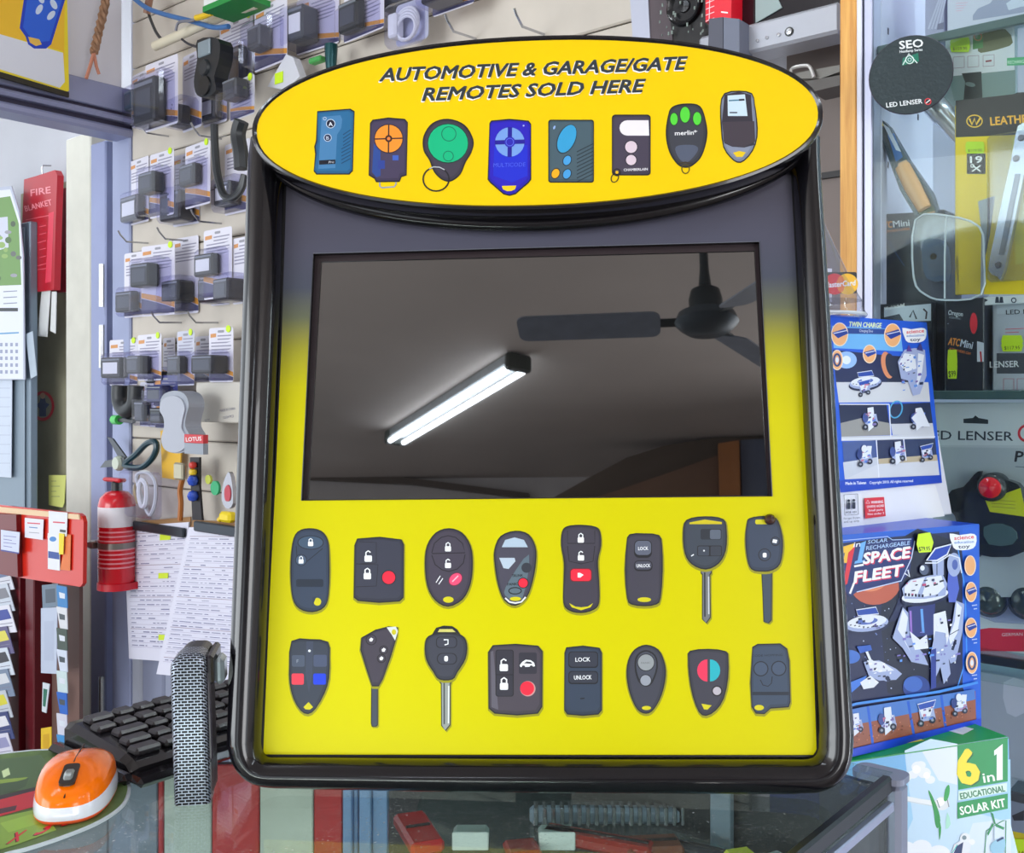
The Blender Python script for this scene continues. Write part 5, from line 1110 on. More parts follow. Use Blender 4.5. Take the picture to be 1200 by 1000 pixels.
for i, (x, y, w, d, th, c, ang, nm, lb, ct) in enumerate((
    (490, 968, .03, .07, .012, (186, 30, 34), .35, 'red_tool_case', 'red case with dark lines lying inside the counter', 'case'),
    (552, 972, .032, .026, .012, (150, 164, 160), 0, 'clear_label_holder', 'pale square label holder inside the counter, nearer the red case', 'label'),
    (652, 972, .032, .026, .012, (150, 164, 160), 0, 'clear_label_holder', 'pale square label holder inside the counter, under the display middle', 'label'),
    (612, 990, .03, .03, .008, (150, 34, 34), .2, 'red_gadget', 'small red gadget between the two pale label holders', 'gadget'),
    (700, 978, .10, .02, .012, (150, 50, 40), -.4, 'red_knife', 'long red handled knife lying inside the counter', 'knife'),
    (715, 945, .15, .012, .015, (166, 180, 198), 0, 'chrome_rack', 'ribbed chrome rack under the display, inside the counter', 'rack'),
    (815, 990, .06, .012, .008, (52, 52, 58), -.5, 'black_tool', 'long black tool lying inside the counter', 'tool'),
    (868, 998, .025, .02, .02, (196, 200, 60), .3, 'lime_gadget', 'lime green gadget near the grey upright', 'gadget'),
    (905, 1004, .03, .02, .02, (140, 150, 150), .5, 'grey_gadget', 'crumpled grey gadget near the corner of the counter', 'gadget'),
    (765, 985, .05, .03, .010, (120, 70, 50), .1, 'brown_case', 'brown leather case lying inside the counter', 'case'))):
    t = lie(nm, lb, ct, x, y, shz-th-.0005, w, d, th, c, ang, m=.5 if 'chrome' in nm else 0)
    if 'chrome' in nm:
        for k in range(18):
            s = MB(); s.box(-w/2+.004+k*.008, -w/2+.008+k*.008, -d/2-.003, d/2+.003, 0, th+.002, STEEL, None, .001); s.build('rib', t)
    if 'holder' in nm:
        s = MB(); s.box(-w/2, w/2, -d/2-.003, -d/2-.0005, 0, th+.004, mat((206, 214, 210), .2), None, .001); s.build('front_lip', t)
    if 'case' in nm or 'knife' in nm or 'tool' in nm:
        s = MB(); s.box(-w/2+.004, w/2-.004, -.0015, .0015, th, th+.0015, mat((30, 24, 28), .4)); s.build('seam', t)

# added unseen light brightening the counter inside, under the front edge of the top
sl = area('counter_fill', (-.12, .42, CZ-.04), (-.05, .95, CZ-.16), .6, .03, 1.6, (1, .98, .95))
s = MB(); s.box(-.42, .18, -.08-.02, -.08+.0, CZ-.035, CZ-.008, mat((170, 174, 180), .4)); s.build('fill_housing', vit)  # invented housing for the added light
# ------------------------------------------------------------------ glass cabinet on the right
cabw = mat((206, 206, 230), .45, noise=.03, nscale=10)
uc = lambda x, y=500, off=0.0: PC.uv(x, y, off)
CD = .235
cab = thing('glass_cabinet', 'white glass fronted display cabinet with an oak edge post', 'cabinet', PC.mtx())
u_ox0, u_ox1, u_a, u_in = uc(985)[0], uc(1004)[0], uc(1012)[0], uc(1022)[0]; UR = .95
fl = -EYE+.001; tp = CEIL-EYE-.002
def cbox(x0, x1, y0, y1, z0, z1, m, name, bev=.001, label=None):
    s = MB(); s.box(x0, x1, y0, y1, z0, z1, m, None, bev); return s.build(name, cab, None, label)
def oak():
    m = D.materials.new('oak'); m.use_nodes = True; nt = m.node_tree; b = nt.nodes['Principled BSDF']; b.inputs['Roughness'].default_value = .45
    tc = nt.nodes.new('ShaderNodeTexCoord'); mp = nt.nodes.new('ShaderNodeMapping'); mp.inputs['Scale'].default_value = (90, 90, 4); n = nt.nodes.new('ShaderNodeTexNoise'); n.inputs['Scale'].default_value = 3; n.inputs['Detail'].default_value = 6
    nt.links.new(tc.outputs['Object'], mp.inputs[0]); nt.links.new(mp.outputs[0], n.inputs['Vector']); r = nt.nodes.new('ShaderNodeValToRGB'); e = r.color_ramp.elements
    e[0].position = .3; e[0].color = col((206, 142, 62)); e[1].position = .7; e[1].color = col((236, 180, 92)); nt.links.new(n.outputs['Fac'], r.inputs[0]); nt.links.new(r.outputs[0], b.inputs['Base Color']); return m
cbox(u_ox0, u_ox1, -.002, .03, fl, tp, oak(), 'oak_post', .001, 'oak edge post')
cbox(u_ox1, u_a-.002, -.001, .03, fl, tp, mat((226, 228, 244), .3), 'edge_strip')
cbox(u_a-.002, u_a+.001, .002, .03, fl, tp, mat((50, 60, 86), .4), 'seal_strip')
cbox(u_a+.001, u_in, -.001, .03, fl, tp, mat((188, 192, 216), .3, .3), 'edge_strip')
cbox(u_ox1, u_in, .031, CD, fl, tp, cabw, 'side_panel')
cbox(u_ox1, UR, CD, CD+.008, fl, tp, mat((196, 196, 214), .5), 'back_panel')
cbox(UR, UR+.02, 0, CD, fl, tp, cabw, 'side_panel')
for z in (.34, .22, .1, -.02): # peg holes in the side panel
    pass
s = MB()
for zz in [(-.30+.085*k) for k in range(12)]:
    for yy in (.055, .17): s.box(u_in-.0004, u_in+.0006, yy-.002, yy+.002, zz-.004, zz+.004, mat((60, 56, 76), .5))
s.build('peg_holes', cab)
shm = mat((74, 94, 96), .3, noise=.05, nscale=20)
zA = uc(1108, 37)[1]; zB = uc(1130, 463)[1]; zC = uc(1160, 777)[1]; zD = uc(1190, 940)[1]
TH = .0105
for z, m in ((zA, shm), (zB, mat((70, 96, 98), .25)), (zC, mat((44, 48, 54), .3)), (zD, mat((60, 64, 70), .3))):
    cbox(u_in+.001, UR-.001, .019, CD-.001, z-TH/2, z+TH/2, SHELFGLASS, 'shelf', 0)
    cbox(u_in+.001, UR-.001, .013, .0185, z-TH/2, z+TH/2, m, 'shelf_edge', .001)
s = MB(); s.box(u_in+.002, u_in+.02, .02, .05, zA-TH/2-.012, zA-TH/2-.0005, mat((186, 188, 206), .3), None, .002); s.build('shelf_bracket', cab)
s = MB(); s.box(u_in, UR, .002, .006, uc(1100, 790)[1], tp, PANE); s.build('glass_pane', cab)
def cith(name, label, cat, x, y, d, group=None):
    p = Pl(PC.at(x, y, -d), PC.U, PC.V); return thing(name, label, cat, p.mtx(), group), p
def cart(name, label, cat, d, x0, y0, x1, y1, depth, c, art=None, side=None, z0=None, rough=.4, cp=.0005, group=None):
    """carton with its front face d behind the cabinet front, spanning the photo rectangle there; z0 = shelf height it stands on"""
    t, p = cith(name, label, cat, x0, y1, d, group); xa, zb = p.uv(x0, y1); xb, _ = p.uv(x1, y1); _, zt = p.uv((x0+x1)/2, y0)
    if z0 is not None: zb = z0-(p.o.z-EYE)
    s = MB(); s.box(xa, xb, 0, depth, zb, zt, mat(c, rough), None, .001); s.build('carton', t)
    if art: a = Art(p, cp*.4, .00006); art(a); a.build('print', t)
    return t, p
def tagp(x0, y0, x1, y1, d, txt, label):
    t, p = cith('price_tag', label, 'price tag', x0, y1, d, 'lime price tags in the cabinet')
    a = Art(p, 0, .00008); w = x1-x0; a.p(LIME, [(x0+w*.08, y0), (x1-w*.08, y0), (x1, (y0+y1)/2-2), (x1-w*.04, (y0+y1)/2), (x1, (y0+y1)/2+2), (x1-w*.08, y1), (x0+w*.08, y1), (x0, (y0+y1)/2+2), (x0+w*.04, (y0+y1)/2), (x0, (y0+y1)/2-2)])
    a.t((40, 50, 20), txt, x0+w*.15, y1-2, x1-w*.15, y1-2.6, (y1-y0)*.22, 0, .01); a.build('tag', t); return t
SA, SB, SC_, SD = zA+TH/2, zB+TH/2, zC+TH/2, zD+TH/2
# above the top shelf
def shoe(a):
    for k in range(4): a.l((220, 160, 190), [(1120, 4+k*3), (1134-k*2, 3+k*3)], .6)
    a.p((150, 152, 182), [(1140, 18), (1146, 10), (1160, 4), (1172, -10), (1215, -12), (1215, 12), (1140, 24)]); a.p((196, 200, 222), [(1179, 4), (1192, -4), (1210, -6), (1210, 6), (1196, 8), (1182, 12)])
cart('carton', 'pale carton with a grey boot picture on the top shelf', 'box', .03, 1110, -60, 1225, 34, .09, (200, 198, 220), shoe, z0=SA)
cart('carton', 'pale purple carton beside the cabinet side on the top shelf', 'box', .05, 1084, -60, 1107, 36, .10, (168, 164, 196), lambda a: [a.l((196, 192, 220), [(1088+k*4, 34), (1104+k*2, -10)], 2) for k in range(4)]+[a.p((120, 116, 146), [(1099, 28), (1106, 26), (1106, 34), (1098, 35)])], z0=SA)
# packs hanging under the top shelf
def ledpack(a):
    a.p((236, 236, 244), [(1108, 46), (1189, 30), (1189, 82), (1108, 90)]); a.p((120, 118, 86), [(1150, 40), (1178, 34), (1187, 50), (1176, 56), (1156, 61), (1146, 60)], 2); a.p((96, 150, 90), [(1140, 42), (1152, 40), (1152, 56), (1140, 58)]); a.ring((226, 130, 90), 1146, 43, 4.4, 1.4)
    for k, x in enumerate((1117, 1134, 1152)): a.l((160, 120, 140), [(x, 67-k), (x+13, 66-k), (x+13, 79-k), (x, 80-k)], .7, True)
    a.l((150, 40, 60), [(1155, 72), (1162, 71)], 2)
    a.p((128, 150, 150), [(1112, 90), (1190, 82), (1190, 116), (1118, 118)]); a.p((40, 50, 52), [(1127, 86), (1150, 84), (1152, 130), (1128, 130), (1131, 96)], 1); a.e((120, 140, 140), 1137, 99, 6, 2.6, .2)
cart('hanging_pack', 'white blister pack with three little pictograms under the top shelf', 'blister pack', .05, 1106, 46, 1190, 150, .012, (150, 166, 172), ledpack)
cart('hanging_pack', 'pack with a green band beside the pictogram pack', 'blister pack', .03, 1192, 28, 1240, 120, .012, (176, 180, 206), lambda a: [a.p((70, 160, 110), [(1180, 68), (1240, 64), (1240, 75), (1180, 77)]), a.t((220, 240, 226), 'RECHARGEABLE', 1181, 75, 1212, 73, 4, 0, .01), a.p((30, 36, 44), [(1178, 116), (1205, 108), (1205, 140), (1174, 140)], 2)])
tagp(1113, 44, 1137, 61, .046, '$159.95', 'lime price tag just under the top shelf')
# multi tool pack with yellow card
def leath(a):
    a.p((34, 26, 30), [(1120, 118), (1245, 104), (1245, 156), (1120, 161)]); a.ring((250, 196, 40), 1142, 142, 9, 1.4, 7); a.l((250, 196, 40), [(1136, 139), (1139, 146), (1142, 139), (1144, 146), (1149, 138)], 2.4)
    a.t((250, 180, 40), 'LEATHERMAN', 1161, 147, 1238, 141, 10, 0, .03)
    a.p((250, 214, 0), [(1120, 161), (1245, 156), (1245, 345), (1124, 345)]); a.p((255, 236, 60), [(1186, 160), (1245, 157), (1245, 300), (1190, 310)])
    a.r((40, 32, 34), 1133, 180, 1155, 204, 1); a.t((250, 250, 250), '19', 1137, 191, 1151, 190.6, 8, 0, .04); a.l((250, 250, 250), [(1139, 201), (1149, 194)], 1.6); a.l((250, 250, 250), [(1140, 194), (1149, 201)], 1.6); a.ring((250, 250, 250), 1139.5, 194.4, 1.8, 1)
    a.p((170, 176, 182), [(1146, 236), (1164, 230), (1156, 285), (1153, 345), (1149, 345), (1150, 270)]); a.p((90, 90, 96), [(1158, 232), (1166, 230), (1160, 275), (1155, 300), (1157, 260)])
t, p = cart('multitool_pack', 'yellow carded multi tool pack with black orange lettered header', 'tool pack', .02, 1119, 112, 1245, 346, .004, (236, 200, 20), leath)
s = MB(); s.prism(smooth([p.uv(*q) for q in ((1188, 190), (1196, 150), (1212, 150), (1206, 190), (1180, 318), (1172, 325), (1163, 320), (1164, 300))], 2), -.012, -.001, mat((178, 182, 190), .25, .8)); mt = s.build('multitool', t)
s = MB(); s.prism([p.uv(*q) for q in ((1193, 206), (1199, 206), (1180, 300), (1174, 300))], -.0135, -.0121, mat((120, 124, 132), .3, .8))
for x, y in ((1194, 188), (1173, 312), (1200, 164)): q = p.uv(x, y); s.lathe([(0, .015), (.003, .015), (.004, .012)], mat((90, 92, 98), .3, .8), 12, Matrix.Translation((q[0], 0, q[1])) @ Matrix.Rotation(PI/2, 4, 'X'))
s.build('rivets', mt)
s = MB(); q0 = p.uv(1160, 332); q1 = p.uv(1235, 150); s.box(q0[0], q1[0], -.016, -.0015, q0[1], q1[1], CLEAR, None, .004); s.build('blister', t)
tagp(1131, 166, 1154, 180, .0185, '$119.95', 'lime price tag on the yellow multi tool card')
# wrapped roll hanging at an angle
def wrapc(a):
    a.p((26, 50, 60), [(1025, 132), (1040, 150), (1060, 190), (1090, 228), (1098, 250), (1076, 252), (1060, 222), (1044, 180)]); a.p((206, 160, 110), [(1052, 192), (1062, 187), (1092, 240), (1096, 249), (1078, 251)]); a.p((30, 96, 170), [(1040, 158), (1048, 156), (1058, 184), (1050, 190)]); a.p((200, 210, 230), [(1034, 144), (1042, 150), (1056, 178), (1050, 176)]); a.p((40, 90, 110), [(1062, 206), (1074, 200), (1084, 226), (1072, 236)]); a.t((226, 236, 240), 'chef', 1067, 232, 1078, 210, 6, 0, .02); a.p((64, 84, 30), [(1072, 240), (1090, 236), (1096, 247), (1078, 252)])
    a.p((230, 200, 40), [(1028, 138), (1034, 142), (1036, 148), (1031, 146)])
t, p = cith('knife_pack', 'slanting pack with a tan handled tool above the black cartons', 'tool pack', 1025, 130, .04)
s = MB(); s.prism([p.uv(*q) for q in ((1023, 129), (1042, 148), (1064, 186), (1092, 226), (1100, 251), (1074, 254), (1056, 224), (1040, 180))], -.004, .012, mat((36, 62, 76), .25)); s.build('sleeve', t); a = Art(p, .0042); wrapc(a); a.build('print', t)
s = MB(); s.tube([(x, -.008, z) for x, z in [p.uv(1060, 196), p.uv(1072, 220), p.uv(1086, 246)]], [.009, .010, .008], mat((214, 160, 104), .35), 10); s.build('handle', t)
# round hanging tag and silver torch
tc_ = PC.at(1067, 88, .014); PT = Pl(tc_, Vector((.92, -.39, 0)), ZUP)
t = thing('round_tag', 'round black shelf tag with white lettering over a silver torch', 'tag', PT.mtx())
R_ = 45.5*tc_.y/F
s = MB(); s.lathe([(0, .001), (R_, .001), (R_, -.0), (0, 0)], mat((64, 76, 80), .22, .3, bump=.35, nscale=260), 48, Matrix.Rotation(PI/2, 4, 'X')); s.build('disc', t)
s = MB(); s.tube([(math.cos(a_)*R_, 0, math.sin(a_)*R_) for a_ in [2*PI*k/48 for k in range(48)]], .0009, mat((50, 40, 60), .3), 6, True); s.build('rim', t)
a = Art(PT, .0012)
a.t((236, 242, 244), 'SEO', 1054.5, 57.4, 1082, 54.6, 9.6, 0, .03); a.t((236, 242, 244), 'Headlamp Series', 1054.5, 62, 1081, 59.4, 3.2, 0, .02)
a.p((30, 120, 96), [(1057, 77), (1058, 68), (1076, 62), (1077, 72)]); a.ring((220, 236, 232), 1066, 70, 4.6, 1.1); a.l((220, 236, 232), [(1058, 76), (1065, 63), (1075, 74)], 1.2); a.ring((200, 216, 220), 1066, 70, 2, .8)
a.t((236, 242, 244), 'LED LENSER', 1039, 126, 1081, 121, 5.6, 0, .025); a.ring((220, 60, 70), 1087.4, 119, 3.4, 1.2); a.l((240, 240, 240), [(1085, 121), (1090, 117)], 1); a.build('print', t)
s = MB(); P0 = PC.at(1094, 122, -.035); P1 = PC.at(1136, 168, -.04); s.tube([(0, 0, 0), (P1-P0)*.3, (P1-P0)*.34, (P1-P0)], [.014, .014, .0125, .0125], mat((226, 228, 240), .15, .7), 18); o = s.build('silver_torch', None, Matrix.Translation(P0)); tag(o, 'silver torch tube slanting down behind the round tag', 'torch')
# black action camera cartons
def atc1(a):
    a.p((28, 38, 52), [(1023, 252), (1072, 249), (1107, 250), (1107, 376), (1023, 376)]); a.t((236, 150, 60), 'ATC', 1031.4, 268.4, 1046, 266.6, 8, .15, .03); a.t((226, 230, 236), 'Mini', 1047, 266.4, 1066, 264.6, 8, 0, .02); a.t((214, 130, 70), 'ACTION VIDEO CAMERA', 1031.4, 273.6, 1066, 269.4, 3, 0, .02)
    a.l((40, 70, 110), [(1036, 276), (1060, 312)], 1.2)
cart('camera_carton', 'tall black action camera carton behind the clear dome pack', 'box', .05, 1023, 250, 1107, 460, .07, (30, 36, 48), atc1, z0=SB)
def atcl(a): a.p((196, 206, 220), [(1036, 361), (1091, 356), (1091, 376), (1036, 378)]); a.t((250, 250, 252), "What's Included", 1037, 364, 1060, 359, 4, 0, .02); a.p((50, 60, 76), [(1036, 372), (1054, 368), (1060, 378), (1036, 380)]); a.l((60, 66, 80), [(1066, 372), (1070, 364), (1074, 374)], 2); a.l((60, 40, 50), [(1082, 362), (1086, 366), (1085, 374)], 2)
cart('camera_carton', 'lower black carton with a picture strip of accessories', 'box', .03, 1030, 355, 1093, 460, .015, (30, 34, 44), atcl, z0=SB)
def atc2(a):
    a.p((26, 30, 42), [(1109, 352), (1146, 356), (1146, 460), (1109, 460)]); a.t((214, 222, 230), 'Oregon', 1111, 369, 1128, 371, 6, 0, .01); a.t((160, 170, 180), 'SCIENTIFIC', 1112, 373, 1126, 375, 2.4); a.e((226, 44, 60), 1141, 379, 4.4, 12.4); a.t((236, 150, 60), 'ATC', 1111, 404, 1124, 406, 9, .1, .03); a.t((206, 216, 230), 'Mini', 1125, 406, 1139, 409, 9, 0, .02); a.t((220, 120, 60), 'ACTION VIDEO CAM', 1112, 410, 1137, 416, 3, 0, .02)
    a.p((206, 210, 222), [(1145, 400), (1153, 402), (1153, 424), (1145, 424)]); a.l((190, 30, 40), [(1149, 412), (1150, 424)], 2)
cart('camera_carton', 'open fronted black action camera carton standing on the middle shelf', 'box', .015, 1108, 350, 1153, 460, .05, (30, 34, 46), atc2, z0=SB)
tagp(1110, 410, 1122, 444, .0135, '$99', 'narrow lime price tag on the open fronted camera carton')
# clear dome with the little camera
t, p = cith('camera_dome_pack', 'clear plastic dome pack holding a small camera', 'dome pack', 1074, 350, .012)
s = MB(); out = smooth([p.uv(*q) for q in ((1073, 258), (1110, 253), (1148, 266), (1153, 300), (1150, 345), (1108, 352), (1084, 345), (1071, 325))], 3); s.prism(out, -.0, .030, CLEAR); s.build('dome', t)
s = MB(); s.tube([(x, -.001, z) for x, z in out], .0012, mat((214, 222, 232), .2), 6, True); s.tube([(x, .0, z) for x, z in [p.uv(1109, 254), p.uv(1107, 300), p.uv(1107, 350)]], .0012, mat((214, 222, 232), .2), 6); s.build('moulded_rim', t)
s = MB(); s.prism(smooth([p.uv(*q) for q in ((1080, 282), (1100, 280), (1106, 300), (1104, 328), (1084, 326), (1079, 305))], 2), .006, .026, mat((60, 86, 110), .3)); cm = s.build('camera', t)
s = MB(); q = p.uv(1092, 300); s.lathe([(0, .004), (.008, .0), (.010, -.006)], mat((24, 26, 40), .1), 18, Matrix.Translation((q[0], .008, q[1])) @ Matrix.Rotation(PI/2, 4, 'X')); s.build('lens', cm)
s = MB(); s.prism(smooth([p.uv(*q) for q in ((1118, 300), (1134, 296), (1142, 316), (1134, 334), (1120, 330))], 2), .008, .022, mat((150, 166, 200), .3)); s.build('bracket', t)
# white pictogram strip and grey torch carton
cart('pictogram_strip', 'white strip of black pictograms below the yellow tool card', 'label', .018, 1150, 346, 1245, 358, .004, (226, 230, 236), lambda a: [a.p((50, 60, 80), [(1154, 350), (1158, 352), (1154, 354)]), a.p((50, 60, 80), [(1167, 348), (1170, 348), (1171, 355), (1166, 355)]), a.p((50, 60, 80), [(1172, 348), (1175, 348), (1176, 355), (1171, 355)]), a.ring((50, 60, 80), 1188, 352, 2.6, 1.2)])
def led1(a):
    a.p((196, 204, 216), [(1168, 352), (1245, 348), (1245, 366), (1168, 368)]); a.t((40, 44, 56), 'LED LENSER', 1179, 368.6, 1232, 366.6, 5.4, 0, .02); a.l((220, 80, 100), [(1178, 386), (1200, 385)], .8); a.l((220, 80, 100), [(1178, 390), (1194, 389.4)], .8)
    a.p((70, 74, 84), [(1168, 414), (1245, 414), (1245, 438), (1168, 438)]); a.t((230, 232, 238), 'LENSER', 1160, 431, 1194, 430, 7.6, 0, .02)
    for x in (1176, 1192): a.l((196, 90, 110), [(x, 444), (x+12, 444), (x+12, 458), (x, 458)], .7, True)
cart('torch_carton', 'grey torch carton with a dark lettered band on the middle shelf', 'box', .03, 1163, 352, 1245, 460, .06, (184, 190, 204), led1, z0=SB)
tagp(1173, 393, 1199, 412, .028, '$117.95', 'lime price tag on the grey torch carton')
cart('narrow_carton', 'narrow blue grey carton between the black and grey cartons', 'box', .05, 1152, 362, 1164, 460, .05, (120, 146, 176), None, z0=SB)
# headlamp pack below the middle shelf
def head_p(a):
    a.p((214, 220, 226), [(1096, 474), (1245, 472), (1245, 522), (1094, 522)]); a.p((40, 50, 60), [(1129, 491), (1140, 490), (1143, 487), (1147, 490), (1158, 492), (1158, 497), (1129, 496)])
    a.t((40, 50, 66), 'LED LENSER', 1083, 515, 1187, 516.6, 11, 0, .012); a.ring((220, 40, 60), 1203, 508, 9, 3); a.p((184, 192, 202), [(1094, 524), (1245, 526), (1245, 700), (1094, 700)]); a.t((30, 34, 44), 'P', 1189, 541, 1199, 541.4, 13, .1, .03); a.l((120, 130, 140), [(1190, 547), (1205, 548)], 1)
def goggle_p(a):
    a.p((222, 226, 234), [(1118, 612), (1245, 612), (1245, 735), (1118, 740)]); a.l((236, 50, 70), [(1138, 690), (1152, 676), (1174, 666), (1200, 663), (1240, 668)], 7); a.p((226, 180, 40), [(1176, 664), (1181, 672), (1172, 672)])
    a.p((236, 48, 74), [(1118, 742), (1160, 736), (1200, 738), (1245, 734), (1245, 764), (1118, 763)]); a.t((250, 220, 226), 'GERMAN ENGINEERING', 1174, 746, 1240, 744, 4, 0, .01)
cart('headlamp_pack', 'large white hang pack with a black headlamp under the middle shelf', 'blister pack', .03, 1094, 472, 1245, 640, .006, (200, 206, 214), head_p)
cart('goggles_pack', 'white pack with a red curve and red base on the lower shelf', 'blister pack', .045, 1118, 612, 1245, 764, .03, (214, 218, 226), goggle_p, z0=SC_)
t, p = cith('headlamp', 'black headlamp with round red rear light and yellow sticker', 'headlamp', 1160, 600, .028)
bm = mat((44, 50, 56), .25)
s = MB(); s.prism(smooth([p.uv(*q) for q in ((1146, 568), (1160, 560), (1196, 566), (1202, 590), (1204, 645), (1150, 648), (1140, 620), (1134, 590))], 3), -.016, .0, bm); s.build('body', t)
s = MB(); s.prism(smooth([p.uv(*q) for q in ((1110, 590), (1118, 574), (1132, 570), (1144, 556), (1152, 552), (1146, 570), (1136, 584), (1140, 600), (1146, 630), (1150, 652), (1132, 640), (1122, 604))], 2), -.010, .0, mat((34, 38, 46), .25)); s.build('strap_clip', t)
q = p.uv(1167, 570)
s = MB(); s.lathe([(.0001, .030), (.006, .030), (.0135, .027), (.0165, .022), (.0165, .0)], bm, 26, Matrix.Translation((q[0], .002, q[1])) @ Matrix.Rotation(PI/2, 4, 'X')); s.build('lamp_housing', t)
s = MB(); s.lathe([(0, .0335), (.006, .033), (.0115, .030), (.0125, .027)], mat((196, 30, 44), .12, coat=.5), 26, Matrix.Translation((q[0], .002, q[1])) @ Matrix.Rotation(PI/2, 4, 'X')); s.build('red_lens', t)
a = Art(p, .0168); a.p((222, 226, 30), [(1148, 570), (1160, 572), (1174, 580), (1196, 572), (1203, 606), (1160, 600)]); 
for k in range(3): a.l((150, 150, 30), [(1162, 586+k*4), (1190, 588+k*4)], .6)
a.build('yellow_sticker', t)
s = MB(); s.prism(smooth([p.uv(*q_) for q_ in ((1158, 616), (1180, 612), (1196, 622), (1192, 636), (1164, 636))], 2), -.019, -.016, mat((86, 110, 112), .2)); s.build('front_lens', t)
t, p = cith('goggles', 'clear bubble with two dark glass lamp heads in the red based pack', 'goggles', 1160, 690, .04)
for (x, y, r) in ((1160, 702, .019), (1205, 704, .02)):
    s = MB(); q = p.uv(x, y); s.lathe([(0, .016), (r*.55, .0145), (r*.9, .008), (r, .0)], mat((60, 72, 78), .08, coat=.6), 26, Matrix.Translation((q[0], -.001, q[1])) @ Matrix.Rotation(PI/2, 4, 'X')); lo = s.build('lamp_head', t)
    s = MB(); s.lathe([(r, 0), (r*1.12, .003), (r*1.12, .0)], mat((160, 166, 176), .2, .6), 26, Matrix.Translation((q[0], -.001, q[1])) @ Matrix.Rotation(PI/2, 4, 'X')); s.build('ring', lo)
s = MB(); s.prism(smooth([p.uv(*q_) for q_ in ((1148, 684), (1170, 674), (1196, 672), (1240, 680), (1240, 726), (1190, 730), (1150, 722))], 2), -.006, -.0, CLEAR); s.build('bubble', t)
# lower storage below the red based pack
cart('storage_tray', 'blue grey plastic tray on the bottom shelf', 'tray', .06, 1110, 792, 1245, 935, .10, (150, 164, 180), lambda a: a.p((176, 188, 204), [(1176, 800), (1200, 798), (1200, 836), (1180, 836)], 2), z0=SD)  # pale patch is a highlight painted on the front
cart('stapler_box', 'grey pack with lime base label beside the green kit carton', 'box', .07, 1180, 936, 1245, 1010, .05, (130, 140, 160), lambda a: [a.p((206, 226, 30), [(1180, 976), (1245, 984), (1245, 1010), (1180, 1010)]), a.p((210, 190, 30), [(1184, 974), (1200, 977), (1200, 984), (1184, 982)]), a.t((60, 70, 20), '$4.95', 1186, 1000, 1204, 1001, 5, 0, .01), a.p((50, 50, 60), [(1186, 956), (1200, 950), (1200, 962), (1188, 962)])]) 
tagp(1186, 984, 1208, 1004, .068, '$14.6', 'lime price tag at the very bottom of the cabinet')

# ------------------------------------------------------------------ monitor shelf between the slat wall and the cabinet
PMn = PC.off(-.06)
t, p = lthing(PMn, 'recess_unit', 'dark open shelving unit between slat wall and cabinet', 'shelving', 880, 300)
xl = p.uv(868, 300)[0]; xr = p.uv(984, 300)[0]
s = MB(); s.box(xl, xr, .15, .157, -p.o.z+.001, p.uv(880, -60)[1], mat((128, 116, 110), .6, noise=.06, nscale=8)); s.build('back_panel', t)  # taupe carries the shade of the wall behind
s = MB(); s.box(p.uv(960, 300)[0], xr, .10, .149, p.uv(980, 120)[1], p.uv(980, 35)[1], mat((48, 44, 46), .6)); s.build('inner_block', t)  # dark block stands in for the shaded space under the monitor
s = MB(); s.box(xl, xr, .142, .149, p.uv(970, 208, -.14)[1], p.uv(970, 201, -.14)[1], mat((28, 26, 28), .5)); s.build('black_strip', t)
t, p = lthing(PMn, 'computer_monitor', 'grey framed computer monitor on the high shelf beside the oak post', 'monitor', 870, 65)
def mp(x, y): return p.uv(x, y)
bz = mat((176, 180, 190), .35, .2)
x0, zb = mp(866, 65); x1, _ = mp(984, 35); zt = mp(866, 31)[1]
s = MB(); s.box(x0-.065, x1, -.0, .05, zb, zt, bz, None, .004); s.build('lower_bezel', t)
s = MB(); s.box(x0-.02, x1, .006, .045, zt, zt+.22, mat((24, 22, 30), .12, coat=.4)); s.build('screen', t)
s = MB(); s.prism([mp(884, 26), mp(915, 8), mp(905, -14), mp(884, -14)], .0035, .0055, mat((150, 170, 170), .3)); s.build('screen_reflector', t)  # pale wedge painted as a reflection in the dark monitor screen
for x, y, r in ((876, 51, .0022), (888, 48, .0022), (899, 44.4, .0022), (913, 41, .0025), (925, 37.2, .0042)):
    q = mp(x, y); s = MB(); s.lathe([(0, .004), (r, .003), (r*1.15, 0)], mat((206, 210, 216), .2, .6), 14, Matrix.Translation((q[0], .0005, q[1])) @ Matrix.Rotation(PI/2, 4, 'X')); s.build('button', t)
    if r > .004:
        s = MB(); s.lathe([(r*1.2, .001), (r*1.5, .0012), (r*1.5, 0)], mat((40, 44, 46), .3), 16, Matrix.Translation((q[0], -.0001, q[1])) @ Matrix.Rotation(PI/2, 4, 'X')); s.build('button_ring', t)
t, p = lthing(PMn, 'wire_tray', 'pale wire handled tray on the dark shelf under the monitor', 'tray', 930, 90, -.03)
s = MB(); s.prism([p.uv(*q) for q in ((930, 86), (984, 76), (984, 84), (962, 92), (934, 92))], -.0, .05, mat((126, 124, 118), .5)); s.prism([p.uv(*q) for q in ((940, 96), (984, 88), (984, 100), (950, 108))], .0, .05, mat((92, 88, 84), .5)); s.build('tray', t)
s = MB(); s.tube([(x, -.006, z) for x, z in smooth([p.uv(*q) for q in ((929, 88), (931, 81), (946, 78), (952, 81), (956, 92))], 3, False)], .0025, mat((206, 204, 200), .3, .3), 8); s.build('handle', t)
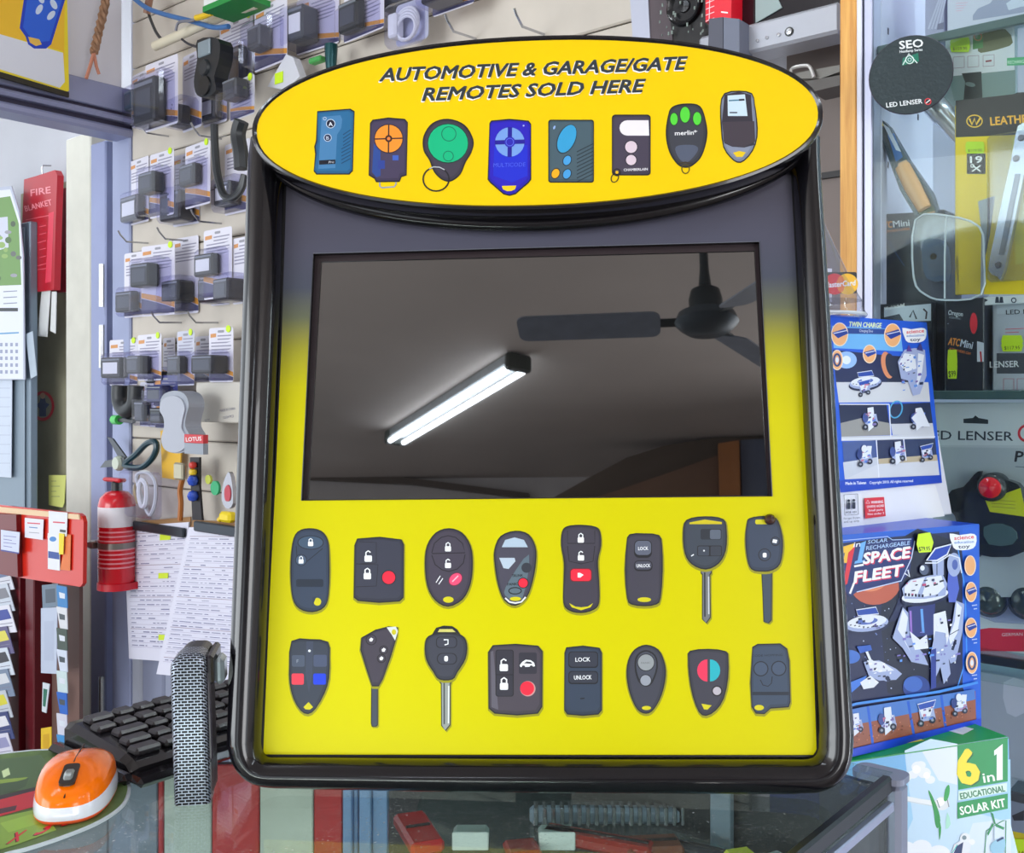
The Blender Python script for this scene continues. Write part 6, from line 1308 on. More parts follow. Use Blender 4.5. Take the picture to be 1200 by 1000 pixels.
# steel upright, speaker, charger box and red bit case left of the monitor
PS2 = PC.off(-.085)
t, p = lthing(PS2, 'steel_upright', 'silver steel upright rising behind the oval header', 'upright', 750, 48)
s = MB(); s.prism([p.uv(*q) for q in ((735, -50), (757, -50), (763, 70), (743, 70))], -.0, .03, mat((186, 190, 206), .35, .4)); s.build('post', t)
s = MB(); s.prism([p.uv(*q) for q in ((757, -50), (777, -50), (790, 70), (763, 70))], .002, .06, mat((82, 70, 76), .5)); s.build('side_board', t)
t, p = lthing(PMn, 'loudspeaker', 'black loudspeaker with shiny flecks beside the steel upright', 'speaker', 800, 60, -.01)
s = MB(); s.prism([p.uv(*q) for q in ((770, -60), (835, -60), (835, 50), (826, 62), (792, 62))], .0, .1, mat((26, 26, 28), .3)); s.build('cabinet', t)
q = p.uv(803, 8); rs = .028
s = MB(); s.lathe([(0, .004), (rs*.3, .003), (rs*.4, -.004), (rs*.9, .002), (rs, .006), (rs*1.05, 0)], mat((32, 33, 36), .25, .2, bump=.5, nscale=60), 30, Matrix.Translation((q[0], -.001, q[1])) @ Matrix.Rotation(PI/2, 4, 'X')); s.build('cone', t)
s = MB(); r_ = random.Random(5)
for k in range(26):
    x = r_.uniform(776, 828); y = r_.uniform(-8, 44); q = p.uv(x, y); d = r_.uniform(.0006, .0016); s.box(q[0]-d, q[0]+d, -.008, -.0065, q[1]-d*2, q[1]+d*2, mat((150, 166, 160), .2, .6))
o = s.build('metal_flecks', t)  # bright specks paint silver glints onto the speaker
t, p = lthing(PMn, 'slate_box', 'two tone slate box standing behind the oval header', 'box', 848, 70, .03)
s = MB(); s.prism([p.uv(*q) for q in ((831, 22), (847, 20), (847, 80), (829, 80))], .0, .04, mat((76, 78, 92), .4)); s.build('left_face', t)
s = MB(); s.prism([p.uv(*q) for q in ((847.4, 20), (866, 22), (866, 80), (847.4, 80))], .001, .04, mat((104, 110, 128), .4)); s.build('right_face', t)
t, p = lthing(PMn, 'red_bit_case', 'red case with a white grid standing on the slate box', 'case', 845, 20, .03)
s = MB(); s.prism([p.uv(*q) for q in ((826, -50), (857, -50), (856, 20.4), (833, 22), (826, 26))], .002, .035, mat((226, 20, 44), .35)); s.build('body', t)
a = Art(p, -.0018)
for k in range(4): a.l((240, 200, 206), [(827, 4+k*7), (837, k*7)], .9)
a.l((240, 200, 206), [(832, -10), (831, 24)], .9); a.l((250, 240, 240), [(845, 14), (853, 15)], 1.6); a.build('print', t)

# added unseen area lights that brighten the cabinet: one overhead, one at its end
area('cabinet_fill', tuple(PC.o+PC.U*.3-PC.N*.05+Vector((0, 0, 1.2))), tuple(PC.o+PC.U*.25-PC.N*.14-Vector((0, 0, .4))), .9, .06, 9, (.93, .97, 1))
area('cabinet_fill', tuple(PC.o+PC.U*.90-PC.N*.05), tuple(PC.o+PC.U*.2-PC.N*.15), .05, 1.6, 6, (.93, .97, 1))
# ------------------------------------------------------------------ toy cartons stacked beside the counter
YB = .98; zb_abs = EYE-(885-HOR)*YB/F
USP = Vector((.846, .534, 0)); PSF = Pl(Vector(((1003-600)/F*YB, YB, zb_abs)), USP, ZUP)
# solar kit carton: its top is the floor of the space carton
zt_abs = zb_abs-.0012; YS = (EYE-zt_abs)*F/(892-HOR)
PSK = Pl(Vector(((1001-600)/F*YS, YS, zt_abs)), Vector((.935, .353, 0)), ZUP)
# low white cabinet under the cartons
base_h = .66
def cbx(pl, x0, x1, y0, y1, name, label, cat, depth, c, face, top=None, zlo=None, zhi=None):
    t = thing(name, label, cat, pl.mtx()); xa = pl.uv(x0, (y0+y1)/2)[0]; xb = pl.uv(x1, (y0+y1)/2)[0]
    zl = pl.uv((x0+x1)/2, y1)[1] if zlo is None else zlo; zh = pl.uv((x0+x1)/2, y0)[1] if zhi is None else zhi
    s = MB(); s.box(xa, xb, 0, depth, zl, zh, mat(c, .3), None, .0012); s.build('carton', t)
    a = Art(pl, .0002, .00005); face(a); a.build('front_print', t)
    return t, xa, xb, zl, zh
W1 = (226, 232, 246); W2 = (160, 174, 216); NV = (18, 26, 70); BL = (24, 92, 206); DK = (30, 34, 60); OR_ = (232, 150, 84)
def panel_lines(a, r_, x0, y0, x1, y1, n, cols_):
    for k in range(n):
        x = r_.uniform(x0, x1); y = r_.uniform(y0, y1); w = r_.uniform(1, 4.5); h = r_.uniform(.8, 3); a.p(r_.choice(cols_), [(x, y), (x+w, y-.6), (x+w, y+h-.6), (x, y+h)])
def saucer(a, cx, cy, k, r_):
    a.e(NV, cx, cy+3*k, 23*k, 9*k, -.12); a.e(W2, cx, cy+1*k, 22*k, 8*k, -.12); a.e(W1, cx, cy-1*k, 20*k, 6.5*k, -.12); a.e((86, 110, 190), cx, cy-1.5*k, 11*k, 3.4*k, -.12); a.e(W1, cx+1*k, cy-4*k, 6*k, 4*k)
    for i in range(9): x = cx+(i-4)*4.4*k; a.l(NV, [(x, cy+5*k-abs(i-4)*.6*k), (x+2*k, cy+4.6*k-abs(i-4)*.6*k)], 1*k)
    a.p((30, 70, 170), [(cx-11*k, cy-13*k), (cx+9*k, cy-16*k), (cx+12*k, cy-9*k), (cx-9*k, cy-7*k)]); a.l(W1, [(cx-11*k, cy-13*k), (cx+9*k, cy-16*k), (cx+12*k, cy-9*k), (cx-9*k, cy-7*k)], 1*k, True)
def rover(a, cx, cy, k, r_, sh=0):
    a.p(W2, [(cx-7*k, cy-4*k), (cx+6*k, cy-6*k), (cx+8*k, cy+4*k), (cx-5*k, cy+6*k)]); a.p(W1, [(cx-6*k, cy-4*k), (cx+5*k, cy-5.6*k), (cx+3*k, cy+1*k), (cx-4*k, cy+2*k)])
    if sh == 0: a.p((34, 74, 176), [(cx-8*k, cy-9*k), (cx+8*k, cy-13*k), (cx+6*k, cy-7*k), (cx-6*k, cy-4*k)]); a.l(W1, [(cx-8*k, cy-9*k), (cx+8*k, cy-13*k), (cx+6*k, cy-7*k), (cx-6*k, cy-4*k)], .8*k, True)
    elif sh == 1: a.e(W1, cx-1*k, cy-9*k, 3*k, 4*k); a.p(W1, [(cx+2*k, cy-12*k), (cx+7*k, cy-12*k), (cx+6*k, cy-2*k), (cx+1*k, cy-3*k)]); a.e((40, 60, 130), cx-6*k, cy-3*k, 3*k, 5*k)
    else: a.p(W1, [(cx-3*k, cy-12*k), (cx+3*k, cy-13*k), (cx+5*k, cy+6*k), (cx-2*k, cy+12*k)]); a.p(W2, [(cx+3*k, cy-6*k), (cx+8*k, cy+2*k), (cx+5*k, cy+9*k)]); a.e((60, 80, 150), cx-5*k, cy-2*k, 3*k, 5*k)
    for x in (-5, 5): a.e(DK, cx+x*k, cy+6*k-x*.3*k, 2.8*k, 3*k); a.e((150, 156, 170), cx+x*k, cy+6*k-x*.3*k, 1.2*k)
    panel_lines(a, r_, cx-5*k, cy-8*k, cx+4*k, cy+4*k, 9, [NV, (120, 100, 170), (90, 130, 220), (200, 120, 150)])
def logo(a, cx, cy, k):
    a.p((240, 244, 252), [(cx-16*k, cy-9*k), (cx-4*k, cy-7*k), (cx+10*k, cy-9*k), (cx+17*k, cy-6*k), (cx+16*k, cy+6*k), (cx+8*k, cy+11*k), (cx-8*k, cy+11*k), (cx-13*k, cy+4*k)], 2)
    a.t((226, 60, 70), 'science', cx-10*k, cy-1*k, cx+14*k, cy-3*k, 5*k, 0, .03); a.t((70, 130, 206), 'education', cx-10*k, cy+3.6*k, cx+14*k, cy+2.4*k, 3.4*k, 0, .02); a.t((30, 50, 90), 'toy', cx-5*k, cy+9.6*k, cx+9*k, cy+8.6*k, 4.6*k, 0, .03)
def orb(a, cx, cy, rx, ry, kind):
    a.e((246, 226, 206), cx, cy, rx+1, ry+1); a.e((240, 176, 120), cx, cy, rx, ry)
    if kind == 1: a.p((24, 60, 160), [(cx-rx, cy-2), (cx+rx-2, cy-ry*.55), (cx+rx+1, cy-1), (cx-2, cy+ry*.35)]); a.l(W1, [(cx-rx+2, cy-1), (cx+rx-1, cy-ry*.35)], .9)
    if kind == 2: a.ring((40, 60, 120), cx, cy, rx*.62, 2.4, ry*.62); a.e(W1, cx, cy, rx*.3, ry*.3)
def space(a):
    r_ = random.Random(21)
    a.p(BL, [(960, 632), (988, 627), (1147, 614), (1150, 851), (960, 895)]); a.p((22, 30, 76), [(960, 640), (1050, 629), (1124, 623), (1133, 690), (1131, 810), (1100, 818), (960, 838)]); a.p((14, 20, 52), [(1040, 640), (1112, 632), (1122, 720), (1100, 800), (1040, 812)], 2)
    a.p((30, 96, 214), [(1128, 620), (1146, 616), (1149, 850), (1128, 806)]); a.l((70, 150, 240), [(1122, 640), (1131, 690), (1133, 770), (1122, 806), (1100, 812)], 1.4)
    # stars, planet
    for k in range(46): a.e(r_.choice([(200, 210, 240), (120, 140, 200)]), r_.uniform(998, 1112), r_.uniform(700, 808), r_.uniform(.3, .9), None, 0, 6)
    a.e((190, 92, 70), 1026, 683, 30, 26, -.2); a.e((226, 140, 100), 1022, 676, 22, 17, -.3); a.p((22, 30, 76), [(1050, 640), (1062, 700), (1058, 720), (1040, 730), (1054, 700)], 2); a.e((60, 110, 200), 996, 770, 12, 8)
    a.e((30, 60, 140), 1074, 806, 16, 14); a.e((56, 100, 190), 1070, 802, 11, 9)
    # title block
    a.p((20, 40, 110), [(985, 640), (1071, 630), (1066, 672), (1057, 682), (1004, 694), (996, 700), (988, 690)]); a.l((170, 196, 240), [(985, 634), (1040, 629), (1046, 633), (1068, 632)], 1); a.l((200, 214, 246), [(1004, 694), (1056, 681), (1068, 655), (1072, 634)], 1.2)
    a.p((246, 196, 50), [(984, 642), (1001, 637), (999, 646), (994, 660), (988, 660), (990, 648), (984, 650)]); a.p((226, 40, 60), [(994, 648), (1002, 640), (993, 684), (988, 688)]); a.t((240, 242, 250), 'in', 1000, 641.6, 1009, 640.4, 6, .2, .02); a.p((110, 176, 240), [(1008, 637), (1015, 634), (1010, 657), (1014, 656), (1013, 659), (1001, 661), (1002, 658), (1005, 657), (1008, 642)])
    a.t((170, 200, 240), 'SOLAR', 1017, 637.6, 1040, 635, 4.4, .2, .02); a.t((170, 200, 240), 'RECHARGEABLE', 1015, 645, 1067, 638.4, 4.8, .2, .02)
    for dx, dy, c in ((1.2, 1.2, (220, 50, 90)), (0, 0, (244, 246, 252))): a.t(c, 'SPACE', 1012+dx, 661+dy, 1068+dx, 653+dy, 13, .22, .05); a.t(c, 'FLEET', 1001+dx, 683+dy, 1060+dx, 673.6+dy, 13, .22, .05)
    a.l((244, 246, 252), [(1001, 683), (996, 696)], 2.4); a.l((244, 246, 252), [(1001, 664), (1012, 662)], 2.4)
    logo(a, 1128, 634, .95)
    # saucer, shuttle on the left
    saucer(a, 1016, 730, 1.15, r_); panel_lines(a, r_, 1000, 722, 1036, 736, 16, [NV, (90, 80, 150), (230, 236, 250)])
    a.p((60, 120, 220), [(996, 800), (1016, 792), (1012, 800), (998, 812)]); a.p(W2, [(1012, 776), (1030, 774), (1050, 784), (1057, 790), (1050, 797), (1030, 798), (1018, 792)], 1); a.p(W1, [(1016, 774), (1034, 776), (1048, 786), (1030, 788), (1020, 784)], 1); a.p(W1, [(1008, 800), (1020, 792), (1030, 800), (1024, 806), (1012, 808)]); a.e(W2, 1040, 795, 5, 4); a.e(NV, 1040, 795, 2.6)
    a.l(W1, [(1014, 760), (1020, 774), (1032, 782)], 3); a.p((40, 90, 190), [(1004, 758), (1020, 756), (1022, 762), (1008, 766)]); panel_lines(a, r_, 1012, 776, 1046, 800, 22, [NV, (110, 100, 170), (240, 240, 250)])
    # big walking robot
    a.p(W2, [(1058, 712), (1050, 735), (1046, 748), (1058, 760), (1068, 776), (1088, 780), (1082, 766), (1070, 752), (1066, 720)]); a.p(W1, [(1058, 714), (1052, 738), (1060, 750), (1068, 766), (1060, 752), (1064, 724)]); a.p((40, 50, 120), [(1064, 712), (1096, 706), (1094, 744), (1066, 748)]); a.l((150, 110, 200), [(1067, 716), (1068, 742)], 2.4); a.l((100, 160, 230), [(1080, 714), (1082, 742)], 3); a.p(W1, [(1066, 740), (1078, 750), (1086, 744), (1088, 760), (1072, 762)])
    a.p(W1, [(1094, 720), (1108, 716), (1112, 745), (1110, 800), (1100, 770), (1094, 756)]); a.p(W2, [(1096, 740), (1108, 742), (1114, 790), (1106, 802), (1102, 782), (1094, 800), (1090, 770)]); a.p((40, 60, 150), [(1091, 762), (1097, 760), (1097, 806), (1091, 808)])
    a.p(W2, [(1120, 704), (1130, 708), (1128, 740), (1120, 775), (1114, 778), (1108, 762), (1116, 730)]); a.p(W1, [(1121, 706), (1127, 712), (1122, 742), (1114, 756), (1112, 748), (1119, 728)]); a.l(NV, [(1116, 762), (1120, 750)], 3); a.l(NV, [(1113, 744), (1124, 738)], .8)
    a.p((80, 100, 200), [(1112, 664), (1120, 662), (1124, 690), (1120, 706), (1112, 706), (1110, 686)]); a.e(W2, 1118, 662, 8, 14); a.e((80, 100, 180), 1119, 662, 3.4, 6); a.l(W1, [(1112, 650), (1124, 654), (1127, 672)], 1.4)
    a.e(NV, 1084, 701, 28, 9, -.14); a.e(W1, 1084, 698, 27.5, 8, -.14); a.p(W2, [(1057, 690), (1066, 680), (1082, 676), (1104, 672), (1110, 684), (1108, 698), (1084, 702), (1060, 702)]); a.p(W1, [(1060, 688), (1068, 680), (1084, 677), (1078, 690), (1074, 700), (1060, 699)]); a.p(W1, [(1086, 677), (1103, 674), (1107, 688), (1098, 697), (1080, 700), (1084, 686)])
    for i in range(6): a.l(NV, [(1060+i*4, 697+i*.3), (1062.4+i*4, 697+i*.3)], 3.4)
    for x, y in ((1084, 688), (1094, 686), (1101, 682)): a.l(DK, [(x, y), (x+5, y-1.6)], 2)
    a.e((80, 90, 120), 1083, 668, 5.5, 6); a.e(W1, 1081, 666, 2.6, 3); a.p(W2, [(1092, 656), (1106, 652), (1106, 674), (1094, 676)]); a.l(NV, [(1098, 656), (1098, 674)], 1); a.l(W1, [(1064, 668), (1066, 676), (1060, 672)], 1.6)
    a.p((30, 66, 180), [(1086, 657), (1096, 643), (1115, 638), (1110, 650), (1098, 657)]); a.l(W1, [(1086, 657), (1096, 643), (1115, 638), (1110, 650), (1098, 657)], 1.8, True); a.l(W1, [(1084, 660), (1098, 660), (1114, 650)], 1.4)
    panel_lines(a, r_, 1050, 740, 1092, 776, 20, [NV, (130, 120, 200), (90, 150, 240)]); panel_lines(a, r_, 1096, 716, 1126, 780, 22, [NV, (130, 120, 200), (240, 242, 250)]); panel_lines(a, r_, 1060, 678, 1104, 698, 12, [(200, 70, 120), NV, (120, 130, 190)])
    # column of round insets
    orb(a, 1137, 663, 5.8, 11, 0); orb(a, 1138, 694, 5.8, 11, 1); orb(a, 1138, 736, 6, 11, 1); orb(a, 1139, 777, 6, 12, 2)
    for y in (710, 750, 792): a.l((200, 214, 244), [(1139, y), (1145, y-1)], 1); a.l((200, 214, 244), [(1141, y+4), (1145, y+3.4)], 1)
    # strip of four pictures at the bottom
    a.l((60, 140, 230), [(960, 838), (1004, 825), (1100, 811), (1146, 800)], 3); 
    a.p((150, 86, 66), [(960, 850), (1016, 836), (1060, 828), (1143, 810), (1144, 844), (1004, 876), (960, 886)]); a.p((70, 120, 200), [(960, 840), (1010, 829), (1060, 821), (1100, 815), (1142, 808), (1143, 820), (1100, 830), (1060, 838), (1010, 848), (960, 860)])
    a.l(BL, [(1017, 828), (1023, 874)], 3); a.l(BL, [(1064, 822), (1071, 862)], 3); a.l(BL, [(1103, 815), (1108, 852)], 3)
    for k in range(60): x = r_.uniform(1000, 1140); a.e(r_.choice([(196, 120, 90), (110, 60, 50)]), x, 866-(x-1004)*.24+r_.uniform(-12, 6), .9, None, 0, 6)
    rover(a, 1003, 850, 1.1, r_, 2); rover(a, 1040, 846, 1.35, r_, 2); rover(a, 1086, 838, 1.35, r_, 0); rover(a, 1125, 828, 1.15, r_, 1)
    a.p((12, 60, 200), [(960, 886), (1003, 877), (1150, 842), (1150, 852), (1003, 886.4), (960, 896)])
    a.p(LIME, [(1076, 626), (1090, 624), (1094, 636), (1091, 647), (1077, 648), (1074, 638)]); a.t((40, 60, 30), '$79.95', 1077, 646, 1090, 645.2, 5, 0, .02)
t, xa, xb, zl, zh = cbx(PSF, 966, 1148.5, 614, 852, 'space_toy_carton', 'blue toy carton lettered SPACE FLEET with a white robot, middle of the stack', 'box', .07, (16, 70, 200), space, zlo=0, zhi=PSF.uv(1147, 614.5)[1])
sp_top = zb_abs+zh
# green and blue solar kit carton
def solar(a):
    a.p((122, 184, 232), [(992, 893), (1182, 864), (1186, 1080), (992, 1080)]); a.p((160, 208, 240), [(992, 930), (1100, 905), (1184, 890), (1186, 1080), (992, 1080)]); a.p((196, 224, 246), [(1060, 880), (1122, 872), (1122, 950), (1184, 965), (1186, 1080), (1030, 1080), (1070, 960)], 2); a.p((226, 236, 250), [(1080, 880), (1122, 872), (1122, 920), (1100, 915)], 1); a.p((214, 230, 248), [(1140, 965), (1184, 960), (1186, 1080), (1100, 1080)], 1)
    a.l((60, 160, 90), [(992, 893.6), (1182, 865)], 1.4)
    for cx, cy, r in ((1076, 899, 8), (1083, 906, 8), (1070, 908, 6), (1090, 914, 6), (1079, 897, 6), (1062, 996, 12), (1080, 994, 12), (1045, 1000, 12), (1100, 1002, 14)): a.e((236, 242, 250), cx, cy, r, r*.8)
    for cx, cy, r in ((1074, 902, 5), (1086, 909, 4)): a.e((250, 252, 255), cx, cy, r)
    a.ring((236, 244, 244), 1056, 912, 11, 3, 4.4, -.12); a.ring((120, 196, 176), 1056, 912.4, 8.6, 1, 3); a.e((206, 226, 230), 1056, 912, 2, 1.2)
    a.l((236, 242, 246), [(1052, 926), (1060, 936), (1080, 940), (1096, 942)], 6.4); a.l((200, 214, 226), [(1054, 930), (1062, 939), (1094, 945)], 1)
    a.e((226, 232, 236), 1104, 942, 8.5, 8); a.e((250, 250, 250), 1102, 940, 5, 5); a.l((130, 140, 150), [(1098, 938), (1101, 947)], 1.2); a.l((130, 140, 150), [(1110, 937), (1112, 946)], 1.2)
    a.p((34, 150, 70), [(1088, 928), (1091, 930), (1099, 948), (1102, 962), (1099, 971), (1096, 966), (1094, 950)], 3); a.p((34, 160, 76), [(1106, 938), (1108, 925), (1112, 920), (1113, 928), (1110, 938)], 3); a.p((34, 150, 70), [(1101, 985), (1100, 972), (1099, 956), (1103, 970)], 3); a.p((170, 226, 206), [(1110, 952), (1114, 966), (1108, 972)], 2)
    a.p((0, 148, 76), [(1122, 874.5), (1181, 864.5), (1181, 916), (1123, 926)])
    for dx, dy, c in ((1.4, 1.2, (0, 100, 50)), (0, 0, (246, 226, 40))): a.t(c, '6', 1126+dx, 920+dy, 1148+dx, 916+dy, 41, 0, .05)
    a.t((236, 244, 240), 'in', 1153, 917.6, 1166, 915.4, 12, 0, .02); a.p((244, 248, 250), [(1165, 880), (1175, 872), (1175, 914), (1168, 915), (1168, 884), (1165, 886)])
    a.p((216, 240, 230), [(1123, 927.6), (1180, 917.6), (1180, 928), (1123, 938.6)]); a.t((20, 120, 76), 'EDUCATIONAL', 1126, 937, 1178, 927.6, 7.4, 0, .03)
    a.p((0, 148, 76), [(1122, 941), (1181, 930.4), (1181, 948), (1122, 960)]); a.t((240, 248, 244), 'SOLAR KIT', 1126, 955.4, 1178.6, 945.4, 10, 0, .03)
    a.l((60, 150, 100), [(1156, 974), (1165, 968), (1176, 962), (1179, 962), (1178, 1010)], 1); a.l((60, 150, 100), [(1156, 974), (1154, 1000)], 1)
    for p_ in (((1161, 952), (1164, 954), (1167, 966), (1165, 966)), ((1166, 965), (1177, 970), (1176, 973), (1167, 969)), ((1165, 966), (1158, 980), (1157, 977), (1163, 965))): a.p((24, 140, 84), list(p_))
    a.l((170, 190, 206), [(1165, 968), (1165, 985)], 1.4); a.p((150, 200, 226), [(1160, 992), (1168, 984), (1178, 984), (1176, 1000), (1164, 1002)], 2); a.l((30, 60, 110), [(1168, 986), (1176, 982)], 2.4)
    a.e((230, 236, 240), 1131, 983, 6, 6.6); a.e((120, 140, 150), 1130, 982, 2.6); a.e((236, 240, 244), 1139, 987, 3.6); a.p((226, 232, 240), [(1118, 990), (1128, 984), (1138, 990), (1134, 1010), (1112, 1010)]); a.p((26, 50, 100), [(1121, 992), (1129, 987), (1127, 1000), (1116, 1004)]); a.l((70, 200, 200), [(1112, 1006), (1122, 990)], 1)
t, xa, xb, zl, zh = cbx(PSK, 985, 1181.5, 864, 1100, 'solar_kit_carton', 'green and sky blue educational kit carton lettered 6 in 1, bottom of the stack', 'box', .11, (226, 230, 236), solar, zlo=-.30, zhi=0)
s = MB(); s.box(xa+.0005, xb-.0005, .0008, .109, 0, .0004, mat((20, 160, 84), .4)); s.build('green_lid', t)
a = Art(PSK, 0); s = MB()
s.prism([(xa+.08, .02), (xa+.12, .02), (xa+.118, .03), (xa+.085, .03)], 0, 0, mat((246, 226, 60), .4)); o = s.build('lid_print', t); o.matrix_local = Matrix.Translation((0, 0, .0008)) @ Matrix.Rotation(-PI/2, 4, 'X') @ Matrix.Scale(1, 4); 
o.matrix_local = Matrix(((1, 0, 0, 0), (0, 0, 1, 0), (0, 1, 0, .0007), (0, 0, 0, 1)))
s = MB(); s.prism([(xb-.04, .02), (xb-.015, .03), (xb-.02, .045), (xb-.045, .035)], 0, 0, mat((226, 232, 236), .4)); o = s.build('lid_print', t); o.matrix_local = Matrix(((1, 0, 0, 0), (0, 0, 1, 0), (0, 1, 0, .0007), (0, 0, 0, 1)))
# low cabinet carrying the cartons
zc = zt_abs-.301
t = thing('low_cabinet', 'plain white low cabinet under the toy cartons', 'cabinet', Matrix.Translation((PSK.o.x, PSK.o.y, 0)) @ Matrix.Rotation(math.atan2(.353, .935), 4, 'Z'))
s = MB(); s.box(.02, .30, .0, .16, .001, zc, mat((200, 202, 210), .5), None, .003); s.build('body', t)
s = MB(); s.box(.03, .155, -.012, -.001, .05, zc-.02, mat((206, 208, 216), .5), None, .002); s.build('door', t)
s = MB(); s.box(.165, .29, -.012, -.001, .05, zc-.02, mat((206, 208, 216), .5), None, .002); s.build('door', t)
# upper carton: leans back on top of the space carton
YU = (EYE-sp_top)*F/(617-HOR)
th2 = math.radians(11); U2 = Vector((.823, .568, 0)).normalized(); B2 = Vector((-U2.y, U2.x, 0))
PU = Pl(Vector(((1000-600)/F*YU, YU, sp_top+.001)), U2, ZUP*math.cos(th2)+B2*math.sin(th2))
def upper(a):
    r_ = random.Random(8)
    a.p((236, 238, 246), [(960, 560), (1096, 568), (1107, 605), (990, 620), (960, 625)]); a.p((30, 90, 214), [(940, 368), (975, 370), (1086, 378), (1104, 566), (990, 577), (950, 580)])
    a.p((110, 180, 240), [(975, 382), (1055, 386), (1058, 412), (977, 408)]); a.p((40, 70, 150), [(976, 384), (1045, 386), (1046, 392), (976, 391)]); a.t((226, 240, 180), 'TWIN CHARGE', 995, 382.6, 1033, 384.4, 6, .1, .03); a.t((226, 232, 250), 'Changing Dino', 1007, 389, 1023, 389.6, 3.2)
    a.p((26, 36, 86), [(976, 410), (1034, 416), (1042, 450), (980, 451)]); a.e((150, 190, 250), 992, 422, 12, 10); a.e((230, 240, 255), 992, 422, 5)
    a.p((34, 40, 70), [(1032, 416), (1062, 418), (1066, 450), (1040, 450)]); a.e((220, 140, 100), 1040, 428, 7, 16, -.2); a.e((34, 40, 70), 1044, 428, 6, 14, -.2)
    a.p((206, 210, 220), [(980, 448), (1088, 448), (1090, 471), (983, 472)]); a.p((20, 30, 70), [(983, 474), (1039, 474), (1042, 496), (985, 498)]); a.p((150, 150, 150), [(985, 496), (1010, 490), (1042, 496), (1044, 510), (986, 512)]); a.p((30, 40, 76), [(1041, 474), (1090, 472), (1093, 496), (1044, 497)]); a.p((200, 204, 216), [(1044, 497), (1093, 496), (1095, 510), (1046, 510)]); a.ring((80, 170, 220), 1050, 480, 7, 1.6, 10, .3)
    a.p((206, 210, 222), [(986, 512), (1095, 509), (1095, 515), (986, 517)])
    a.p((70, 90, 150), [(987, 518), (1026, 516), (1028, 552), (990, 556)]); a.p((200, 206, 220), [(988, 542), (1028, 536), (1029, 560), (990, 562)]); a.p((40, 50, 90), [(1028, 516), (1058, 515), (1060, 540), (1029, 541)]); a.p((46, 60, 100), [(1060, 515), (1096, 514), (1098, 538), (1062, 540)]); a.p((190, 176, 150), [(1029, 538), (1098, 533), (1099, 541), (1030, 545)]); a.p((210, 214, 226), [(1029, 544), (1099, 540), (1101, 557), (990, 562)])
    for c_ in ([(984, 474), (1042, 474)], [(1042, 474), (1044, 512)], [(986, 515), (1096, 512)], [(1027, 516), (1030, 560)], [(1059, 515), (1062, 540)]): a.l((230, 234, 246), c_, 1.2)
    for cx, cy, kd in ((984, 389, 1), (1046, 390, 1), (1019, 412, 1)): orb(a, cx, cy+3, 9 if cx != 1019 else 7, 13 if cx != 1019 else 10, kd)
    orb(a, 981, 422, 6, 11, 2); logo(a, 1071, 392, .85)
    saucer(a, 1014, 448, .85, r_); rover(a, 1013, 456, .9, r_, 0)
    a.p(W2, [(1052, 424), (1060, 410), (1072, 408), (1084, 410), (1086, 440), (1078, 462), (1070, 464), (1064, 446), (1056, 444)], 1); a.p(W1, [(1053, 426), (1060, 414), (1072, 416), (1074, 432), (1062, 436)]); a.p(W1, [(1076, 414), (1083, 416), (1080, 440), (1074, 456)]); a.p((90, 60, 150), [(1062, 412), (1065, 404), (1069, 412)]); a.p((60, 60, 130), [(1074, 410), (1079, 402), (1082, 412)]); panel_lines(a, r_, 1054, 414, 1080, 460, 30, [NV, (110, 90, 170), (90, 140, 220)])
    rover(a, 1020, 492, 1.15, r_, 2); rover(a, 1076, 492, 1.1, r_, 2); a.p(W1, [(1068, 490), (1080, 478), (1090, 500), (1076, 500)]); rover(a, 1014, 536, 1.1, r_, 1); rover(a, 1052, 532, 1.15, r_, 2); rover(a, 1086, 532, .95, r_, 0)
    a.p((20, 66, 190), [(990, 563), (1103, 557), (1104, 566), (990, 577), (960, 578), (960, 566)]); a.t((236, 240, 250), 'Made in Taiwan', 991, 568.4, 1015, 567.4, 3.6, 0, .03); a.t((236, 240, 250), 'Copyright 2010. All rights reserved', 1019, 567.4, 1070, 565, 3.2, 0, .02)
    a.l((40, 44, 60), [(989, 580), (1005, 579), (1006, 603), (990, 604)], .7, True); a.e((30, 36, 60), 994.6, 587, 1.6); a.e((30, 36, 60), 1000.6, 586.6, 1.6); a.r((30, 36, 60), 993, 589, 996.4, 597, 1); a.r((30, 36, 60), 999, 588.6, 1002.4, 596.6, 1); a.t((60, 64, 80), 'AGE 10+', 991, 602, 1004, 601.4, 2.8, 0, .02); a.t((60, 64, 80), 'For ages 10 years', 989, 609, 1008, 607.6, 2.4); a.t((60, 64, 80), 'and up only', 989, 613, 1007, 611.6, 2.4)
    a.p((222, 36, 60), [(1013, 584), (1036, 582.6), (1038, 605), (1014, 608)]); a.t((250, 240, 244), 'WARNING', 1021, 590.4, 1035, 589.6, 3.2, 0, .03); a.t((250, 240, 244), 'CHOKING HAZARD', 1016, 595.4, 1036, 594, 2.8, 0, .02); a.t((250, 240, 244), 'Small parts', 1018, 599.6, 1035, 598.4, 2.6, 0, .02); a.t((250, 240, 244), 'Not under 3', 1017, 604, 1036, 602.6, 2.6, 0, .02); a.l((250, 240, 244), [(1014.6, 590), (1017, 586.4), (1019.4, 590)], .7, True)
t, xa, xb, zl, zh = cbx(PU, 958, 1096.5, 378, 605, 'robot_kit_carton', 'leaning blue and white robot kit carton on top of the stack', 'box', .045, (222, 226, 240), upper, zlo=0, zhi=PU.uv(1000, 371.6)[1])
up_top = PU.o+PU.V*zh
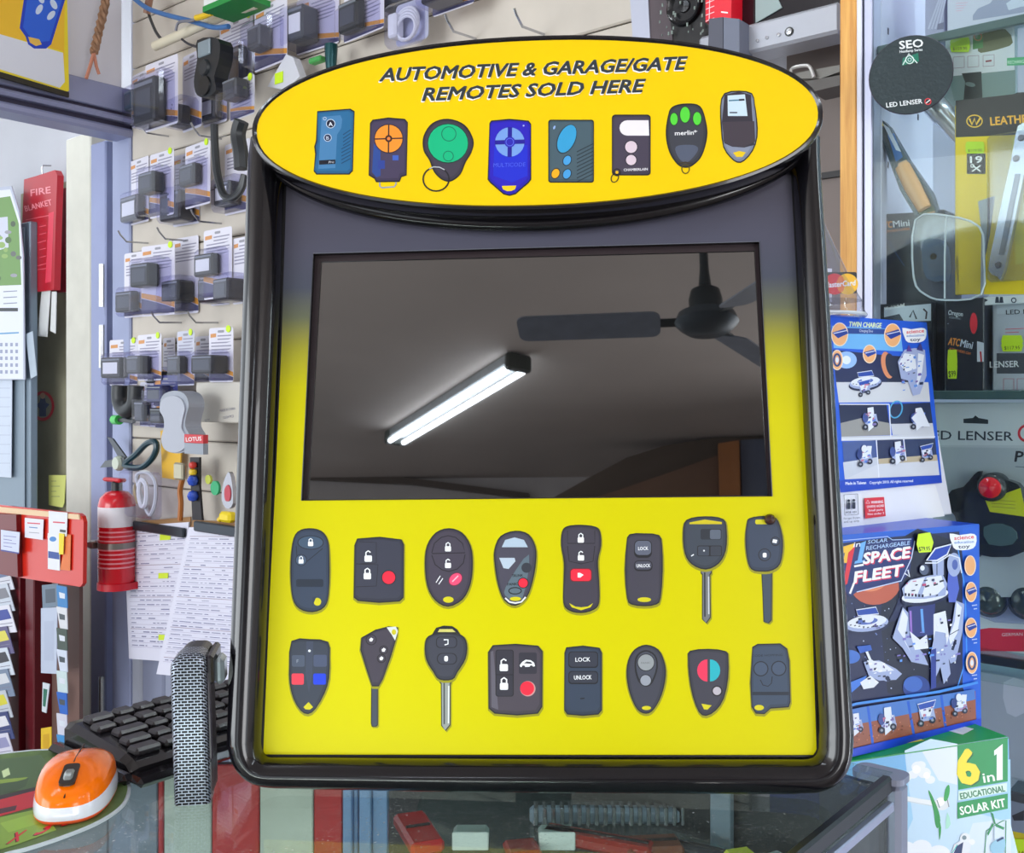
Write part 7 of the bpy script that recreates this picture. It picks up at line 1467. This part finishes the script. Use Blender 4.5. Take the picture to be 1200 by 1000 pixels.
# clear cone shaped coin box with a card sticker, standing on the leaning carton
pc = PU.o+PU.V*(zh+.001)-PU.N*.022+PU.U*(PU.uv(974, 372)[0]); 
t = thing('clear_cone_stand', 'clear plastic pyramid with a red and yellow card sticker on top of the stack', 'stand', Matrix.Translation(pc) @ Matrix.Rotation(math.radians(12), 4, 'Z'))
hb = .0445*pc.y/.98; hc = (370-236)/F*pc.y
s = MB(); s.lathe([(hb*1.05, .001), (hb*1.06, .006), (hb, .012), (hb*.98, .02)], CLEAR, 40); s.build('base_rim', t)
s = MB(); s.lathe([(hb*.98, .02), (hb*.86, .03), (.002, hc)], CLEAR, 40); s.build('cone', t)
s = MB(); s.tube([(math.cos(a_)*hb*1.05, math.sin(a_)*hb*1.05, .004) for a_ in [2*PI*k/40 for k in range(40)]], .0022, mat((200, 206, 216), .1), 6, True); s.build('bead', t)
s = MB(); k_ = [(-hb*.75, 0), (hb*.75, 0), (0, .03)]
s.box(-hb*.4, hb*.4, -.001, .001, .02, hc*.45, mat((236, 236, 240), .4)); s.build('insert_card', t)
ps = Pl(pc, Vector((math.cos(.2), math.sin(.2), 0)), ZUP); a = Art(ps, hb*.62, .0002)
a.r((20, 20, 26), 960, 319, 1004, 344, 2); a.e((226, 20, 40), 978, 333, 12.6, 12.4); a.e((250, 190, 30), 993, 333, 12.6, 12.4); a.e((240, 120, 30), 985.4, 333, 4.6, 9.6); a.t((245, 245, 245), 'MasterCard', 966, 337.4, 1003, 334.4, 6.6, .15, .03)
o = a.mb.build('card_sticker'); o.matrix_world = ps.mtx(); mw = o.matrix_world.copy(); o.parent = t; o.matrix_parent_inverse = t.matrix_world.inverted() if False else Matrix.Identity(4); o.matrix_local = (Matrix.Translation(pc) @ Matrix.Rotation(math.radians(12), 4, 'Z')).inverted() @ mw
# ------------------------------------------------------------------ ceiling fan and tube light (seen in the screen), plus added unseen lights
def refl(px, py, z):
    r = ray(px, py); p = PD.at(px, py, -.0085); N = PD.N; d = r-2*r.dot(N)*N; t = (z-p.z)/d.z; return p+d*t
def batten(a, b_, name, label, power, grp=None):
    mid = (a+b_)/2; dv = (b_-a); L = dv.length; an = math.atan2(dv.y, dv.x)
    M = Matrix.Translation((mid.x, mid.y, CEIL)) @ Matrix.Rotation(an, 4, 'Z')
    t = thing(name, label, 'ceiling light', M, grp); wm = mat((150, 155, 158), .4)
    s = MB(); s.box(-L/2, L/2, -.045, .045, -.055, -.001, wm, None, .006); s.build('housing', t)
    for e in (-1, 1):
        s = MB(); s.box(e*L/2-.018, e*L/2+.018, -.066, .066, -.094, -.01, mat((60, 66, 62), .5), None, .01); s.build('end_cap', t)
    for y in (-.042, .042):
        s = MB(); s.tube([(-L/2+.03, y, -.08), (L/2-.03, y, -.08)], .015, mat((236, 246, 255), .3, emit=power), 10); s.build('tube_lamp', t)
    return t
A_ = refl(463, 519, CEIL-.08); B_ = refl(607, 432, CEIL-.08)
print('TUBE', A_, B_, (A_-B_).length)
batten(A_, B_, 'fluorescent_fitting', 'twin tube ceiling light reflected lengthwise in the dark screen', 16)
batten(Vector((.9, -.6, CEIL-.08)), Vector((1.6, .4, CEIL-.08)), 'fluorescent_fitting', 'twin tube ceiling light above the right side of the shop', 16)  # added out of view to brighten shop and ceiling
batten(Vector((-1.3, .2, CEIL-.08)), Vector((-.6, 1.2, CEIL-.08)), 'fluorescent_fitting', 'twin tube ceiling light above the slat wall aisle', 16)  # extra unseen lamp, lifts the ceiling and the doorway wall
batten(Vector((-1.95, 3.0, CEIL-.08)), Vector((-1.28, 2.62, CEIL-.08)), 'fluorescent_fitting', 'twin tube ceiling light in the room behind the doorway', 22)  # unseen lamp put in because the far room was dark
hz = EYE+.93
fh = refl(828, 378, hz); tip = refl(607, 386, hz-.0); ra = math.atan2(tip.y-fh.y, tip.x-fh.x); bl = (tip-fh).length
print('FAN', fh, bl, math.degrees(ra))
t = thing('ceiling_fan', 'dark three bladed ceiling fan reflected in the dark screen', 'ceiling fan', Matrix.Translation((fh.x, fh.y, hz)))
dm = mat((62, 70, 74), .4, .3)
s = MB(); s.lathe([(.0001, -.035), (.065, -.03), (.085, -.015), (.098, .0), (.088, .025), (.05, .04)], mat((84, 94, 102), .35, .4), 32); s.build('motor_housing', t)
s = MB(); s.lathe([(.05, .035), (.052, .075), (.045, .105), (.02, .12), (.014, .18), (.012, CEIL-hz-.06), (.05, CEIL-hz-.05), (.055, CEIL-hz-.002)], dm, 20); s.build('down_rod', t)
for k in range(3):
    an = ra+k*2*PI/3
    s = MB(); s.prism(rr(.14, -.062, bl, .062, .03, 5), -.002, .002, mat((128, 136, 150), .4, noise=.1, nscale=20)); o = s.build('blade', t); o.matrix_local = Matrix.Rotation(an, 4, 'Z') @ Matrix.Rotation(math.radians(-90-16), 4, 'X')
    s = MB(); s.box(.07, .18, -.02, .02, .001, .007, dm, None, .002); br_ = s.build('blade_arm', t); br_.matrix_local = Matrix.Rotation(an, 4, 'Z') @ Matrix.Rotation(math.radians(-16), 4, 'X')

# soffit and pillar at the far end of the shop, built on the front wall
def rw(px, py, y):
    r = ray(px, py); p = PD.at(px, py, -.0085); N = PD.N; d = r-2*r.dot(N)*N; t_ = (y-p.y)/d.y; return p+d*t_
def onwall(pts, y, th, c, name, parent=None):
    s = MB(); P = [(q.x, q.z) for q in (rw(px, py, y) for px, py in pts)]; s.prism(P, y, y-th, mat(c, .8, noise=.06, nscale=6)); 
    o = s.build(name, parent); o['kind'] = 'structure'; return o
onwall(smooth([(560, 606), (640, 588), (690, 560), (735, 536), (780, 522), (840, 513), (925, 510), (930, 640), (560, 640)], 1), -4.3, .28, (92, 80, 70), 'trim_1')
onwall([(640, 600), (720, 576), (790, 552), (845, 532), (845, 660), (640, 660)], -4.26, .03, (120, 92, 74), 'trim_2')
onwall([(842, 520), (866, 516), (870, 660), (846, 660)], -4.20, .05, (170, 110, 62), 'trim_3')
onwall([(868, 516), (930, 512), (930, 660), (872, 660)], -4.24, .04, (96, 104, 124), 'trim_4')
onwall([(330, 552), (480, 560), (620, 578), (620, 584), (480, 567), (330, 560)], WFY+.06, .05, (110, 100, 94), 'trim_5')
